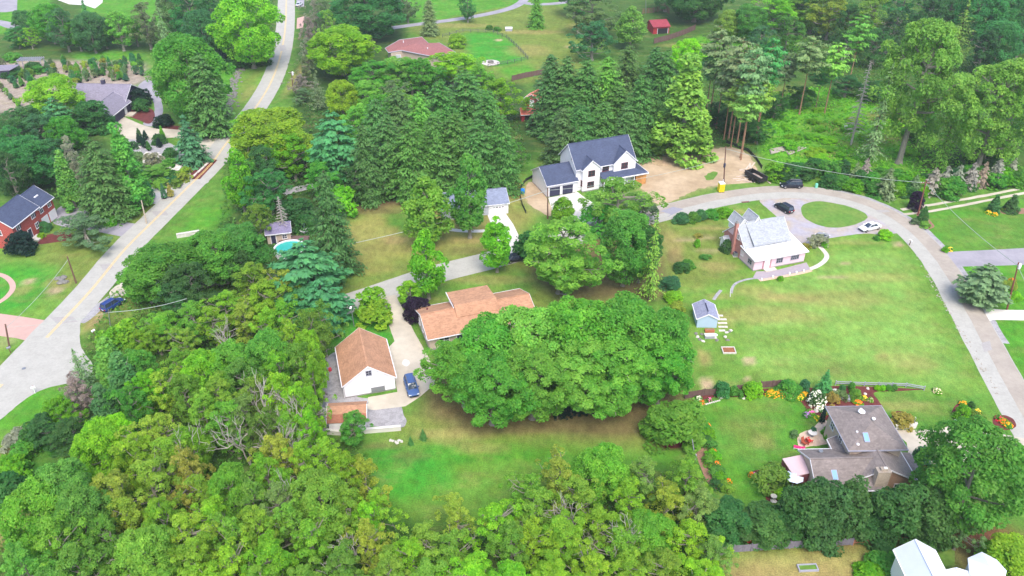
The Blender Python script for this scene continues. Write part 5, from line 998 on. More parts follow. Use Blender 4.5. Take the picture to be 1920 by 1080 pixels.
def broad(key, h, a, z0, npf, pr, nl, ls, seed, prof=None, hang=0., shell=.5, limbs=10, tr=.028, bm=None, lift=.45, ragged=.0, m=None):
    """puffs of leaves through an uneven crown volume, limbs reaching to them"""
    rng = np.random.default_rng(seed); prof = prof or (lambda t: math.sin(math.pi * min(max(.12 + .83 * t, 0), 1)) ** .6)
    P_, NN, SS, TT, cen = [], [], [], [], []
    lob = rng.uniform(0, 6.28, 3); amp = .10 + ragged
    tries = 0
    while len(cen) < npf and tries < 6000:
        tries += 1
        t = rng.uniform(.0, 1) ** .85; z = z0 + (h - z0) * t; th = rng.uniform(0, 6.283)
        R_ = a * prof(t) * (1 + amp * math.sin(2 * th + lob[0]) + amp * math.sin(3 * th + lob[1] + 4 * t) + rng.uniform(-ragged, ragged * .6))
        r = max(0, R_ - pr * a * .75) * math.sqrt(rng.uniform(shell, 1)); c = np.array([r * math.cos(th), r * math.sin(th), min(z, h - pr * a * .8)])
        if cen and min(np.linalg.norm(c - o) for o in cen) < pr * a * .72: 
            if tries < 4000: continue
        cen.append(c)
    C0 = np.array([0, 0, z0 + (h - z0) * .38])
    for i, c in enumerate(cen):
        out_ = unit(np.array([c[0], c[1], (c[2] - C0[2]) * 1.1])); p_ = pr * a * rng.uniform(.75, 1.25)
        n_ = int(nl / npf * rng.uniform(.8, 1.2)); d = unit(rng.normal(size=(n_, 3)) + out_ * .75 + np.array([0, 0, lift]))
        rr = p_ * rng.uniform(.55, 1.08, n_) ** .6; sq = np.array([1.08, 1.08, .82])
        pos = c + d * rr[:, None] * sq; pos[:, 2] -= hang * p_ * rng.uniform(0, 1, n_) ** 2
        P_.append(pos); NN.append(d * .5 + rng.normal(size=(n_, 3)) * .38 + np.array([0, -0., .75])); SS.append(rng.uniform(.6, 1.35, n_) * ls)
        TT.append(np.clip(rng.normal(.5, .2, n_) + rng.normal(0, .13), 0, 1))
    P_ = np.concatenate(P_); NN = np.concatenate(NN); SS = np.concatenate(SS); TT = np.concatenate(TT)
    crown = leafmesh(key + '_crown', P_, NN, SS, .62, rng, m or LEAF, tone=TT)
    b = MB(); r0 = h * tr; ztop = z0 + (h - z0) * .72; bend = rng.normal(0, .02 * h, 2)
    sp = [Vector((bend[0] * t * t, bend[1] * t * t, ztop * t)) for t in (0, .04, .3, .6, 1)]; b.tube(sp, [r0 * 1.5, r0 * 1.05, r0 * .85, r0 * .6, r0 * .18], 7)
    ordr = rng.permutation(len(cen))[:limbs]
    for i in ordr:
        c = Vector(cen[i]); zs = max(z0 * .75, min(c.z - .25 * c.to_2d().length - .05 * h, ztop * .9)); t = min(max(zs / ztop, 0.1), 1); s0 = Vector((bend[0] * t * t, bend[1] * t * t, zs))
        m_ = s0.lerp(c, .5) + Vector((rng.normal(0, .04 * h), rng.normal(0, .04 * h), -.03 * h)); e = s0.lerp(c, .97)
        b.tube([s0, m_, e], [r0 * .42, r0 * .28, r0 * .1], 5)
        for k in range(2):
            e2 = m_.lerp(e, rng.uniform(.2, .8)); g_ = e2 + Vector(rng.normal(0, .06 * h, 3)); b.tube([e2, g_], [r0 * .16, r0 * .05], 4)
    PROTO.setdefault(key, []).append((crown, meshof(b, key + '_trunk', bm or bark), h, a, z0))
def conifer(key, h, a, z0, lev, nb, seed, droop=.25, ls=.5, prof=None, bm=None, dens=1., up=.0, tuft=False, per=7, wob=.12, m=None):
    rng = np.random.default_rng(seed); prof = prof or (lambda t: (1 - t) ** .8 * .97 + .03)
    P_, NN, SS, TG, TT = [], [], [], [], []; b = MB(); r0 = h * .010 + .03
    b.tube([(0, 0, 0), (0, 0, .05 * h), (0, 0, h * .5), (0, 0, h * .97)], [r0 * 1.5, r0 * 1.05, r0 * .65, r0 * .1], 7)
    for i in range(lev):
        t = (i + rng.uniform(-.3, .3)) / (lev - 1); t = min(max(t, 0), .985); z = z0 + (h - z0) * t; base = rng.uniform(0, 6.28)
        L0 = a * prof(t); n_ = max(4, int(nb * (.5 + .5 * prof(t))))
        for k in range(n_):
            th = base + 6.283 * k / n_ + rng.normal(0, .16); L = L0 * rng.uniform(1 - 2.2 * wob, 1 + wob); zz = z + rng.normal(0, (h - z0) / lev * .3)
            dr = droop * rng.uniform(.7, 1.3); d = np.array([math.cos(th), math.sin(th), 0]); side = np.array([-d[1], d[0], 0])
            m_ = max(3, int(per * L / a * dens + 2)); s = (np.arange(m_) + rng.uniform(.2, .8, m_)) / m_; s = s if not tuft else .35 + .65 * s
            zc = zz + up * L * s - dr * L * (s ** 1.3) + .16 * dr * L * np.maximum(s - .75, 0) * 4
            cen = d[None] * (L * s)[:, None]; cen[:, 2] = zc
            wd = L * .23 * (1.1 - s * .75)
            for lat in (-1, 0, 1):
                c = cen + side[None] * (lat * wd * rng.uniform(.5, 1.2, m_))[:, None]; c[:, 2] -= np.abs(lat) * .12 * wd + rng.uniform(0, .06, m_) * L
                c += rng.normal(0, .05 * L + .03, (m_, 3)) * (.6, .6, .5)
                P_.append(c); NN.append(np.array([0, 0, 1.0]) + d * .35 + rng.normal(size=(m_, 3)) * .33); SS.append(ls * (1.05 - .35 * s) * rng.uniform(.75, 1.3, m_) * (.55 + .45 * L / a))
                TG.append(d[None] + side[None] * lat * .8 + np.array([0, 0, -dr]) + rng.normal(size=(m_, 3)) * .2); TT.append(np.clip(.62 - .35 * s + rng.normal(0, .17, m_), 0, 1))
            if k % 2 == 0: b.tube([(0, 0, zz), tuple(d * L * .5 + np.array([0, 0, zz + up * L * .5 - dr * L * .35])), tuple(cen[-1])], [r0 * .22, r0 * .13, r0 * .05], 4)
    P_ = np.concatenate(P_); crown = leafmesh(key + '_crown', P_, np.concatenate(NN), np.concatenate(SS), .42 if not tuft else .55, rng, m or NEED, np.concatenate(TG), np.concatenate(TT))
    PROTO.setdefault(key, []).append((crown, meshof(b, key + '_trunk', bm or barkB), h, a, z0))
def barren(key, h, a, seed, mode='tree', m=None):
    rng = np.random.default_rng(seed); b = MB(); r0 = h * (.010 if mode == 'spruce' else .0095) + .03
    if mode == 'spruce':
        b.tube([(0, 0, 0), (0, 0, h * .5), (0.1, 0, h)], [r0 * 1.3, r0, r0 * .15], 6)
        for i in range(84):
            t = .16 + .83 * i / 84; th = i * 2.4 + rng.normal(0, .2); L = a * (1.06 - t) ** .75 * rng.uniform(.6, 1.1); z = h * t; d = Vector((math.cos(th), math.sin(th), 0))
            p1 = d * L * .5 + Vector((0, 0, z + .03 * L)); p2 = d * L + Vector((0, 0, z - .12 * L)); b.tube([(0, 0, z), p1, p2], [r0 * .42, r0 * .3, r0 * .16], 4)
            for s_ in (-1, 1): q_ = p1 + (p2 - p1) * .6 + Vector((-d.y, d.x, -.25)) * s_ * L * .22; b.tube([p1, q_], [r0 * .24, r0 * .12], 3)
    else:
        def grow(p, d, L, r, dep):
            q_ = p + d * L; mid_ = p.lerp(q_, .5) + Vector(rng.normal(0, L * .07, 3)); b.tube([p, mid_, q_], [r, r * .8, r * .6], 5 if dep < 2 else 4)
            if dep >= 4: return
            for k in range(3 if dep < 2 else 2):
                nd = (d + Vector(rng.normal(0, .55, 3)) + Vector((0, 0, .12))).normalized(); grow(q_ if k else mid_.lerp(q_, .6), nd, L * rng.uniform(.55, .8), r * .64, dep + 1)
        for s_ in range(2): grow(Vector((0, 0, 0)), Vector((rng.normal(0, .22), rng.normal(0, .22), 1)).normalized(), h * .34, r0 * 1.1, 0)
    me = meshof(b, key + '_branches', m or barkD); PROTO.setdefault(key, []).append((None, me, h, a, 0))
for s_ in range(3):
    broad('maple', 14, 6.2, 2.4, 130, .185, 22000, .225, 10 + s_, ragged=.06)                                   # dense domed shade tree
    broad('ash', 15, 5.4, 2.6, 104, .155, 13500, .205, 20 + s_, ragged=.2, shell=.2, lift=.6, limbs=22)       # looser, lumpy
    broad('thin', 13, 4.6, 2.2, 84, .15, 7600, .185, 30 + s_, ragged=.28, shell=.1, limbs=22, lift=.5, bm=bark)   # open, autumnal
    broad('big', 20, 7.5, 4.4, 190, .15, 30000, .25, 25 + s_, ragged=.13, shell=.3, lift=.55, limbs=26)
    conifer('spruce', 22, 5.0, .8, 32, 17, 40 + s_, .36, .54, per=14, prof=lambda t: (1 - t) ** .5 * .92 + .08, wob=.24)
for s_ in range(2):
    broad('oval', 9, 2.9, 1.5, 44, .30, 5200, .23, 50 + s_, prof=lambda t: math.sin(math.pi * min(.16 + .80 * t, 1)) ** .7 * (1.04 - .28 * t), lift=.7)
    broad('dense', 8, 3.2, .2, 46, .32, 7000, .23, 60 + s_, prof=lambda t: min(1, 1.02 - .25 * t) * (1 - max(t - .7, 0) ** 2 * 5) , lift=.35)
    broad('cone', 12, 3.0, .2, 70, .26, 7600, .25, 70 + s_, prof=lambda t: (1 - t) ** .75 * .95 + .06, lift=.3, m=NEED)
    broad('round', 3, 1.9, 0, 26, .36, 2300, .20, 80 + s_, prof=lambda t: math.sqrt(max(1 - t * t * .92, 0)), lift=.3)
    broad('loose', 3, 1.8, .1, 24, .34, 1200, .22, 85 + s_, prof=lambda t: math.sqrt(max(1 - t * t * .9, 0)), ragged=.2, limbs=16)
    conifer('wpine', 17, 5.2, 1.5, 15, 9, 90 + s_, .06, .75, prof=lambda t: (math.sin(math.pi * (.22 + .74 * t)) ** .75) * (1.05 - .35 * t), up=.12, tuft=True, per=10, wob=.2, dens=1.2)
    conifer('spine', 17, 3.4, 9.0, 12, 9, 100 + s_, .05, .42, prof=lambda t: math.sin(math.pi * (.12 + .80 * t)) ** .8, up=.1, tuft=True, per=14, wob=.4, bm=barkS)
    conifer('smallfir', 6, 2.0, .3, 18, 10, 110 + s_, .15, .36, per=7, up=.1)
    conifer('weep', 4.5, 1.7, .2, 12, 11, 120 + s_, .75, .36, per=6, prof=lambda t: (1 - t) ** .5 * .9 + .1, wob=.2)
    barren('dead', 9, 3, 130 + s_); barren('deadspruce', 15, 2.6, 140 + s_, 'spruce')
conifer('plume', 16, 3.6, 2.0, 20, 8, 150, .3, .42, per=6, dens=.75, wob=.25)
PRm = dict(big=.42, maple=.5, ash=.42, thin=.42, oval=.3, dense=.42, cone=0, spruce=0, round=.75, loose=.7, wpine=.2, spine=.16, smallfir=0, weep=0, dead=0, deadspruce=0, plume=0)
KW = dict(big='broadleaf tree', maple='broadleaf tree', ash='broadleaf tree', thin='sparse tree', oval='oval lawn tree', dense='dense tree', cone='conical evergreen', spruce='spruce', round='shrub', loose='loose shrub', wpine='white pine', spine='bare-trunked pine', smallfir='young fir', weep='weeping conifer', dead='dead tree', deadspruce='dead spruce', plume='thin conifer')
NM = dict(big='broadleaf_tree', maple='broadleaf_tree', ash='broadleaf_tree', thin='sparse_tree', oval='lawn_tree', dense='dense_tree', cone='conical_evergreen', spruce='spruce_tree', round='shrub', loose='shrub', wpine='white_pine', spine='scots_pine', smallfir='young_fir', weep='weeping_conifer', dead='dead_tree', deadspruce='dead_spruce', plume='thin_conifer')
CC = {'g': ('green', (.074, .255, .034)), 'b': ('bright green', (.105, .320, .016)), 'y': ('yellow-green', (.165, .360, .022)), 't': ('teal-green', (.054, .195, .060)), 'd': ('dark green', (.042, .140, .034)),
      'o': ('olive', (.125, .255, .034)), 'a': ('yellowing', (.215, .310, .042)), 'r': ('russet-tinged', (.275, .270, .055)), 's': ('grey-green', (.120, .205, .080)), 'p': ('bluish', (.052, .180, .076)), 'l': ('light green', (.150, .325, .048)),
      'k': ('plum-purple', (.030, .014, .035)), 'h': ('grey', (.235, .245, .175)), 'c': ('charcoal-green', (.012, .040, .025)), 'w': ('vivid lime', (.17, .40, .015)), 'e': ('dark evergreen', (.052, .155, .034)), 'm': ('mid-green', (.105, .310, .034))}
TREES = []; _tr = random.Random(77)
def T(kind, x, y, wpx, ht=None, base=None, col='g', zone='', label=None, squash=None, cat=None, group=None):
    """x,y = top of crown in the photo, wpx = crown width there, ht in metres or base = photo row of the foot"""
    crown, trunk, ph, pa, pz = _tr.choice(PROTO[kind]); f = PRm[kind]
    def place(h):
        k = max(h * f * .5, .01)                                   # crown half height for silhouette
        zc = h - k; X = Y = None
        g = G(x, y, h); X, Y = g.x, g.y
        for _ in range(8):
            d = PX(X, Y, zc)[2]; a_ = wpx / 2 / d
            if f: 
                dep = math.atan2(H - zc, Y); ext = math.sqrt((a_ * math.sin(dep)) ** 2 * .8 + (k * math.cos(dep)) ** 2)
                px_, py_, d = PX(X, Y, zc); top = py_ - ext * d
            else: px_, top, d = PX(X, Y, h)
            e = top - y; Y += -e * -1 / max(.5, (PX(X, Y, zc)[1] - PX(X, Y + 1, zc)[1])); X = (x - 960) / d if f else (x - 960) / PX(X, Y, h)[2]
        return X, Y, a_
    if ht is None:
        lo, hi = .2, 40.
        for _ in range(24):
            h = (lo + hi) / 2; X, Y, a_ = place(h)
            if PX(X, Y, 0)[1] < base: lo = h
            else: hi = h
        ht = h
    X, Y, a_ = place(ht)
    if kind in ('cone', 'spruce', 'smallfir', 'weep', 'plume', 'deadspruce', 'dead'): a_ = wpx / 2 / PX(X, Y, ht * .3)[2]
    sx = a_ / pa * 1.04; sz = ht / ph; k_ = min(1, max(.55, sz / sx)) if kind in ('spine', 'plume', 'deadspruce') else 1
    root = bpy.data.objects.new(NM[kind], None); COL.objects.link(root); root.location = (X, Y, 0); root.rotation_euler[2] = _tr.uniform(0, 6.28); root.scale = (sx, sx, sz)
    cw, rgb = CC[col]
    if any(s_ in zone for s_ in ('in the wood', 'left wood', 'bottom')): rgb = tuple(.55 * p_ + .45 * q_ for p_, q_ in zip(rgb, (.178, .345, .026)))
    rgb = tuple(min(max(v * _tr.uniform(.86, 1.14), 0), 1) for v in rgb)
    if crown:
        c = bpy.data.objects.new('crown', crown); COL.objects.link(c); c.parent = root; c.color = (*rgb, 1)
    t = bpy.data.objects.new('branches' if kind in ('dead', 'deadspruce') else ('stem' if kind in ('round', 'loose', 'weep', 'smallfir') else 'trunk'), trunk); COL.objects.link(t); t.parent = root
    if kind == 'spine': t.scale = (k_ * .8, k_ * .8, 1)
    root['category'] = cat or ('shrub' if kind in ('round', 'loose') else 'tree')
    if group: root['group'] = group
    if label: root['label'] = label
    else: TREES.append((zone, ('' if kind in ('dead', 'deadspruce') else cw + ' ') + KW[kind], x, root))
    return root
ORD = ['first', 'second', 'third', 'fourth', 'fifth', 'sixth', 'seventh', 'eighth', 'ninth', 'tenth', 'eleventh', 'twelfth', 'thirteenth', 'fourteenth', 'fifteenth', 'sixteenth', 'seventeenth', 'eighteenth', 'nineteenth', 'twentieth'] + [f'{k}th' for k in range(21, 60)]
def label_trees():
    g = {}
    for z, k, x, o in TREES: g.setdefault((z, k), []).append((x, o))
    NUM = ['', '', 'two', 'three', 'four', 'five', 'six', 'seven', 'eight', 'nine', 'ten', 'eleven', 'twelve', 'thirteen', 'fourteen', 'fifteen'] + [str(k) for k in range(16, 60)]
    for (z, k), L in g.items():
        L.sort(key=lambda t: t[0]); n = len(L)
        for i, (x, o) in enumerate(L):
            if n == 1: s = f'{k} {z}'
            elif n == 2: s = f"{'left' if i == 0 else 'right'} one of two {k}s {z}"
            elif i == 0: s = f'leftmost of {NUM[n]} {k}s {z}'
            elif i == n - 1: s = f'rightmost of {NUM[n]} {k}s {z}'
            else: s = f'{ORD[i]} from left of {NUM[n]} {k}s {z}'
            if len(s.split()) > 16: print('LONG', s)
            o['label'] = s
            if n > 1: o['group'] = f'{k}s {z}'
# ------------------------------------------------------------------ planting plan (positions surveyed from the photo)
# top-left screen behind the nursery
z = 'behind the nursery lawn'
for a in [('maple', 88, 8, 72, 13, 'g'), ('ash', 112, 16, 56, 14, 't'), ('smallfir', 153, -2, 34, 13, 't'), ('maple', 165, 24, 62, 13, 't'), ('ash', 140, 38, 46, 10, 'g'), ('maple', 190, 34, 44, 10, 't'), ('ash', 218, 20, 62, 13, 'l'), ('thin', 268, 6, 62, 15, 's'),
          ('ash', 248, 30, 40, 10, 'g'), ('plume', 292, 0, 40, 17, 's'), ('maple', 40, 20, 40, 9, 't')]: T(a[0], a[1], a[2], a[3], a[4], None, a[5], z)
T('ash', 28, 50, 46, 7, None, 't', 'beside the grey lean-to'); T('thin', 52, 52, 30, 7, None, 'y', 'beside the grey lean-to'); T('loose', 22, 98, 30, 2.5, None, 'g', 'beside the grey lean-to'); T('round', 62, 116, 34, 2.4, None, 'd', 'under the slatted pergola'); T('round', 50, 128, 30, 2.2, None, 'o', 'under the slatted pergola'); T('loose', 72, 122, 24, 2.2, None, 'g', 'under the slatted pergola'); T('round', 20, 128, 40, 2.2, None, 'd', 'under the slatted pergola')
z = 'left of the upper road'
for a in [('ash', 350, -18, 80, 17, 't'), ('ash', 395, -10, 60, 16, 't'), ('maple', 318, -28, 60, 16, 's'), ('maple', 375, 20, 60, 14, 't'), ('ash', 425, 30, 60, 12, 'd'), ('round', 405, 96, 70, 4, 'c'), ('round', 445, 100, 50, 4, 'd'), ('round', 478, 96, 50, 4, 'd'), ('ash', 428, 14, 40, 12, 's')]: T(a[0], a[1], a[2], a[3], a[4], None, a[5], z)
T('maple', 458, -14, 122, None, 128, 'y', z, 'large yellow-green tree overhanging the left edge of the upper road')
# nursery
T('maple', 96, 143, 112, 12, None, 'y', '', 'big yellow-green tree left of the dark plum-sided house'); T('wpine', 96, 178, 62, 11, None, 'p', '', 'bluish pine in front of the yellow-green nursery tree')
T('dense', 168, 186, 66, 8, None, 'd', '', 'dark rounded tree hugging the left wall of the plum-sided house'); T('ash', 40, 196, 76, 9, None, 't', 'below the nursery beds'); T('ash', 75, 214, 84, 9, None, 't', 'below the nursery beds'); T('ash', 22, 222, 70, 10, None, 'd', 'below the nursery beds'); T('maple', 118, 218, 64, 9, None, 'g', 'below the nursery beds'); T('ash', 130, 200, 40, 7, None, 's', 'below the nursery beds')
T('maple', 40, 255, 110, 12, None, 't', 'behind the red brick house'); T('ash', 12, 285, 66, 12, None, 'd', 'behind the red brick house'); T('ash', 85, 262, 60, 10, None, 't', 'behind the red brick house'); T('ash', 20, 235, 60, 12, None, 't', 'behind the red brick house')
T('thin', 128, 255, 40, 12, None, 'h', 'behind the red brick house', 'thin grey half-bare tree beside the gap left of the tall evergreens')
T('cone', 106, 280, 50, None, 390, 'g', '', 'neat conical arborvitae at the corner of the red brick house')
T('spruce', 170, 262, 108, None, 404, 'e', '', 'broad dark evergreen, left of the tall pair by the nursery gravel'); T('cone', 213, 232, 72, None, 392, 'g', '', 'tall bright-topped evergreen, right of the pair by the nursery gravel')
T('maple', 345, 68, 148, None, 232, 'g', '', 'huge rounded green tree beside the nursery driveway'); T('spruce', 370, 100, 96, None, 250, 'e', '', 'dark drooping spruce in front of the huge rounded tree')
T('smallfir', 342, 216, 74, None, 304, 'p', '', 'soft bluish fir standing between the nursery drive and gravel'); T('round', 306, 214, 34, 3, None, 'c', 'beside the nursery drive'); T('round', 256, 165, 44, 4.5, None, 'c', 'at the plum-sided house corner'); T('loose', 262, 185, 34, 3, None, 'd', 'at the plum-sided house corner'); T('cone', 300, 236, 12, 4, None, 'b', 'beside the nursery drive'); T('round', 297, 250, 26, 2.4, None, 'd', 'beside the nursery drive'); T('round', 318, 276, 28, 2.2, None, 'd', 'beside the nursery drive')
for (x, y, w_) in [(206, 402, 24), (222, 392, 30), (244, 378, 32)]: T('round', x, y, w_, 2.0, None, 'b', 'under the tall evergreens')
T('thin', 152, 396, 104, 6, None, 's', '', 'hazy grey-green open tree on the lawn before the brick house'); T('round', 37, 432, 58, 4.2, None, 'c', '', 'dark rounded bush hiding the corner of the brick house'); T('loose', 24, 418, 34, 3.5, None, 'b', '', 'bright shrub against the brick gable end'); T('round', 82, 414, 24, 2, None, 't', '', 'teal shrub by the brick house front door'); T('round', 77, 436, 14, 1, None, 'w', '', 'tiny lime shrub in the brick house bed')
T('ash', 292, 304, 60, 3.6, None, 'l', 'among the nursery pots'); T('loose', 262, 302, 30, 3, None, 's', 'among the nursery pots'); T('loose', 275, 318, 36, 2.6, None, 'g', 'among the nursery pots'); T('loose', 255, 312, 26, 2.4, None, 'p', 'among the nursery pots'); T('loose', 318, 318, 30, 2.2, None, 'd', 'among the nursery pots'); T('loose', 336, 322, 34, 1.8, None, 'a', 'among the nursery pots'); T('loose', 285, 285, 30, 3, None, 'h', 'among the nursery pots'); T('loose', 272, 336, 22, 1.6, None, 'y', 'among the nursery pots')
for (x, y, w_, c) in [(244, 264, 26, 'd'), (238, 282, 30, 'g'), (258, 284, 24, 's'), (318, 296, 26, 'g'), (252, 330, 34, 't'), (300, 332, 34, 'l'), (312, 326, 30, 'p'), (270, 350, 24, 'd'), (330, 334, 22, 'o'), (346, 312, 20, 'y')]: T('loose', x, y, w_, 1.8, None, c, 'on the slope of the nursery garden')
# centre left
z = 'by the yellow-lined road'
T('ash', 462, 208, 72, 10, None, 'y', z); T('maple', 508, 200, 158, 13, None, 'y', '', 'broad yellow-green tree hiding the bend of the yellow-lined road'); T('oval', 440, 278, 54, None, 398, 'b', '', 'bright green column tree on the right edge of the yellow-lined road')
for a in [('ash', 490, 272, 72, 11, 'd'), ('ash', 500, 315, 84, 10, 't'), ('ash', 545, 250, 80, 11, 'b'), ('ash', 470, 300, 40, 9, 'g'), ('wpine', 622, 200, 116, 16, 'p'), ('ash', 600, 300, 70, 9, 'g'), ('round', 560, 370, 60, 5, 'd'), ('loose', 640, 348, 60, 6, 'b'), ('round', 575, 400, 44, 3.5, 'd'), ('ash', 660, 310, 60, 9, 'd')]: T(a[0], a[1], a[2], a[3], a[4], None, a[5], z)
T('spruce', 605, 322, 92, None, 512, 'd', '', 'tall shaggy spruce standing alone right of the pool'); T('deadspruce', 521, 368, 40, None, 446, 'h', '', 'bare grey dead spruce beside the pool cabin'); T('ash', 482, 380, 54, 8, None, 'o', '', 'olive tree left of the bare dead spruce')
z = 'in the dark spruce stand'
for (x, y, w_, c) in [(702, 186, 74, 'e'), (742, 160, 80, 'e'), (784, 172, 74, 'g'), (824, 150, 84, 'e'), (872, 132, 96, 'e'), (914, 168, 78, 'e'), (938, 215, 62, 'e'), (678, 232, 60, 'e'), (722, 216, 78, 'e'), (766, 226, 82, 'e'), (812, 214, 78, 'e'), (852, 210, 80, 'e'), (896, 222, 70, 'd')]: T('spruce', x, y, w_ * 1.25, 20 if y < 180 else 18, None, c, z)
z = 'around the red-roofed bungalow'
for a in [(668, 196, 74, 12, 'l'), (712, 178, 66, 12, 'g'), (650, 240, 64, 11, 'g'), (748, 168, 60, 11, 'l')]: T('ash', a[0], a[1], a[2], a[3], None, a[4], 'fringing the dark spruce stand')
T('maple', 638, 50, 122, 14, None, 'y', '', 'big yellow-green tree left of the red-roofed bungalow'); T('maple', 688, -22, 132, 17, None, 't', '', 'massive dark teal tree behind the red-roofed bungalow')
for a in [('ash', 700, 112, 90, 10, 'g'), ('ash', 745, 105, 86, 10, 'l'), ('ash', 770, 112, 60, 10, 'g'), ('ash', 846, 94, 100, 10, 'y'), ('ash', 795, 108, 70, 10, 'g'), ('maple', 640, 152, 74, 11, 'y'), ('ash', 690, 150, 70, 11, 'l'), ('thin', 735, 150, 60, 11, 's'), ('plume', 590, 138, 42, 10, 's'), ('ash', 938, 148, 80, 11, 'y'), ('round', 856, 64, 36, 4, 'y'), ('ash', 900, 120, 50, 8, 'l'), ('ash', 960, 262, 50, 8, 'g')]: T(a[0], a[1], a[2], a[3], a[4], None, a[5], z)
z = 'edging the upper road'
for (x, y, w_, h_, c) in [(588, -8, 36, 13, 'h'), (578, 32, 32, 12, 'h'), (574, 70, 34, 11, 'h'), (568, 105, 36, 9, 's'), (560, 140, 40, 6, 'h'), (566, 165, 40, 4, 's'), (583, 52, 28, 7, 'p'), (605, 0, 44, 13, 's'), (612, 20, 40, 13, 'l')]: T('thin', x, y, w_, h_, None, c, z)
z = 'on the far park lawn'
T('spruce', 803, -6, 36, None, 66, 's', z); T('ash', 876, -16, 36, None, 42, 't', z); T('spruce', 1006, -12, 34, None, 52, 'g', z); T('ash', 762, -20, 40, 12, None, 's', z); T('round', 918, 47, 14, 1.6, None, 'g', z); T('round', 932, 50, 14, 1.4, None, 'g', z)
# mid lawn street trees
T('oval', 796, 324, 92, None, 462, 'o', '', 'rounded olive-green lawn tree left of the grey house'); T('oval', 877, 288, 74, None, 446, 'g', '', 'tall oval tree with pale trunk before the grey house'); T('oval', 797, 428, 70, None, 560, 'b', '', 'bright oval tree beside the lane, left of the pair'); T('oval', 931, 400, 60, None, 510, 'b', '', 'bright oval tree at the mouth of the white garage drive')
T('loose', 694, 538, 56, 4.5, None, 'y', 'on the grass behind the white garage'); T('loose', 703, 562, 64, 3.6, None, 'y', 'on the grass behind the white garage'); T('oval', 768, 522, 48, 5.2, None, 'y', '', 'yellow-green tree beside the concrete drive entrance'); T('dense', 781, 554, 50, 4.0, None, 'k', '', 'plum-purple tree at the corner of the orange-roofed ranch house'); T('loose', 782, 585, 20, 1.2, None, 's', '', 'small pale shrub below the plum-purple tree')
T('ash', 1064, 400, 150, 15, None, 'l', '', 'large feathery light green tree left of the dark maple'); T('ash', 1050, 440, 110, 11, None, 'l', '', 'leafy green tree beneath the large feathery tree'); T('maple', 1176, 395, 104, 15, None, 'g', '', 'dense green maple standing right of the feathery tree'); T('thin', 1160, 326, 128, 12, None, 'l', '', 'light green tree in front of the white house porch'); T('oval', 1057, 366, 50, 6, None, 'b', '', 'small bright tree before the dark garage doors'); T('plume', 1234, 398, 62, None, 562, 'o', '', 'ragged olive pine right of the dense maple'); T('round', 996, 432, 62, 5.5, None, 'd', '', 'dark bush beside the half-hidden dark car'); T('loose', 1205, 370, 50, 5, None, 's', '', 'grey-green bush behind the dense maple'); T('loose', 1128, 380, 70, 6, None, 'g', '', 'green bush in front of the white house driveway'); T('maple', 1205, 420, 70, 12, None, 'd', '', 'dark green maple crown between the dense maple and ragged pine')
# the big maple grove
z = 'in the big maple grove'
for (x, y, w_, h_, c) in [(915, 594, 140, 13.5, 'm'), (985, 572, 150, 14.5, 'l'), (1085, 554, 160, 15.5, 'm'), (1178, 556, 158, 15.5, 'm'), (1246, 580, 120, 14, 'g'), (868, 634, 126, 11, 'm'), (922, 650, 150, 12, 'g'), (1000, 636, 150, 12.5, 'm'), (1085, 615, 150, 12.5, 'l'), (1165, 618, 160, 12.5, 'm'), (1242, 626, 126, 11.5, 'g')]: T('big' if y > 600 else 'maple', x, y, w_, h_, None, c, z)
T('dense', 1272, 742, 108, 6.2, None, 'o', '', 'olive spreading tree in the mulch circle at the grove corner')
z = 'under the maple grove'
for i in range(6): T('dense', 1046 + i * 13, 752 - i * 2, 16, 3.2, None, 'c', z)
# pink house garden
z = 'beside the lane north of the pink house'
for (x, y, w_, c) in [(1278, 397, 32, 't'), (1300, 396, 26, 'g'), (1314, 392, 26, 't'), (1334, 390, 28, 'g'), (1360, 388, 30, 'b')]: T('round', x, y, w_, 2.0, None, c, z)
T('round', 1308, 448, 12, 1.7, None, 'b', '', 'small bright shrub on the lawn left of the pink house'); T('loose', 1309, 436, 14, .9, None, 'r', '', 'tiny russet bush on the lawn left of the pink house'); T('round', 1364, 448, 24, 2.6, None, 'd', '', 'dark shrub against the brick chimney'); T('round', 1278, 490, 30, 1.8, None, 'd', '', 'upper dark shrub by the dirt bank'); T('round', 1290, 486, 26, 1.4, None, 'g', '', 'green shrub beside the upper dark shrub by the dirt bank'); T('round', 1258, 516, 38, 2.2, None, 'p', '', 'bluish shrub above the yellow-green mound'); T('round', 1263, 544, 34, 1.8, None, 'y', '', 'yellow-green mound left of the blue shed'); T('loose', 1322, 476, 18, .9, None, 'g', '', 'low green weed clump on the pink house lawn')
T('round', 1660, 430, 28, 1.5, None, 'w', '', 'lime green mound at the end of the loop drive'); T('round', 1644, 441, 12, .9, None, 'g', '', 'small green shrub beside the lime mound'); T('round', 1547, 452, 13, 1.2, None, 'b', '', 'small bright bush by the curved path'); T('loose', 1535, 438, 30, 2.4, None, 'h', '', 'bare grey bush beside the silver car'); T('loose', 1512, 455, 14, 1, None, 'r', '', 'russet shrub at the corner of the white roof addition'); T('round', 1464, 517, 12, .9, None, 'b', '', 'little round shrub on the patio edging'); T('loose', 1270, 565, 30, 2, None, 'a', '', 'yellowing bush behind the maple grove')
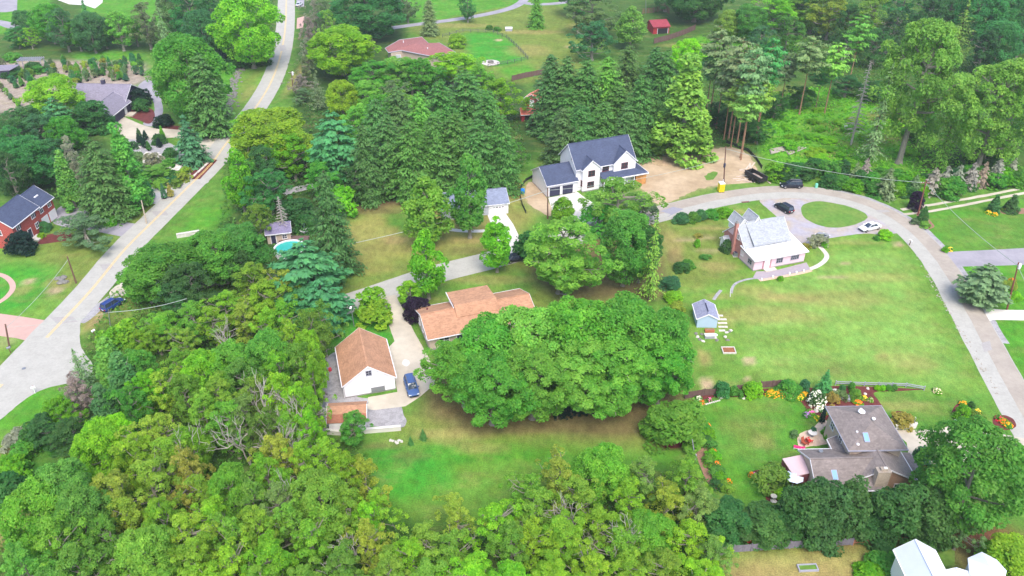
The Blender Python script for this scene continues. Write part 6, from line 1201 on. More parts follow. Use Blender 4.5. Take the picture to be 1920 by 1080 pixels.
# right side
T('cone', 1737, 386, 22, 4, None, 'd', '', 'dark cone shrub beside the reddish crossarm pole'); T('cone', 1872, 366, 26, 4, None, 'd', 'at the top edge of the right lawn'); T('cone', 1905, 366, 30, 4, None, 'd', 'at the top edge of the right lawn'); T('dense', 1722, 358, 26, 4.2, None, 'k', '', 'purple-leaved tree behind the reddish crossarm pole'); T('loose', 1718, 408, 20, 1, None, 's', 'in the bed below the crossarm pole'); T('loose', 1735, 414, 22, 1, None, 'l', 'in the bed below the crossarm pole')
T('wpine', 1858, 482, 96, None, 568, 's', '', 'silvery spreading pine between the two right driveways'); T('round', 1905, 545, 24, 1.6, None, 'y', '', 'yellow-green mound right of the silvery pine'); T('round', 1894, 524, 28, 1.6, None, 'a', '', 'golden shrub right of the silvery pine'); T('round', 1773, 462, 14, 1, None, 'b', '', 'bright shrub at the grey driveway corner')
# hill above the bend
z = 'on the slope behind the white house'
for (x, y, w_, c) in [(1034, 102, 74, 'e'), (1064, 106, 70, 'e'), (1102, 110, 76, 'e'), (1142, 106, 76, 'g'), (1181, 84, 70, 'e'), (1232, 88, 70, 'e'), (1252, 94, 60, 'e'), (1120, 150, 76, 'e'), (1160, 160, 70, 'e'), (1070, 165, 76, 'e'), (1205, 140, 66, 'e'), (1036, 150, 50, 'e'), (1056, 200, 60, 'e'), (1090, 195, 70, 'e'), (1135, 190, 66, 'e'), (1180, 195, 66, 'e'), (1222, 170, 66, 'e')]: T('spruce', x, y, w_ * 1.25, 20 if y < 150 else 14, None, c, z)
T('cone', 1296, 104, 122, None, 296, 'o', '', 'large yellow-green conical tree above the dirt lot'); T('maple', 1292, 74, 58, 11, None, 'w', '', 'vivid lime tree top behind the conical tree'); T('oval', 1186, 10, 58, None, 92, 'l', '', 'feathery light tree left of the red shed'); T('ash', 1112, -16, 94, 15, None, 's', '', 'grey-green tree with dead top beside the far lawn'); T('ash', 1112, 40, 80, 12, None, 't', '', 'teal tree above the spruces left of the red shed'); T('dense', 1228, 40, 0 + 16, 2.2, None, 'g', '', 'round green bush beside the red shed'); T('maple', 1308, -40, 110, 15, None, 'd', '', 'big dark tree right of the paddock'); T('ash', 1252, -50, 70, 14, None, 't', '', 'teal tree behind the reddish paddock fence'); T('ash', 1080, -40, 80, 14, None, 't', '', 'teal tree at the top edge left of the feathery light tree')
z = 'in the upper right wood'
for a in [('ash', 1455, -8, 92, 13, 'y'), ('maple', 1405, 10, 70, 12, 'g'), ('maple', 1370, 20, 60, 10, 'l'), ('ash', 1530, -20, 80, 15, 'o'), ('ash', 1562, -10, 76, 15, 'a'), ('thin', 1640, -6, 90, 16, 'o'), ('ash', 1700, -30, 70, 17, 't'), ('ash', 1748, -22, 66, 17, 'd'), ('maple', 1790, -34, 70, 17, 't'), ('maple', 1842, -20, 80, 18, 't'), ('maple', 1896, -26, 80, 18, 't'), ('ash', 1930, 10, 70, 17, 'd'), ('ash', 1600, 10, 60, 14, 'd'), ('ash', 1680, 20, 60, 14, 'd'), ('ash', 1500, -30, 80, 15, 'd'), ('maple', 1880, 40, 70, 16, 't'), ('plume', 1818, 2, 74, 19, 'o'), ('ash', 1850, 55, 60, 14, 'd'), ('ash', 1645, 55, 60, 12, 'd'), ('ash', 1590, 60, 50, 10, 'd'), ('ash', 1480, 30, 60, 12, 'g'), ('ash', 1430, 48, 60, 11, 't')]: T(a[0], a[1], a[2], a[3], a[4], None, a[5], z)
z = 'on the slope above the bend'
for (x, y, w_, b_, c) in [(1352, 50, 62, 230, 's'), (1392, 72, 66, 262, 's'), (1420, 84, 60, 296, 's'), (1448, 72, 56, 248, 't'), (1525, 68, 62, 214, 's'), (1572, 80, 54, 214, 'l'), (1618, 30, 46, 168, 'g'), (1410, 160, 50, 300, 'l'), (1376, 120, 56, 262, 's'), (1434, 150, 46, 270, 'o'), (1362, 95, 60, 240, 's'), (1340, 80, 50, 225, 't'), (1405, 110, 60, 268, 's'), (1440, 110, 50, 240, 't'), (1388, 150, 50, 276, 'l'), (1480, 100, 50, 200, 's'), (1545, 120, 40, 200, 't')]: T('spine', x, y, w_, None, b_, c, z)
T('deadspruce', 1634, 112, 46, None, 272, 'h', '', 'silvery dead conifer on the brush slope'); T('plume', 1676, 118, 66, None, 308, 's', '', 'half-bare conifer right of the silvery dead one'); T('big', 1742, 42, 150, None, 306, 'l', '', 'large light green tree on the slope above the lane'); T('big', 1884, 112, 140, None, 330, 'l', '', 'wide light green tree at the right edge of the slope'); T('plume', 1800, 182, 60, None, 318, 'o', '', 'olive conifer between the two large light green trees'); T('ash', 1870, 225, 70, 9, None, 'l', '', 'smaller light green tree under the wide right edge tree'); T('ash', 1905, 190, 60, 12, None, 'd', '', 'dark tree at the right edge under the wide light tree'); T('ash', 1735, 200, 60, 9, None, 'g', '', 'green understorey tree left of the olive conifer'); T('ash', 1850, 260, 80, 6, None, 'd', '', 'dark understorey tree behind the weeping conifers')
for (x, y, w_) in [(1345, 190, 50), (1372, 205, 56), (1400, 215, 50), (1425, 225, 44), (1455, 180, 50), (1500, 160, 60), (1590, 140, 60), (1640, 150, 50)]: T('ash', x, y, w_, 6, None, 'd', 'under the bare-trunked pines')
T('dead', 1590, 66, 40, 10, None, 'h', '', 'bare forked tree behind the bare-trunked pines'); T('dead', 1655, 50, 40, 12, None, 'h', '', 'bare leaning tree left of the large light green tree')
z = 'in the curving hedge bank'
rng = random.Random(5)
for i in range(28):
    x = 1462 + i * 17; y = 300 + rng.uniform(-4, 8) + (12 if x > 1600 else 0) + (14 if 1690 < x < 1800 else 0); T('round' if i % 3 else 'loose', x, y, rng.uniform(36, 52), rng.uniform(3, 4.2), None, rng.choice('gdgdgb'), z)
for i in range(17):
    x = 1560 + i * 21; y = 326 + rng.uniform(-3, 7) + (10 if 1640 < x < 1800 else 0) - max(0, (x - 1800) * .1); T('round', x, y, rng.uniform(32, 46), 2.6, None, rng.choice('gddb'), z)
z = 'rising from the hedge bank'
for (x, y, w_, h_, c) in [(1628, 300, 30, 5, 'h'), (1672, 318, 42, 5.6, 's'), (1610, 306, 26, 4.4, 's'), (1757, 318, 42, 5, 'h'), (1780, 314, 32, 5, 'h'), (1804, 312, 32, 5, 'h'), (1830, 308, 34, 5, 'h'), (1852, 306, 26, 5, 'h'), (1878, 300, 36, 5, 'h'), (1905, 300, 30, 4.6, 'h'), (1722, 330, 30, 4, 's')]: T('weep', x, y - 2, w_ * 1.1, h_ * 1.25, None, c, z)
z = 'in the green brush'
for i in range(26):
    x = rng.uniform(1430, 1720); y = rng.uniform(196, 290); T('loose', x, y, rng.uniform(16, 34), rng.uniform(.8, 1.8), None, rng.choice('bbwwyb'), z if i < 13 else 'higher on the brush slope')
# brick house garden
z = 'behind the grey board fence'
for (x, y, w_, c) in [(1366, 930, 76, 'd'), (1440, 938, 78, 'e'), (1515, 898, 78, 'e'), (1556, 892, 76, 'e'), (1598, 896, 76, 'e'), (1694, 900, 88, 'e'), (1752, 908, 84, 'e'), (1646, 950, 66, 'd'), (1480, 940, 62, 'e'), (1402, 955, 56, 'd'), (1340, 972, 56, 's')]: T('dense', x, y, w_ * 1.15, None, 1008 if x > 1480 else 1003, c, z)
T('maple', 1838, 786, 186, None, 985, 'g', '', 'huge dense round maple at the lower right corner'); T('dense', 1896, 998, 88, 5, None, 'y', '', 'bright yellow-green shrub tree at the bottom right corner'); T('round', 1868, 1012, 60, 3.4, None, 'b', '', 'bright green shrub left of the bottom right corner tree'); T('thin', 1812, 952, 60, 6.5, None, 's', '', 'thin greyish tree beside the white-roofed house'); T('round', 1660, 1030, 60, 2.0, None, 'g', '', 'green bush at the left wall of the white-roofed house'); T('round', 1634, 1052, 60, 1.8, None, 'b', '', 'bright low bush at the bottom edge left of the white-roofed house'); T('round', 1660, 1014, 44, 1.6, None, 'd', '', 'dark low bush in front of the cedar rails')
T('loose', 1448, 866, 56, 3.6, None, 'o', '', 'olive rounded shrub left of the blue parasol'); T('round', 1465, 914, 26, 1.3, None, 'w', '', 'lime mound at the foot of the olive shrub'); T('round', 1636, 915, 24, 2.2, None, 'b', '', 'small green shrub right of the brick chimney'); T('round', 1733, 836, 34, 2.8, None, 'p', '', 'bluish rounded conifer by the concrete drive'); T('round', 1716, 860, 24, 1.8, None, 'd', '', 'dark shrub beside the bluish conifer'); T('loose', 1710, 888, 44, 1.6, None, 'b', '', 'bright shrub beside the house in the right mulch bed'); T('round', 1732, 882, 24, 2, None, 'g', '', 'green cone shrub in the right mulch bed'); T('loose', 1690, 770, 40, 2, None, 'r', '', 'russet shrub behind the hip roof'); T('loose', 1700, 776, 26, 1.4, None, 'o', '', 'olive shrub beside the russet shrub behind the hip roof')
T('round', 1355, 714, 30, 2.6, None, 't', '', 'teal rounded shrub at the brown board fence'); T('round', 1376, 722, 20, 1.7, None, 'g', '', 'green shrub beside the teal shrub at the brown fence'); T('round', 1413, 714, 36, 2.4, None, 'w', '', 'large lime green mound against the brown board fence'); T('round', 1388, 731, 14, 1.2, None, 'g', '', 'small dark green ball left of the lime mound'); T('round', 1481, 710, 42, 2.2, None, 'g', '', 'green clipped shrub left of the white hydrangea'); T('round', 1510, 712, 22, 1.8, None, 'p', '', 'bluish shrub left of the white hydrangea'); T('smallfir', 1554, 693, 36, 4.6, None, 't', '', 'young teal fir beside the white hydrangea'); T('round', 1605, 727, 24, 1.9, None, 'o', '', 'olive clipped ball in the red mulch'); T('round', 1598, 717, 14, 1.4, None, 'g', '', 'green ball at the pale rail fence'); T('round', 1580, 721, 12, 1.2, None, 't', '', 'teal ball at the pale rail fence'); T('loose', 1562, 735, 24, 1.6, None, 'r', '', 'russet barberry beside the white hydrangea'); T('loose', 1578, 730, 22, 1.5, None, 's', '', 'grey-green shrub in the red mulch')
for i, (x, c) in enumerate([(1646, 'w'), (1656, 'w'), (1667, 'g'), (1677, 'g')]): T('round', x, 721, 12, .9, None, c, 'in the low row along the pale rail fence')
T('round', 1808, 757, 28, 2.4, None, 'b', '', 'bright mound in the bed by the lane corner'); T('round', 1808, 782, 30, 2, None, 'g', '', 'green mound below the bright mound by the lane corner'); T('loose', 1830, 768, 26, 1.6, None, 'o', '', 'olive shrub beside the bright mound by the lane corner'); T('round', 1822, 752, 14, 1.4, None, 'd', '', 'dark shrub behind the bright mound by the lane corner'); T('round', 1845, 780, 18, 1.2, None, 'o', '', 'olive ball right of the lane corner bed')
T('round', 1553, 798, 20, 1.4, None, 'b', 'in the bed between patio walk and house'); T('round', 1556, 810, 20, 1.2, None, 'b', 'in the bed between patio walk and house'); T('round', 1526, 800, 12, 1.2, None, 'p', '', 'small bluish ball at the flagstone patio'); T('cone', 1549, 760, 12, 3.2, None, 'c', '', 'slim dark column at the corner of the hip roof'); T('loose', 1490, 806, 16, 1, None, 's', '', 'grey-green clump at the left of the flagstones')
for i, (x, y, c) in enumerate([(1322, 790, 'g'), (1327, 802, 'b'), (1320, 812, 'd'), (1334, 822, 'g'), (1338, 842, 'b'), (1330, 852, 'o'), (1344, 870, 'g'), (1350, 884, 'b'), (1346, 896, 'd'), (1358, 900, 'o')]): T('loose', x, y, 26, 1.2, None, c, 'in the left flower border')
T('smallfir', 769, 818, 12, 1.6, None, 'd', '', 'left small conifer in the lawn below the grove'); T('smallfir', 792, 804, 16, 2, None, 'd', '', 'right small conifer in the lawn below the grove'); T('ash', 662, 768, 62, 5.0, None, 'g', '', 'young green tree leaning over the small gambrel shed')
# ------------------------------------------------------------------ left wood
z = 'left of the pool'
for a in [('maple', 448, 418, 110, 10, 'g'), ('maple', 300, 452, 140, 10, 'g'), ('maple', 398, 430, 116, 10, 'g'), ('ash', 268, 478, 80, 9, 'l'), ('ash', 352, 490, 100, 10, 'd'), ('ash', 450, 470, 60, 8, 'd'), ('ash', 330, 520, 90, 8, 'd')]: T(a[0], a[1], a[2], a[3], a[4], None, a[5], z)
T('wpine', 566, 430, 152, 13, None, 'p', '', 'big teal white pine in front of the round pool'); T('wpine', 600, 505, 110, 10, None, 'p', '', 'lower teal pine below the big white pine')
z = 'in the wood between road and pool'
for a in [('ash', 470, 490, 74, 9, 'o'), ('thin', 530, 500, 74, 9, 'a'), ('ash', 498, 520, 89, 9, 'y'), ('thin', 420, 540, 84, 8, 'y'), ('thin', 455, 560, 74, 8, 'a'), ('thin', 360, 560, 84, 8, 'g'), ('ash', 300, 580, 74, 7, 'g'), ('thin', 290, 600, 65, 6, 'o'), ('loose', 235, 600, 46, 4, 'y'), ('loose', 205, 612, 46, 4, 'b'), ('ash', 262, 616, 56, 6, 'b'), ('thin', 530, 560, 84, 10, 'g'), ('ash', 580, 580, 74, 11, 'd'), ('thin', 545, 600, 65, 10, 'y'), ('thin', 395, 570, 65, 8, 'y'), ('thin', 600, 560, 56, 11, 'd'), ('loose', 640, 470, 37, 4, 'b'), ('thin', 345, 610, 65, 7, 'a'), ('thin', 500, 570, 74, 9, 'y')]: T(a[0], a[1], a[2], a[3], a[4], None, a[5], z)
z = 'in the wood left of the garage'
for a in [('maple', 500, 620, 84, 11, 't'), ('thin', 560, 640, 78, 12, 'd'), ('ash', 520, 655, 65, 11, 'b'), ('maple', 578, 620, 56, 12, 'y'), ('ash', 585, 670, 56, 11, 'b'), ('maple', 430, 640, 89, 10, 'g'), ('maple', 380, 655, 84, 10, 'b'), ('thin', 330, 650, 74, 9, 'g'), ('ash', 455, 670, 84, 10, 'd'), ('thin', 520, 690, 84, 11, 'y'), ('ash', 560, 715, 65, 11, 'y'), ('thin', 478, 700, 74, 10, 'o'), ('ash', 410, 700, 84, 10, 'o'), ('thin', 300, 690, 74, 9, 'a'), ('ash', 345, 700, 74, 9, 'd'), ('thin', 585, 720, 56, 11, 'b'), ('ash', 575, 765, 56, 10, 'b'), ('thin', 430, 745, 84, 10, 'g'), ('ash', 380, 730, 74, 10, 'o'), ('thin', 460, 735, 74, 10, 's'), ('ash', 500, 760, 74, 9, 'd'), ('thin', 540, 770, 65, 9, 'o')]: T(a[0], a[1], a[2], a[3], a[4], None, a[5], z)
z = 'on the road verge'
T('cone', 190, 632, 84, 11, None, 'g', z); T('cone', 215, 660, 80, 11, None, 'd', z); T('plume', 135, 655, 56, 8, None, 's', z); T('thin', 140, 700, 66, 8, None, 'h', z); T('ash', 250, 650, 80, 9, None, 'g', z); T('cone', 180, 720, 70, 10, None, 'd', z); T('ash', 235, 720, 80, 9, None, 'g', z); T('ash', 270, 690, 80, 9, None, 'b', z); T('ash', 110, 740, 66, 6, None, 'b', z); T('ash', 80, 770, 70, 6, None, 'd', z); T('ash', 130, 780, 80, 7, None, 'd', z); T('loose', 55, 790, 50, 3.5, None, 'd', z); T('loose', 30, 800, 50, 3, None, 'h', z); T('loose', 20, 850, 60, 3.5, None, 'b', z); T('round', 10, 880, 80, 5, None, 'd', z); T('loose', 40, 826, 50, 3, None, 'g', z)
z = 'in the lower left wood'
for a in [('maple', 185, 785, 102, 10, 'w'), ('maple', 222, 775, 65, 9, 'w'), ('thin', 275, 775, 89, 10, 'a'), ('thin', 308, 770, 65, 10, 'r'), ('ash', 250, 810, 84, 10, 'y'), ('thin', 320, 810, 84, 10, 'a'), ('maple', 350, 800, 74, 9, 'b'), ('thin', 280, 850, 102, 10, 'a'), ('ash', 210, 875, 102, 11, 'a'), ('thin', 345, 840, 84, 10, 'r'), ('maple', 430, 870, 84, 10, 'g'), ('thin', 380, 880, 74, 10, 'a'), ('maple', 120, 860, 121, 12, 't'), ('maple', 65, 900, 121, 12, 'g'), ('maple', 150, 910, 102, 12, 't'), ('thin', 100, 960, 112, 12, 'g'), ('ash', 40, 1010, 93, 11, 't'), ('thin', 240, 920, 84, 10, 'a'), ('ash', 300, 930, 93, 10, 'b'), ('thin', 350, 950, 102, 10, 'a'), ('ash', 390, 930, 84, 9, 'y'), ('maple', 270, 985, 112, 11, 'l'), ('ash', 150, 1010, 112, 11, 'd'), ('thin', 200, 960, 74, 10, 'd'), ('ash', 360, 1005, 102, 10, 'y'), ('thin', 430, 960, 84, 10, 'o')]: T(a[0], a[1], a[2], a[3], a[4], None, a[5], z)
z = 'in the wood below the gambrel shed'
for a in [('ash', 520, 810, 84, 10, 'r'), ('thin', 560, 820, 84, 10, 'y'), ('ash', 500, 850, 84, 10, 'b'), ('thin', 610, 815, 84, 9, 'y'), ('ash', 640, 840, 84, 9, 'b'), ('maple', 600, 880, 121, 10, 'g'), ('thin', 680, 850, 84, 8, 'a'), ('thin', 470, 890, 84, 10, 'g'), ('thin', 520, 900, 84, 10, 's'), ('thin', 650, 905, 84, 9, 'o'), ('ash', 480, 940, 84, 10, 'o'), ('thin', 540, 930, 84, 10, 'l'), ('thin', 700, 910, 74, 8, 'y'), ('thin', 580, 960, 93, 9, 'o'), ('ash', 500, 1000, 102, 10, 'b'), ('thin', 690, 970, 84, 9, 'r'), ('ash', 640, 1020, 93, 9, 'd'), ('thin', 430, 1010, 93, 10, 'y'), ('ash', 690, 935, 65, 8, 'y'), ('thin', 570, 1040, 102, 9, 'g')]: T(a[0], a[1], a[2], a[3], a[4], None, a[5], z)
z = 'standing bare in the left wood'
for (x, y, w_, h_) in [(498, 682, 110, 14), (548, 704, 90, 13), (440, 748, 90, 12), (505, 776, 80, 12), (425, 590, 70, 11), (545, 790, 70, 11)]: T('dead', x, y, w_, h_, None, 'h', z)
T('dead', 640, 975, 110, 10, None, 'h', '', 'pale bare dead tree in the gap at the bottom of the wood'); T('dead', 200, 1000, 90, 12, None, 'h', '', 'white bare forked tree at the bottom left'); T('dead', 548, 862, 80, 12, None, 'h', '', 'grey bare tree left of the round green maple crown'); T('dead', 330, 790, 90, 13, None, 'h', '', 'bare grey branches among the russet trees at left')
# bottom wood
z = 'in the bottom wood below the lawn'
for a in [('thin', 855, 925, 77, 7, 'r'), ('thin', 930, 930, 95, 8, 'b'), ('thin', 790, 965, 103, 7, 'l'), ('thin', 770, 1000, 95, 7, 'y'), ('thin', 850, 985, 86, 7, 'o'), ('thin', 1045, 845, 86, 9, 'a'), ('maple', 1130, 830, 103, 9, 'g'), ('thin', 990, 880, 77, 8, 'g'), ('thin', 1010, 905, 95, 8, 'o'), ('thin', 1090, 880, 95, 8, 'l'), ('thin', 1210, 850, 86, 8, 's'), ('thin', 1180, 890, 95, 8, 'y'), ('ash', 1290, 858, 95, 8, 'g'), ('thin', 1250, 900, 95, 8, 'a'), ('ash', 1310, 905, 86, 7, 's'), ('thin', 1120, 940, 95, 8, 'y'), ('ash', 1060, 955, 103, 8, 'y'), ('thin', 1000, 965, 95, 8, 'y'), ('maple', 1220, 955, 95, 7, 'g'), ('thin', 1300, 965, 95, 7, 'y'), ('ash', 960, 975, 86, 8, 'g'), ('thin', 1170, 980, 95, 7, 'o'), ('thin', 1340, 1000, 77, 6, 's')]: T(a[0], a[1], a[2], a[3], a[4], None, a[5], z)
z = 'along the bottom edge'
for a in [('ash', 730, 1030, 95, 8, 'o'), ('thin', 800, 1040, 103, 8, 'l'), ('ash', 880, 1030, 103, 8, 'y'), ('thin', 960, 1040, 103, 8, 'b'), ('ash', 1040, 1030, 112, 8, 'b'), ('thin', 1110, 1020, 95, 8, 'y'), ('thin', 1180, 1020, 103, 7, 'y'), ('thin', 1250, 1020, 103, 7, 'o'), ('ash', 1310, 1035, 95, 6, 'y'), ('thin', 660, 1060, 95, 8, 'd'), ('ash', 300, 1050, 103, 9, 'l'), ('thin', 400, 1050, 103, 9, 'y'), ('ash', 480, 1055, 103, 9, 'o'), ('thin', 200, 1070, 95, 9, 'd'), ('ash', 100, 1060, 103, 9, 't')]: T(a[0], a[1], a[2], a[3], a[4], None, a[5], z)
T('dead', 1175, 935, 90, 10, None, 'h', '', 'bare arching tree in the bottom wood'); T('dead', 1085, 915, 80, 10, None, 'h', '', 'bare grey tree among the yellow-green bottom trees')
label_trees()
# nursery rows of young plants in pots
rng = random.Random(12); potM = mat('pot_black', (.02, .02, .02), .7, .1, 3)
def potted(px, py, kind, w_, h_, col, label, group):
    crown, trunk, ph, pa, pz = PROTO[kind][rng.randrange(len(PROTO[kind]))]; p = G(px, py)
    r_ = bpy.data.objects.new('potted_plant', None); COL.objects.link(r_); r_.location = p; r_.rotation_euler[2] = rng.uniform(0, 6); tag(r_, label, 'potted plant', group)
    c = bpy.data.objects.new('foliage', crown); COL.objects.link(c); c.parent = r_; c.location.z = .42; c.scale = (w_ / 2 / pa, w_ / 2 / pa, h_ / ph); c.color = (*[v * rng.uniform(.8, 1.2) for v in CC[col][1]], 1)
    o = bpy.data.objects.new('pot', POT); COL.objects.link(o); o.parent = r_; o.scale = (w_ * .55, w_ * .55, 1); return r_
b = MB(); b.lathe([(.38, 0), (.48, .42), (.5, .45), (.44, .45)], 9); POT = meshof(b, 'pot', potM)
rows = [((2, 118), (30, 165)), ((0, 165), (36, 200)), ((12, 148), (88, 182)), ((36, 134), (70, 160)), ((52, 150), (70, 175)), ((90, 130), (104, 152)), ((98, 124), (112, 154)), ((120, 118), (125, 136)), ((132, 128), (142, 160)), ((146, 130), (150, 156)), ((158, 126), (164, 152)), ((170, 122), (178, 146)), ((178, 122), (184, 142)), ((194, 116), (194, 142)), ((206, 122), (212, 152)), ((218, 124), (224, 150)), ((236, 120), (236, 152)), ((250, 118), (256, 140)), ((262, 114), (268, 142)), ((228, 120), (230, 148))]
ROWN = ['one', 'two', 'three', 'four', 'five', 'six', 'seven', 'eight', 'nine', 'ten', 'eleven', 'twelve', 'thirteen', 'fourteen', 'fifteen', 'sixteen', 'seventeen', 'eighteen', 'nineteen', 'twenty']; rows.sort(key=lambda r_: r_[0][0] + r_[1][0])
for i, (a, c) in enumerate(rows):
    n_ = 6 if i < 5 else 5
    for k in range(n_):
        t = k / (n_ - 1); cl = rng.choice('ptdsglpsa'); kd = rng.choice(['cone', 'cone', 'round', 'loose', 'loose']); potted(a[0] + (c[0] - a[0]) * t + rng.uniform(-1, 1), a[1] + (c[1] - a[1]) * t, kd, rng.uniform(1.3, 2.2), rng.uniform(1.2, 2.8), cl, f"{CC[cl][0]} potted {'cone' if kd == 'cone' else 'shrub'}, {ORD[k]} from the far end of nursery row {ROWN[i]}", 'potted evergreens in the nursery rows')
for (x, y, c) in [(234, 270, 'd'), (242, 278, 'g'), (262, 268, 'c'), (268, 272, 'c'), (273, 277, 'c'), (280, 282, 'd'), (262, 258, 'd'), (274, 262, 'c'), (296, 268, 'c'), (300, 276, 'c'), (305, 260, 'd')]: potted(x, y, 'cone', 1.6, 2.2, c, 'dark potted shrub on the sandy nursery court', 'potted shrubs on the nursery court')
for (x, y, c) in [(250, 312, 's'), (258, 322, 'p'), (266, 330, 'd'), (278, 332, 's'), (290, 340, 'g'), (298, 346, 'd'), (284, 348, 's'), (306, 344, 'd'), (262, 340, 'p'), (246, 328, 'd'), (312, 334, 's'), (320, 342, 'g')]: potted(x, y, 'loose', 1.4, 1.4, c, 'leafy potted plant massed beside the nursery gravel', 'potted plants by the nursery gravel')
potted(269, 374, 'cone', 1.9, 4.2, 't', 'tall teal potted cone at the pole by the nursery gravel', None); potted(284, 373, 'cone', 2.2, 4.0, 'p', 'broad bluish potted cone, second in the front row', None); potted(309, 372, 'cone', 1.5, 3.2, 'p', 'slim bluish potted cone, third in the front row', None); potted(321, 369, 'cone', 1.6, 3.0, 'r', 'russet dying potted cone at the right of the front row', None); potted(329, 344, 'round', 2.0, 1.4, 'p', 'pale blue potted spruce near the road edge', None)
# flower clumps: foliage mound plus blooms
def bloom_mesh(seed, n, r_, h, s_):
    g = np.random.default_rng(seed); d = unit(g.normal(size=(n, 3)) + (0, 0, .8)); d[:, 2] = np.abs(d[:, 2]); c = d * np.array([r_, r_, h]) * g.uniform(.92, 1.08, (n, 1))
    return leafmesh('bloom', c, d + g.normal(size=(n, 3)) * .3, g.uniform(.7, 1.3, n) * s_, .9, g, BLM)
BLM = leaf_mat('petal', .15); BL = [bloom_mesh(300 + i, 46, .62, .62, .13) for i in range(3)]; BLB = bloom_mesh(310, 190, 1.5, 2.2, .19)
FC = {'gold': (.75, .36, .01), 'orange': (.80, .20, .015), 'white': (.72, .72, .55), 'pink': (.70, .12, .30), 'red': (.55, .03, .05), 'yellow': (.80, .58, .04), 'mauve': (.35, .15, .40), 'cream': (.6, .5, .3)}
def flower(px, py, c, w_, label, group=None, h_=1.):
    crown, trunk, ph, pa, pz = PROTO['round'][rng.randrange(2)]; r_ = bpy.data.objects.new('flower_clump', None); COL.objects.link(r_); r_.location = G(px, py); r_.rotation_euler[2] = rng.uniform(0, 6); tag(r_, label, 'flowers', group); k = w_ / 1.3
    f = bpy.data.objects.new('foliage', crown); COL.objects.link(f); f.parent = r_; f.scale = (w_ / 2 / pa, w_ / 2 / pa, .6 * h_ / ph); f.color = (*CC[rng.choice('gbo')][1], 1)
    b_ = bpy.data.objects.new('blooms', rng.choice(BL)); COL.objects.link(b_); b_.parent = r_; b_.scale = (k * 1.05, k * 1.05, h_); b_.color = (*FC[c], 1); return r_
for i, (x, y) in enumerate([(1442, 741), (1450, 742), (1458, 741), (1466, 742), (1446, 737), (1462, 737)]): flower(x, y, 'gold', 1.3, 'golden flower clump in the border right of the lime mound', 'golden flowers along the mulch border')
for i, (x, y) in enumerate([(1474, 743), (1480, 745), (1486, 744)]): flower(x, y, 'cream', 1.1, 'fading tan flower clump right of the golden border', 'tan flowers along the mulch border')
flower(1508, 742, 'gold', 1.5, 'gold flower clump left of the white hydrangea'); flower(1500, 748, 'yellow', 1.1, 'yellow flower clump below the bluish shrub'); flower(1494, 740, 'yellow', 1, 'small yellow flower clump below the clipped shrub')
flower(1520, 776, 'pink', 1.5, 'pink flower clump in the round bed by the hydrangea'); flower(1512, 780, 'mauve', 1.2, 'mauve flower clump left of the pink one'); flower(1532, 786, 'yellow', 1, 'yellow flower clump near the paved walk'); flower(1546, 778, 'red', .9, 'red flower clump by the wall of the hip-roofed block'); flower(1540, 772, 'white', .9, 'white flower clump under the hydrangea')
flower(1608, 757, 'orange', 1.5, 'orange flower clump behind the hip roof'); flower(1620, 748, 'yellow', 1, 'yellow flower clump in the red mulch by the lawn'); flower(1632, 752, 'cream', .9, 'pale flower clump in the red mulch corner')
for i, (x, y) in enumerate([(1322, 797), (1326, 800)]): flower(x, y, 'orange', 1.2, 'orange flower clump in the border below the mulch corner', 'upper orange border flowers')
for i, (x, y) in enumerate([(1338, 848), (1341, 854), (1342, 860), (1343, 872)]): flower(x, y, 'orange', 1.2, 'vivid orange flower clump in the middle of the left border', 'middle orange border flowers')
flower(1366, 905, 'orange', 1, 'faded orange flower clump low in the left border'); flower(1330, 832, 'white', 1, 'white flower clump in the left border'); flower(1310, 750, 'white', 1.3, 'white flower clump at the mulch corner by the brown fence'); flower(1316, 757, 'orange', 1, 'rusty orange flower clump at the mulch corner'); flower(1330, 752, 'pink', .8, 'pale pink flower clump before the brown fence')
flower(1408, 892, 'orange', 1, 'orange flower clump at the tip of the small island bed'); flower(1416, 894, 'pink', 1.2, 'hot pink flower clump in the small island bed'); flower(1426, 892, 'red', 1.1, 'red flower clump beside the olive shrub')
for (x, y, c, l_) in [(1832, 775, 'yellow', 'yellow flower clump in the lane corner bed'), (1806, 760, 'gold', 'gold flower clump behind the bright mound'), (1880, 792, 'orange', 'orange flower clump in the far corner island bed'), (1888, 798, 'gold', 'gold flower clump in the far corner island bed'), (1874, 787, 'red', 'red flower clump in the far corner island bed'), (1853, 400, 'yellow', 'yellow flower clump on the upper right lawn'), (1864, 403, 'gold', 'gold flower clump left of the dark cone on the right lawn'), (1884, 395, 'yellow', 'yellow flower clump between the dark cones'), (1780, 469, 'yellow', 'yellow flower clump at the grey driveway corner'), (1898, 528, 'orange', 'orange flower clump beside the silvery pine'), (1757, 735, 'cream', 'pale dry flower clump on the lawn beyond the rails')]: flower(x, y, c, 1.5, l_)
for (x, y) in [(1536, 1013), (1540, 1016), (1546, 1014)]: flower(x, y, 'white', 1.1, 'white flower clump at the grey board fence', 'white flowers at the grey fence, left cluster')
for (x, y) in [(1604, 1012), (1612, 1013), (1624, 1011)]: flower(x, y, 'white', 1.0, 'white flower clump above the cedar rails', 'white flowers above the cedar rails')
r = bpy.data.objects.new('hydrangea_bush', None); COL.objects.link(r); r.location = G(1530, 756); tag(r, 'large white-blooming hydrangea bush beside the young fir', 'shrub')
f = bpy.data.objects.new('foliage', PROTO['round'][0][0]); COL.objects.link(f); f.parent = r; f.scale = (.75, .75, .75); f.color = (.05, .13, .03, 1); f = bpy.data.objects.new('blooms', BLB); COL.objects.link(f); f.parent = r; f.color = (.78, .76, .62, 1); f.scale = (.95, .95, 1.0)
f = bpy.data.objects.new('stem', PROTO['round'][0][1]); COL.objects.link(f); f.parent = r; f.scale = (.7, .7, .7)
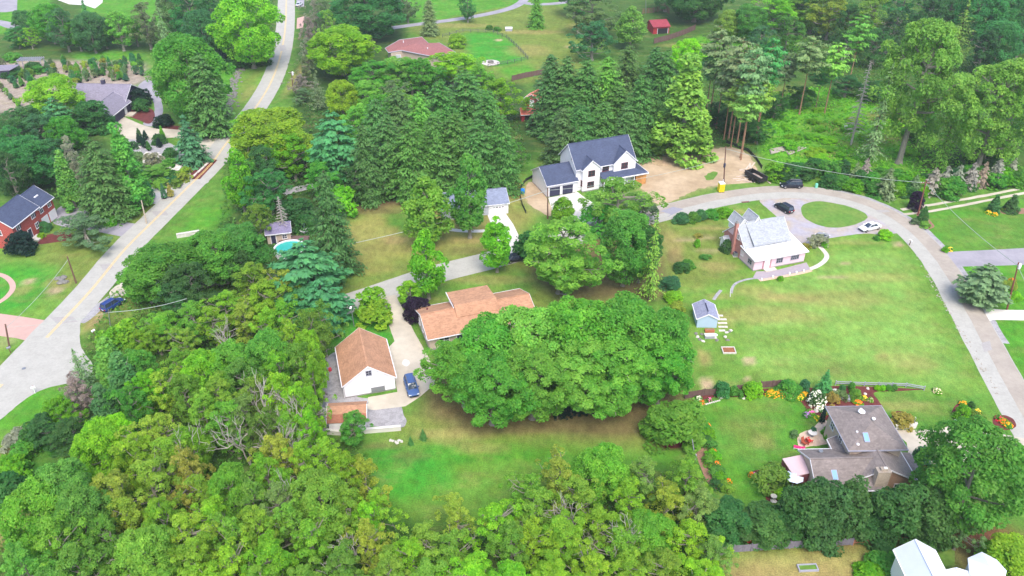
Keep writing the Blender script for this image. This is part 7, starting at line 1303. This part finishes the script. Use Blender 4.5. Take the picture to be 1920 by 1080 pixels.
# ------------------------------------------------------------------ low uncountable growth
def scatter(name, polys, dens, size, tone_c, seed, hmax=.5):
    g = np.random.default_rng(seed); C_ = []
    for pts, dn in polys:
        W = [G(*p) for p in pts]; x0, x1 = min(p.x for p in W), max(p.x for p in W); y0, y1 = min(p.y for p in W), max(p.y for p in W)
        n_ = int((x1 - x0) * (y1 - y0) * dens * dn); X = g.uniform(x0, x1, n_); Y = g.uniform(y0, y1, n_); k = inside(X, Y, W)
        cl = np.sin(X * .9 + 1.3 * np.sin(Y * .7)) * np.sin(Y * .8 + 1.1 * np.sin(X * .6)); k &= g.uniform(-1.1, 1, n_) < cl + .5
        C_.append(np.stack([X[k], Y[k], (.08 + g.uniform(0, hmax, k.sum()) * (1 + .5 * cl[k]))], 1))
    c = np.concatenate(C_); n_ = len(c); me = leafmesh(name, c, g.normal(size=(n_, 3)) * .5 + (0, 0, .8), g.uniform(.6, 1.4, n_) * size, .6, g, LEAF)
    o = bpy.data.objects.new(name, me); COL.objects.link(o); o.color = (*tone_c, 1); tag(o, kind='stuff'); return o
scatter('undergrowth', [([(130, 730), (200, 560), (250, 500), (420, 480), (620, 570), (600, 680), (600, 800), (690, 850), (700, 1090), (-60, 1090), (0, 960), (120, 860)], 1), ([(700, 990), (900, 1000), (1060, 910), (1320, 880), (1350, 1010), (1330, 1090), (700, 1090)], 1)], 6, .26, (.085, .22, .030), 1, .9)
scatter('brush', [([(1430, 300), (1420, 190), (1540, 160), (1660, 190), (1730, 260), (1900, 300), (1920, 330), (1700, 345), (1560, 320)], 1), ([(1300, 75), (1440, 40), (1520, 90), (1360, 130)], .6)], 2.4, .42, (.10, .31, .022), 2, .4)
scatter('forest_scrub', [([(570, 190), (760, 150), (960, 180), (990, 300), (930, 330), (640, 370), (560, 350), (420, 300), (560, 280)], 1), ([(1020, 150), (1330, 110), (1440, 180), (1420, 290), (1330, 270), (1060, 285)], 1), ([(1440, -40), (1980, -40), (1980, 300), (1740, 250), (1660, 190), (1540, 150), (1440, 100)], 1), ([(-40, 260), (100, 230), (240, 330), (240, 380), (100, 380), (-40, 330)], 1), ([(300, -40), (510, -40), (515, 110), (410, 120), (280, 90)], 1), ([(420, 300), (640, 340), (640, 480), (480, 470), (410, 430)], .7)], 2.2, .36, (.06, .17, .03), 3, .7)
scatter('garden_cover', [([(1302, 765), (1320, 780), (1345, 860), (1368, 912), (1345, 912), (1310, 850)], 1), ([(1480, 745), (1540, 735), (1548, 770), (1535, 790), (1512, 770)], .8), ([(1488, 800), (1520, 790), (1528, 800), (1500, 815)], .8), ([(236, 300), (330, 305), (335, 340), (250, 345)], .8)], 8, .13, (.07, .17, .03), 4, .3)
# ------------------------------------------------------------------ light summer haze
hm = bpy.data.materials.new('haze_air'); hm.use_nodes = True; n = hm.node_tree.nodes; n.clear()
pv = n.new('ShaderNodeVolumePrincipled'); pv.inputs['Color'].default_value = (.95, .97, 1, 1); pv.inputs['Density'].default_value = .00019; pv.inputs['Anisotropy'].default_value = .2
ho = n.new('ShaderNodeOutputMaterial'); hm.node_tree.links.new(pv.outputs[0], ho.inputs['Volume'])
b = MB(); b.box(-3600, 3600, -1600, 6100, -1, H + 3); tag(b.build('haze', hm), kind='stuff')
# ------------------------------------------------------------------ look-alikes told apart by their order from the left
_same = {}
for o in list(COL.objects):
    if o.parent is None and o.get('label'): _same.setdefault(o['label'], []).append(o)
for lb, L in _same.items():
    if len(L) < 2: continue
    L.sort(key=lambda o: PX(*o.location)[0])
    for i, o in enumerate(L): o['label'] = f"{lb}, {'leftmost' if i == 0 else 'rightmost' if i == len(L) - 1 else ORD[i] + ' from left'}"
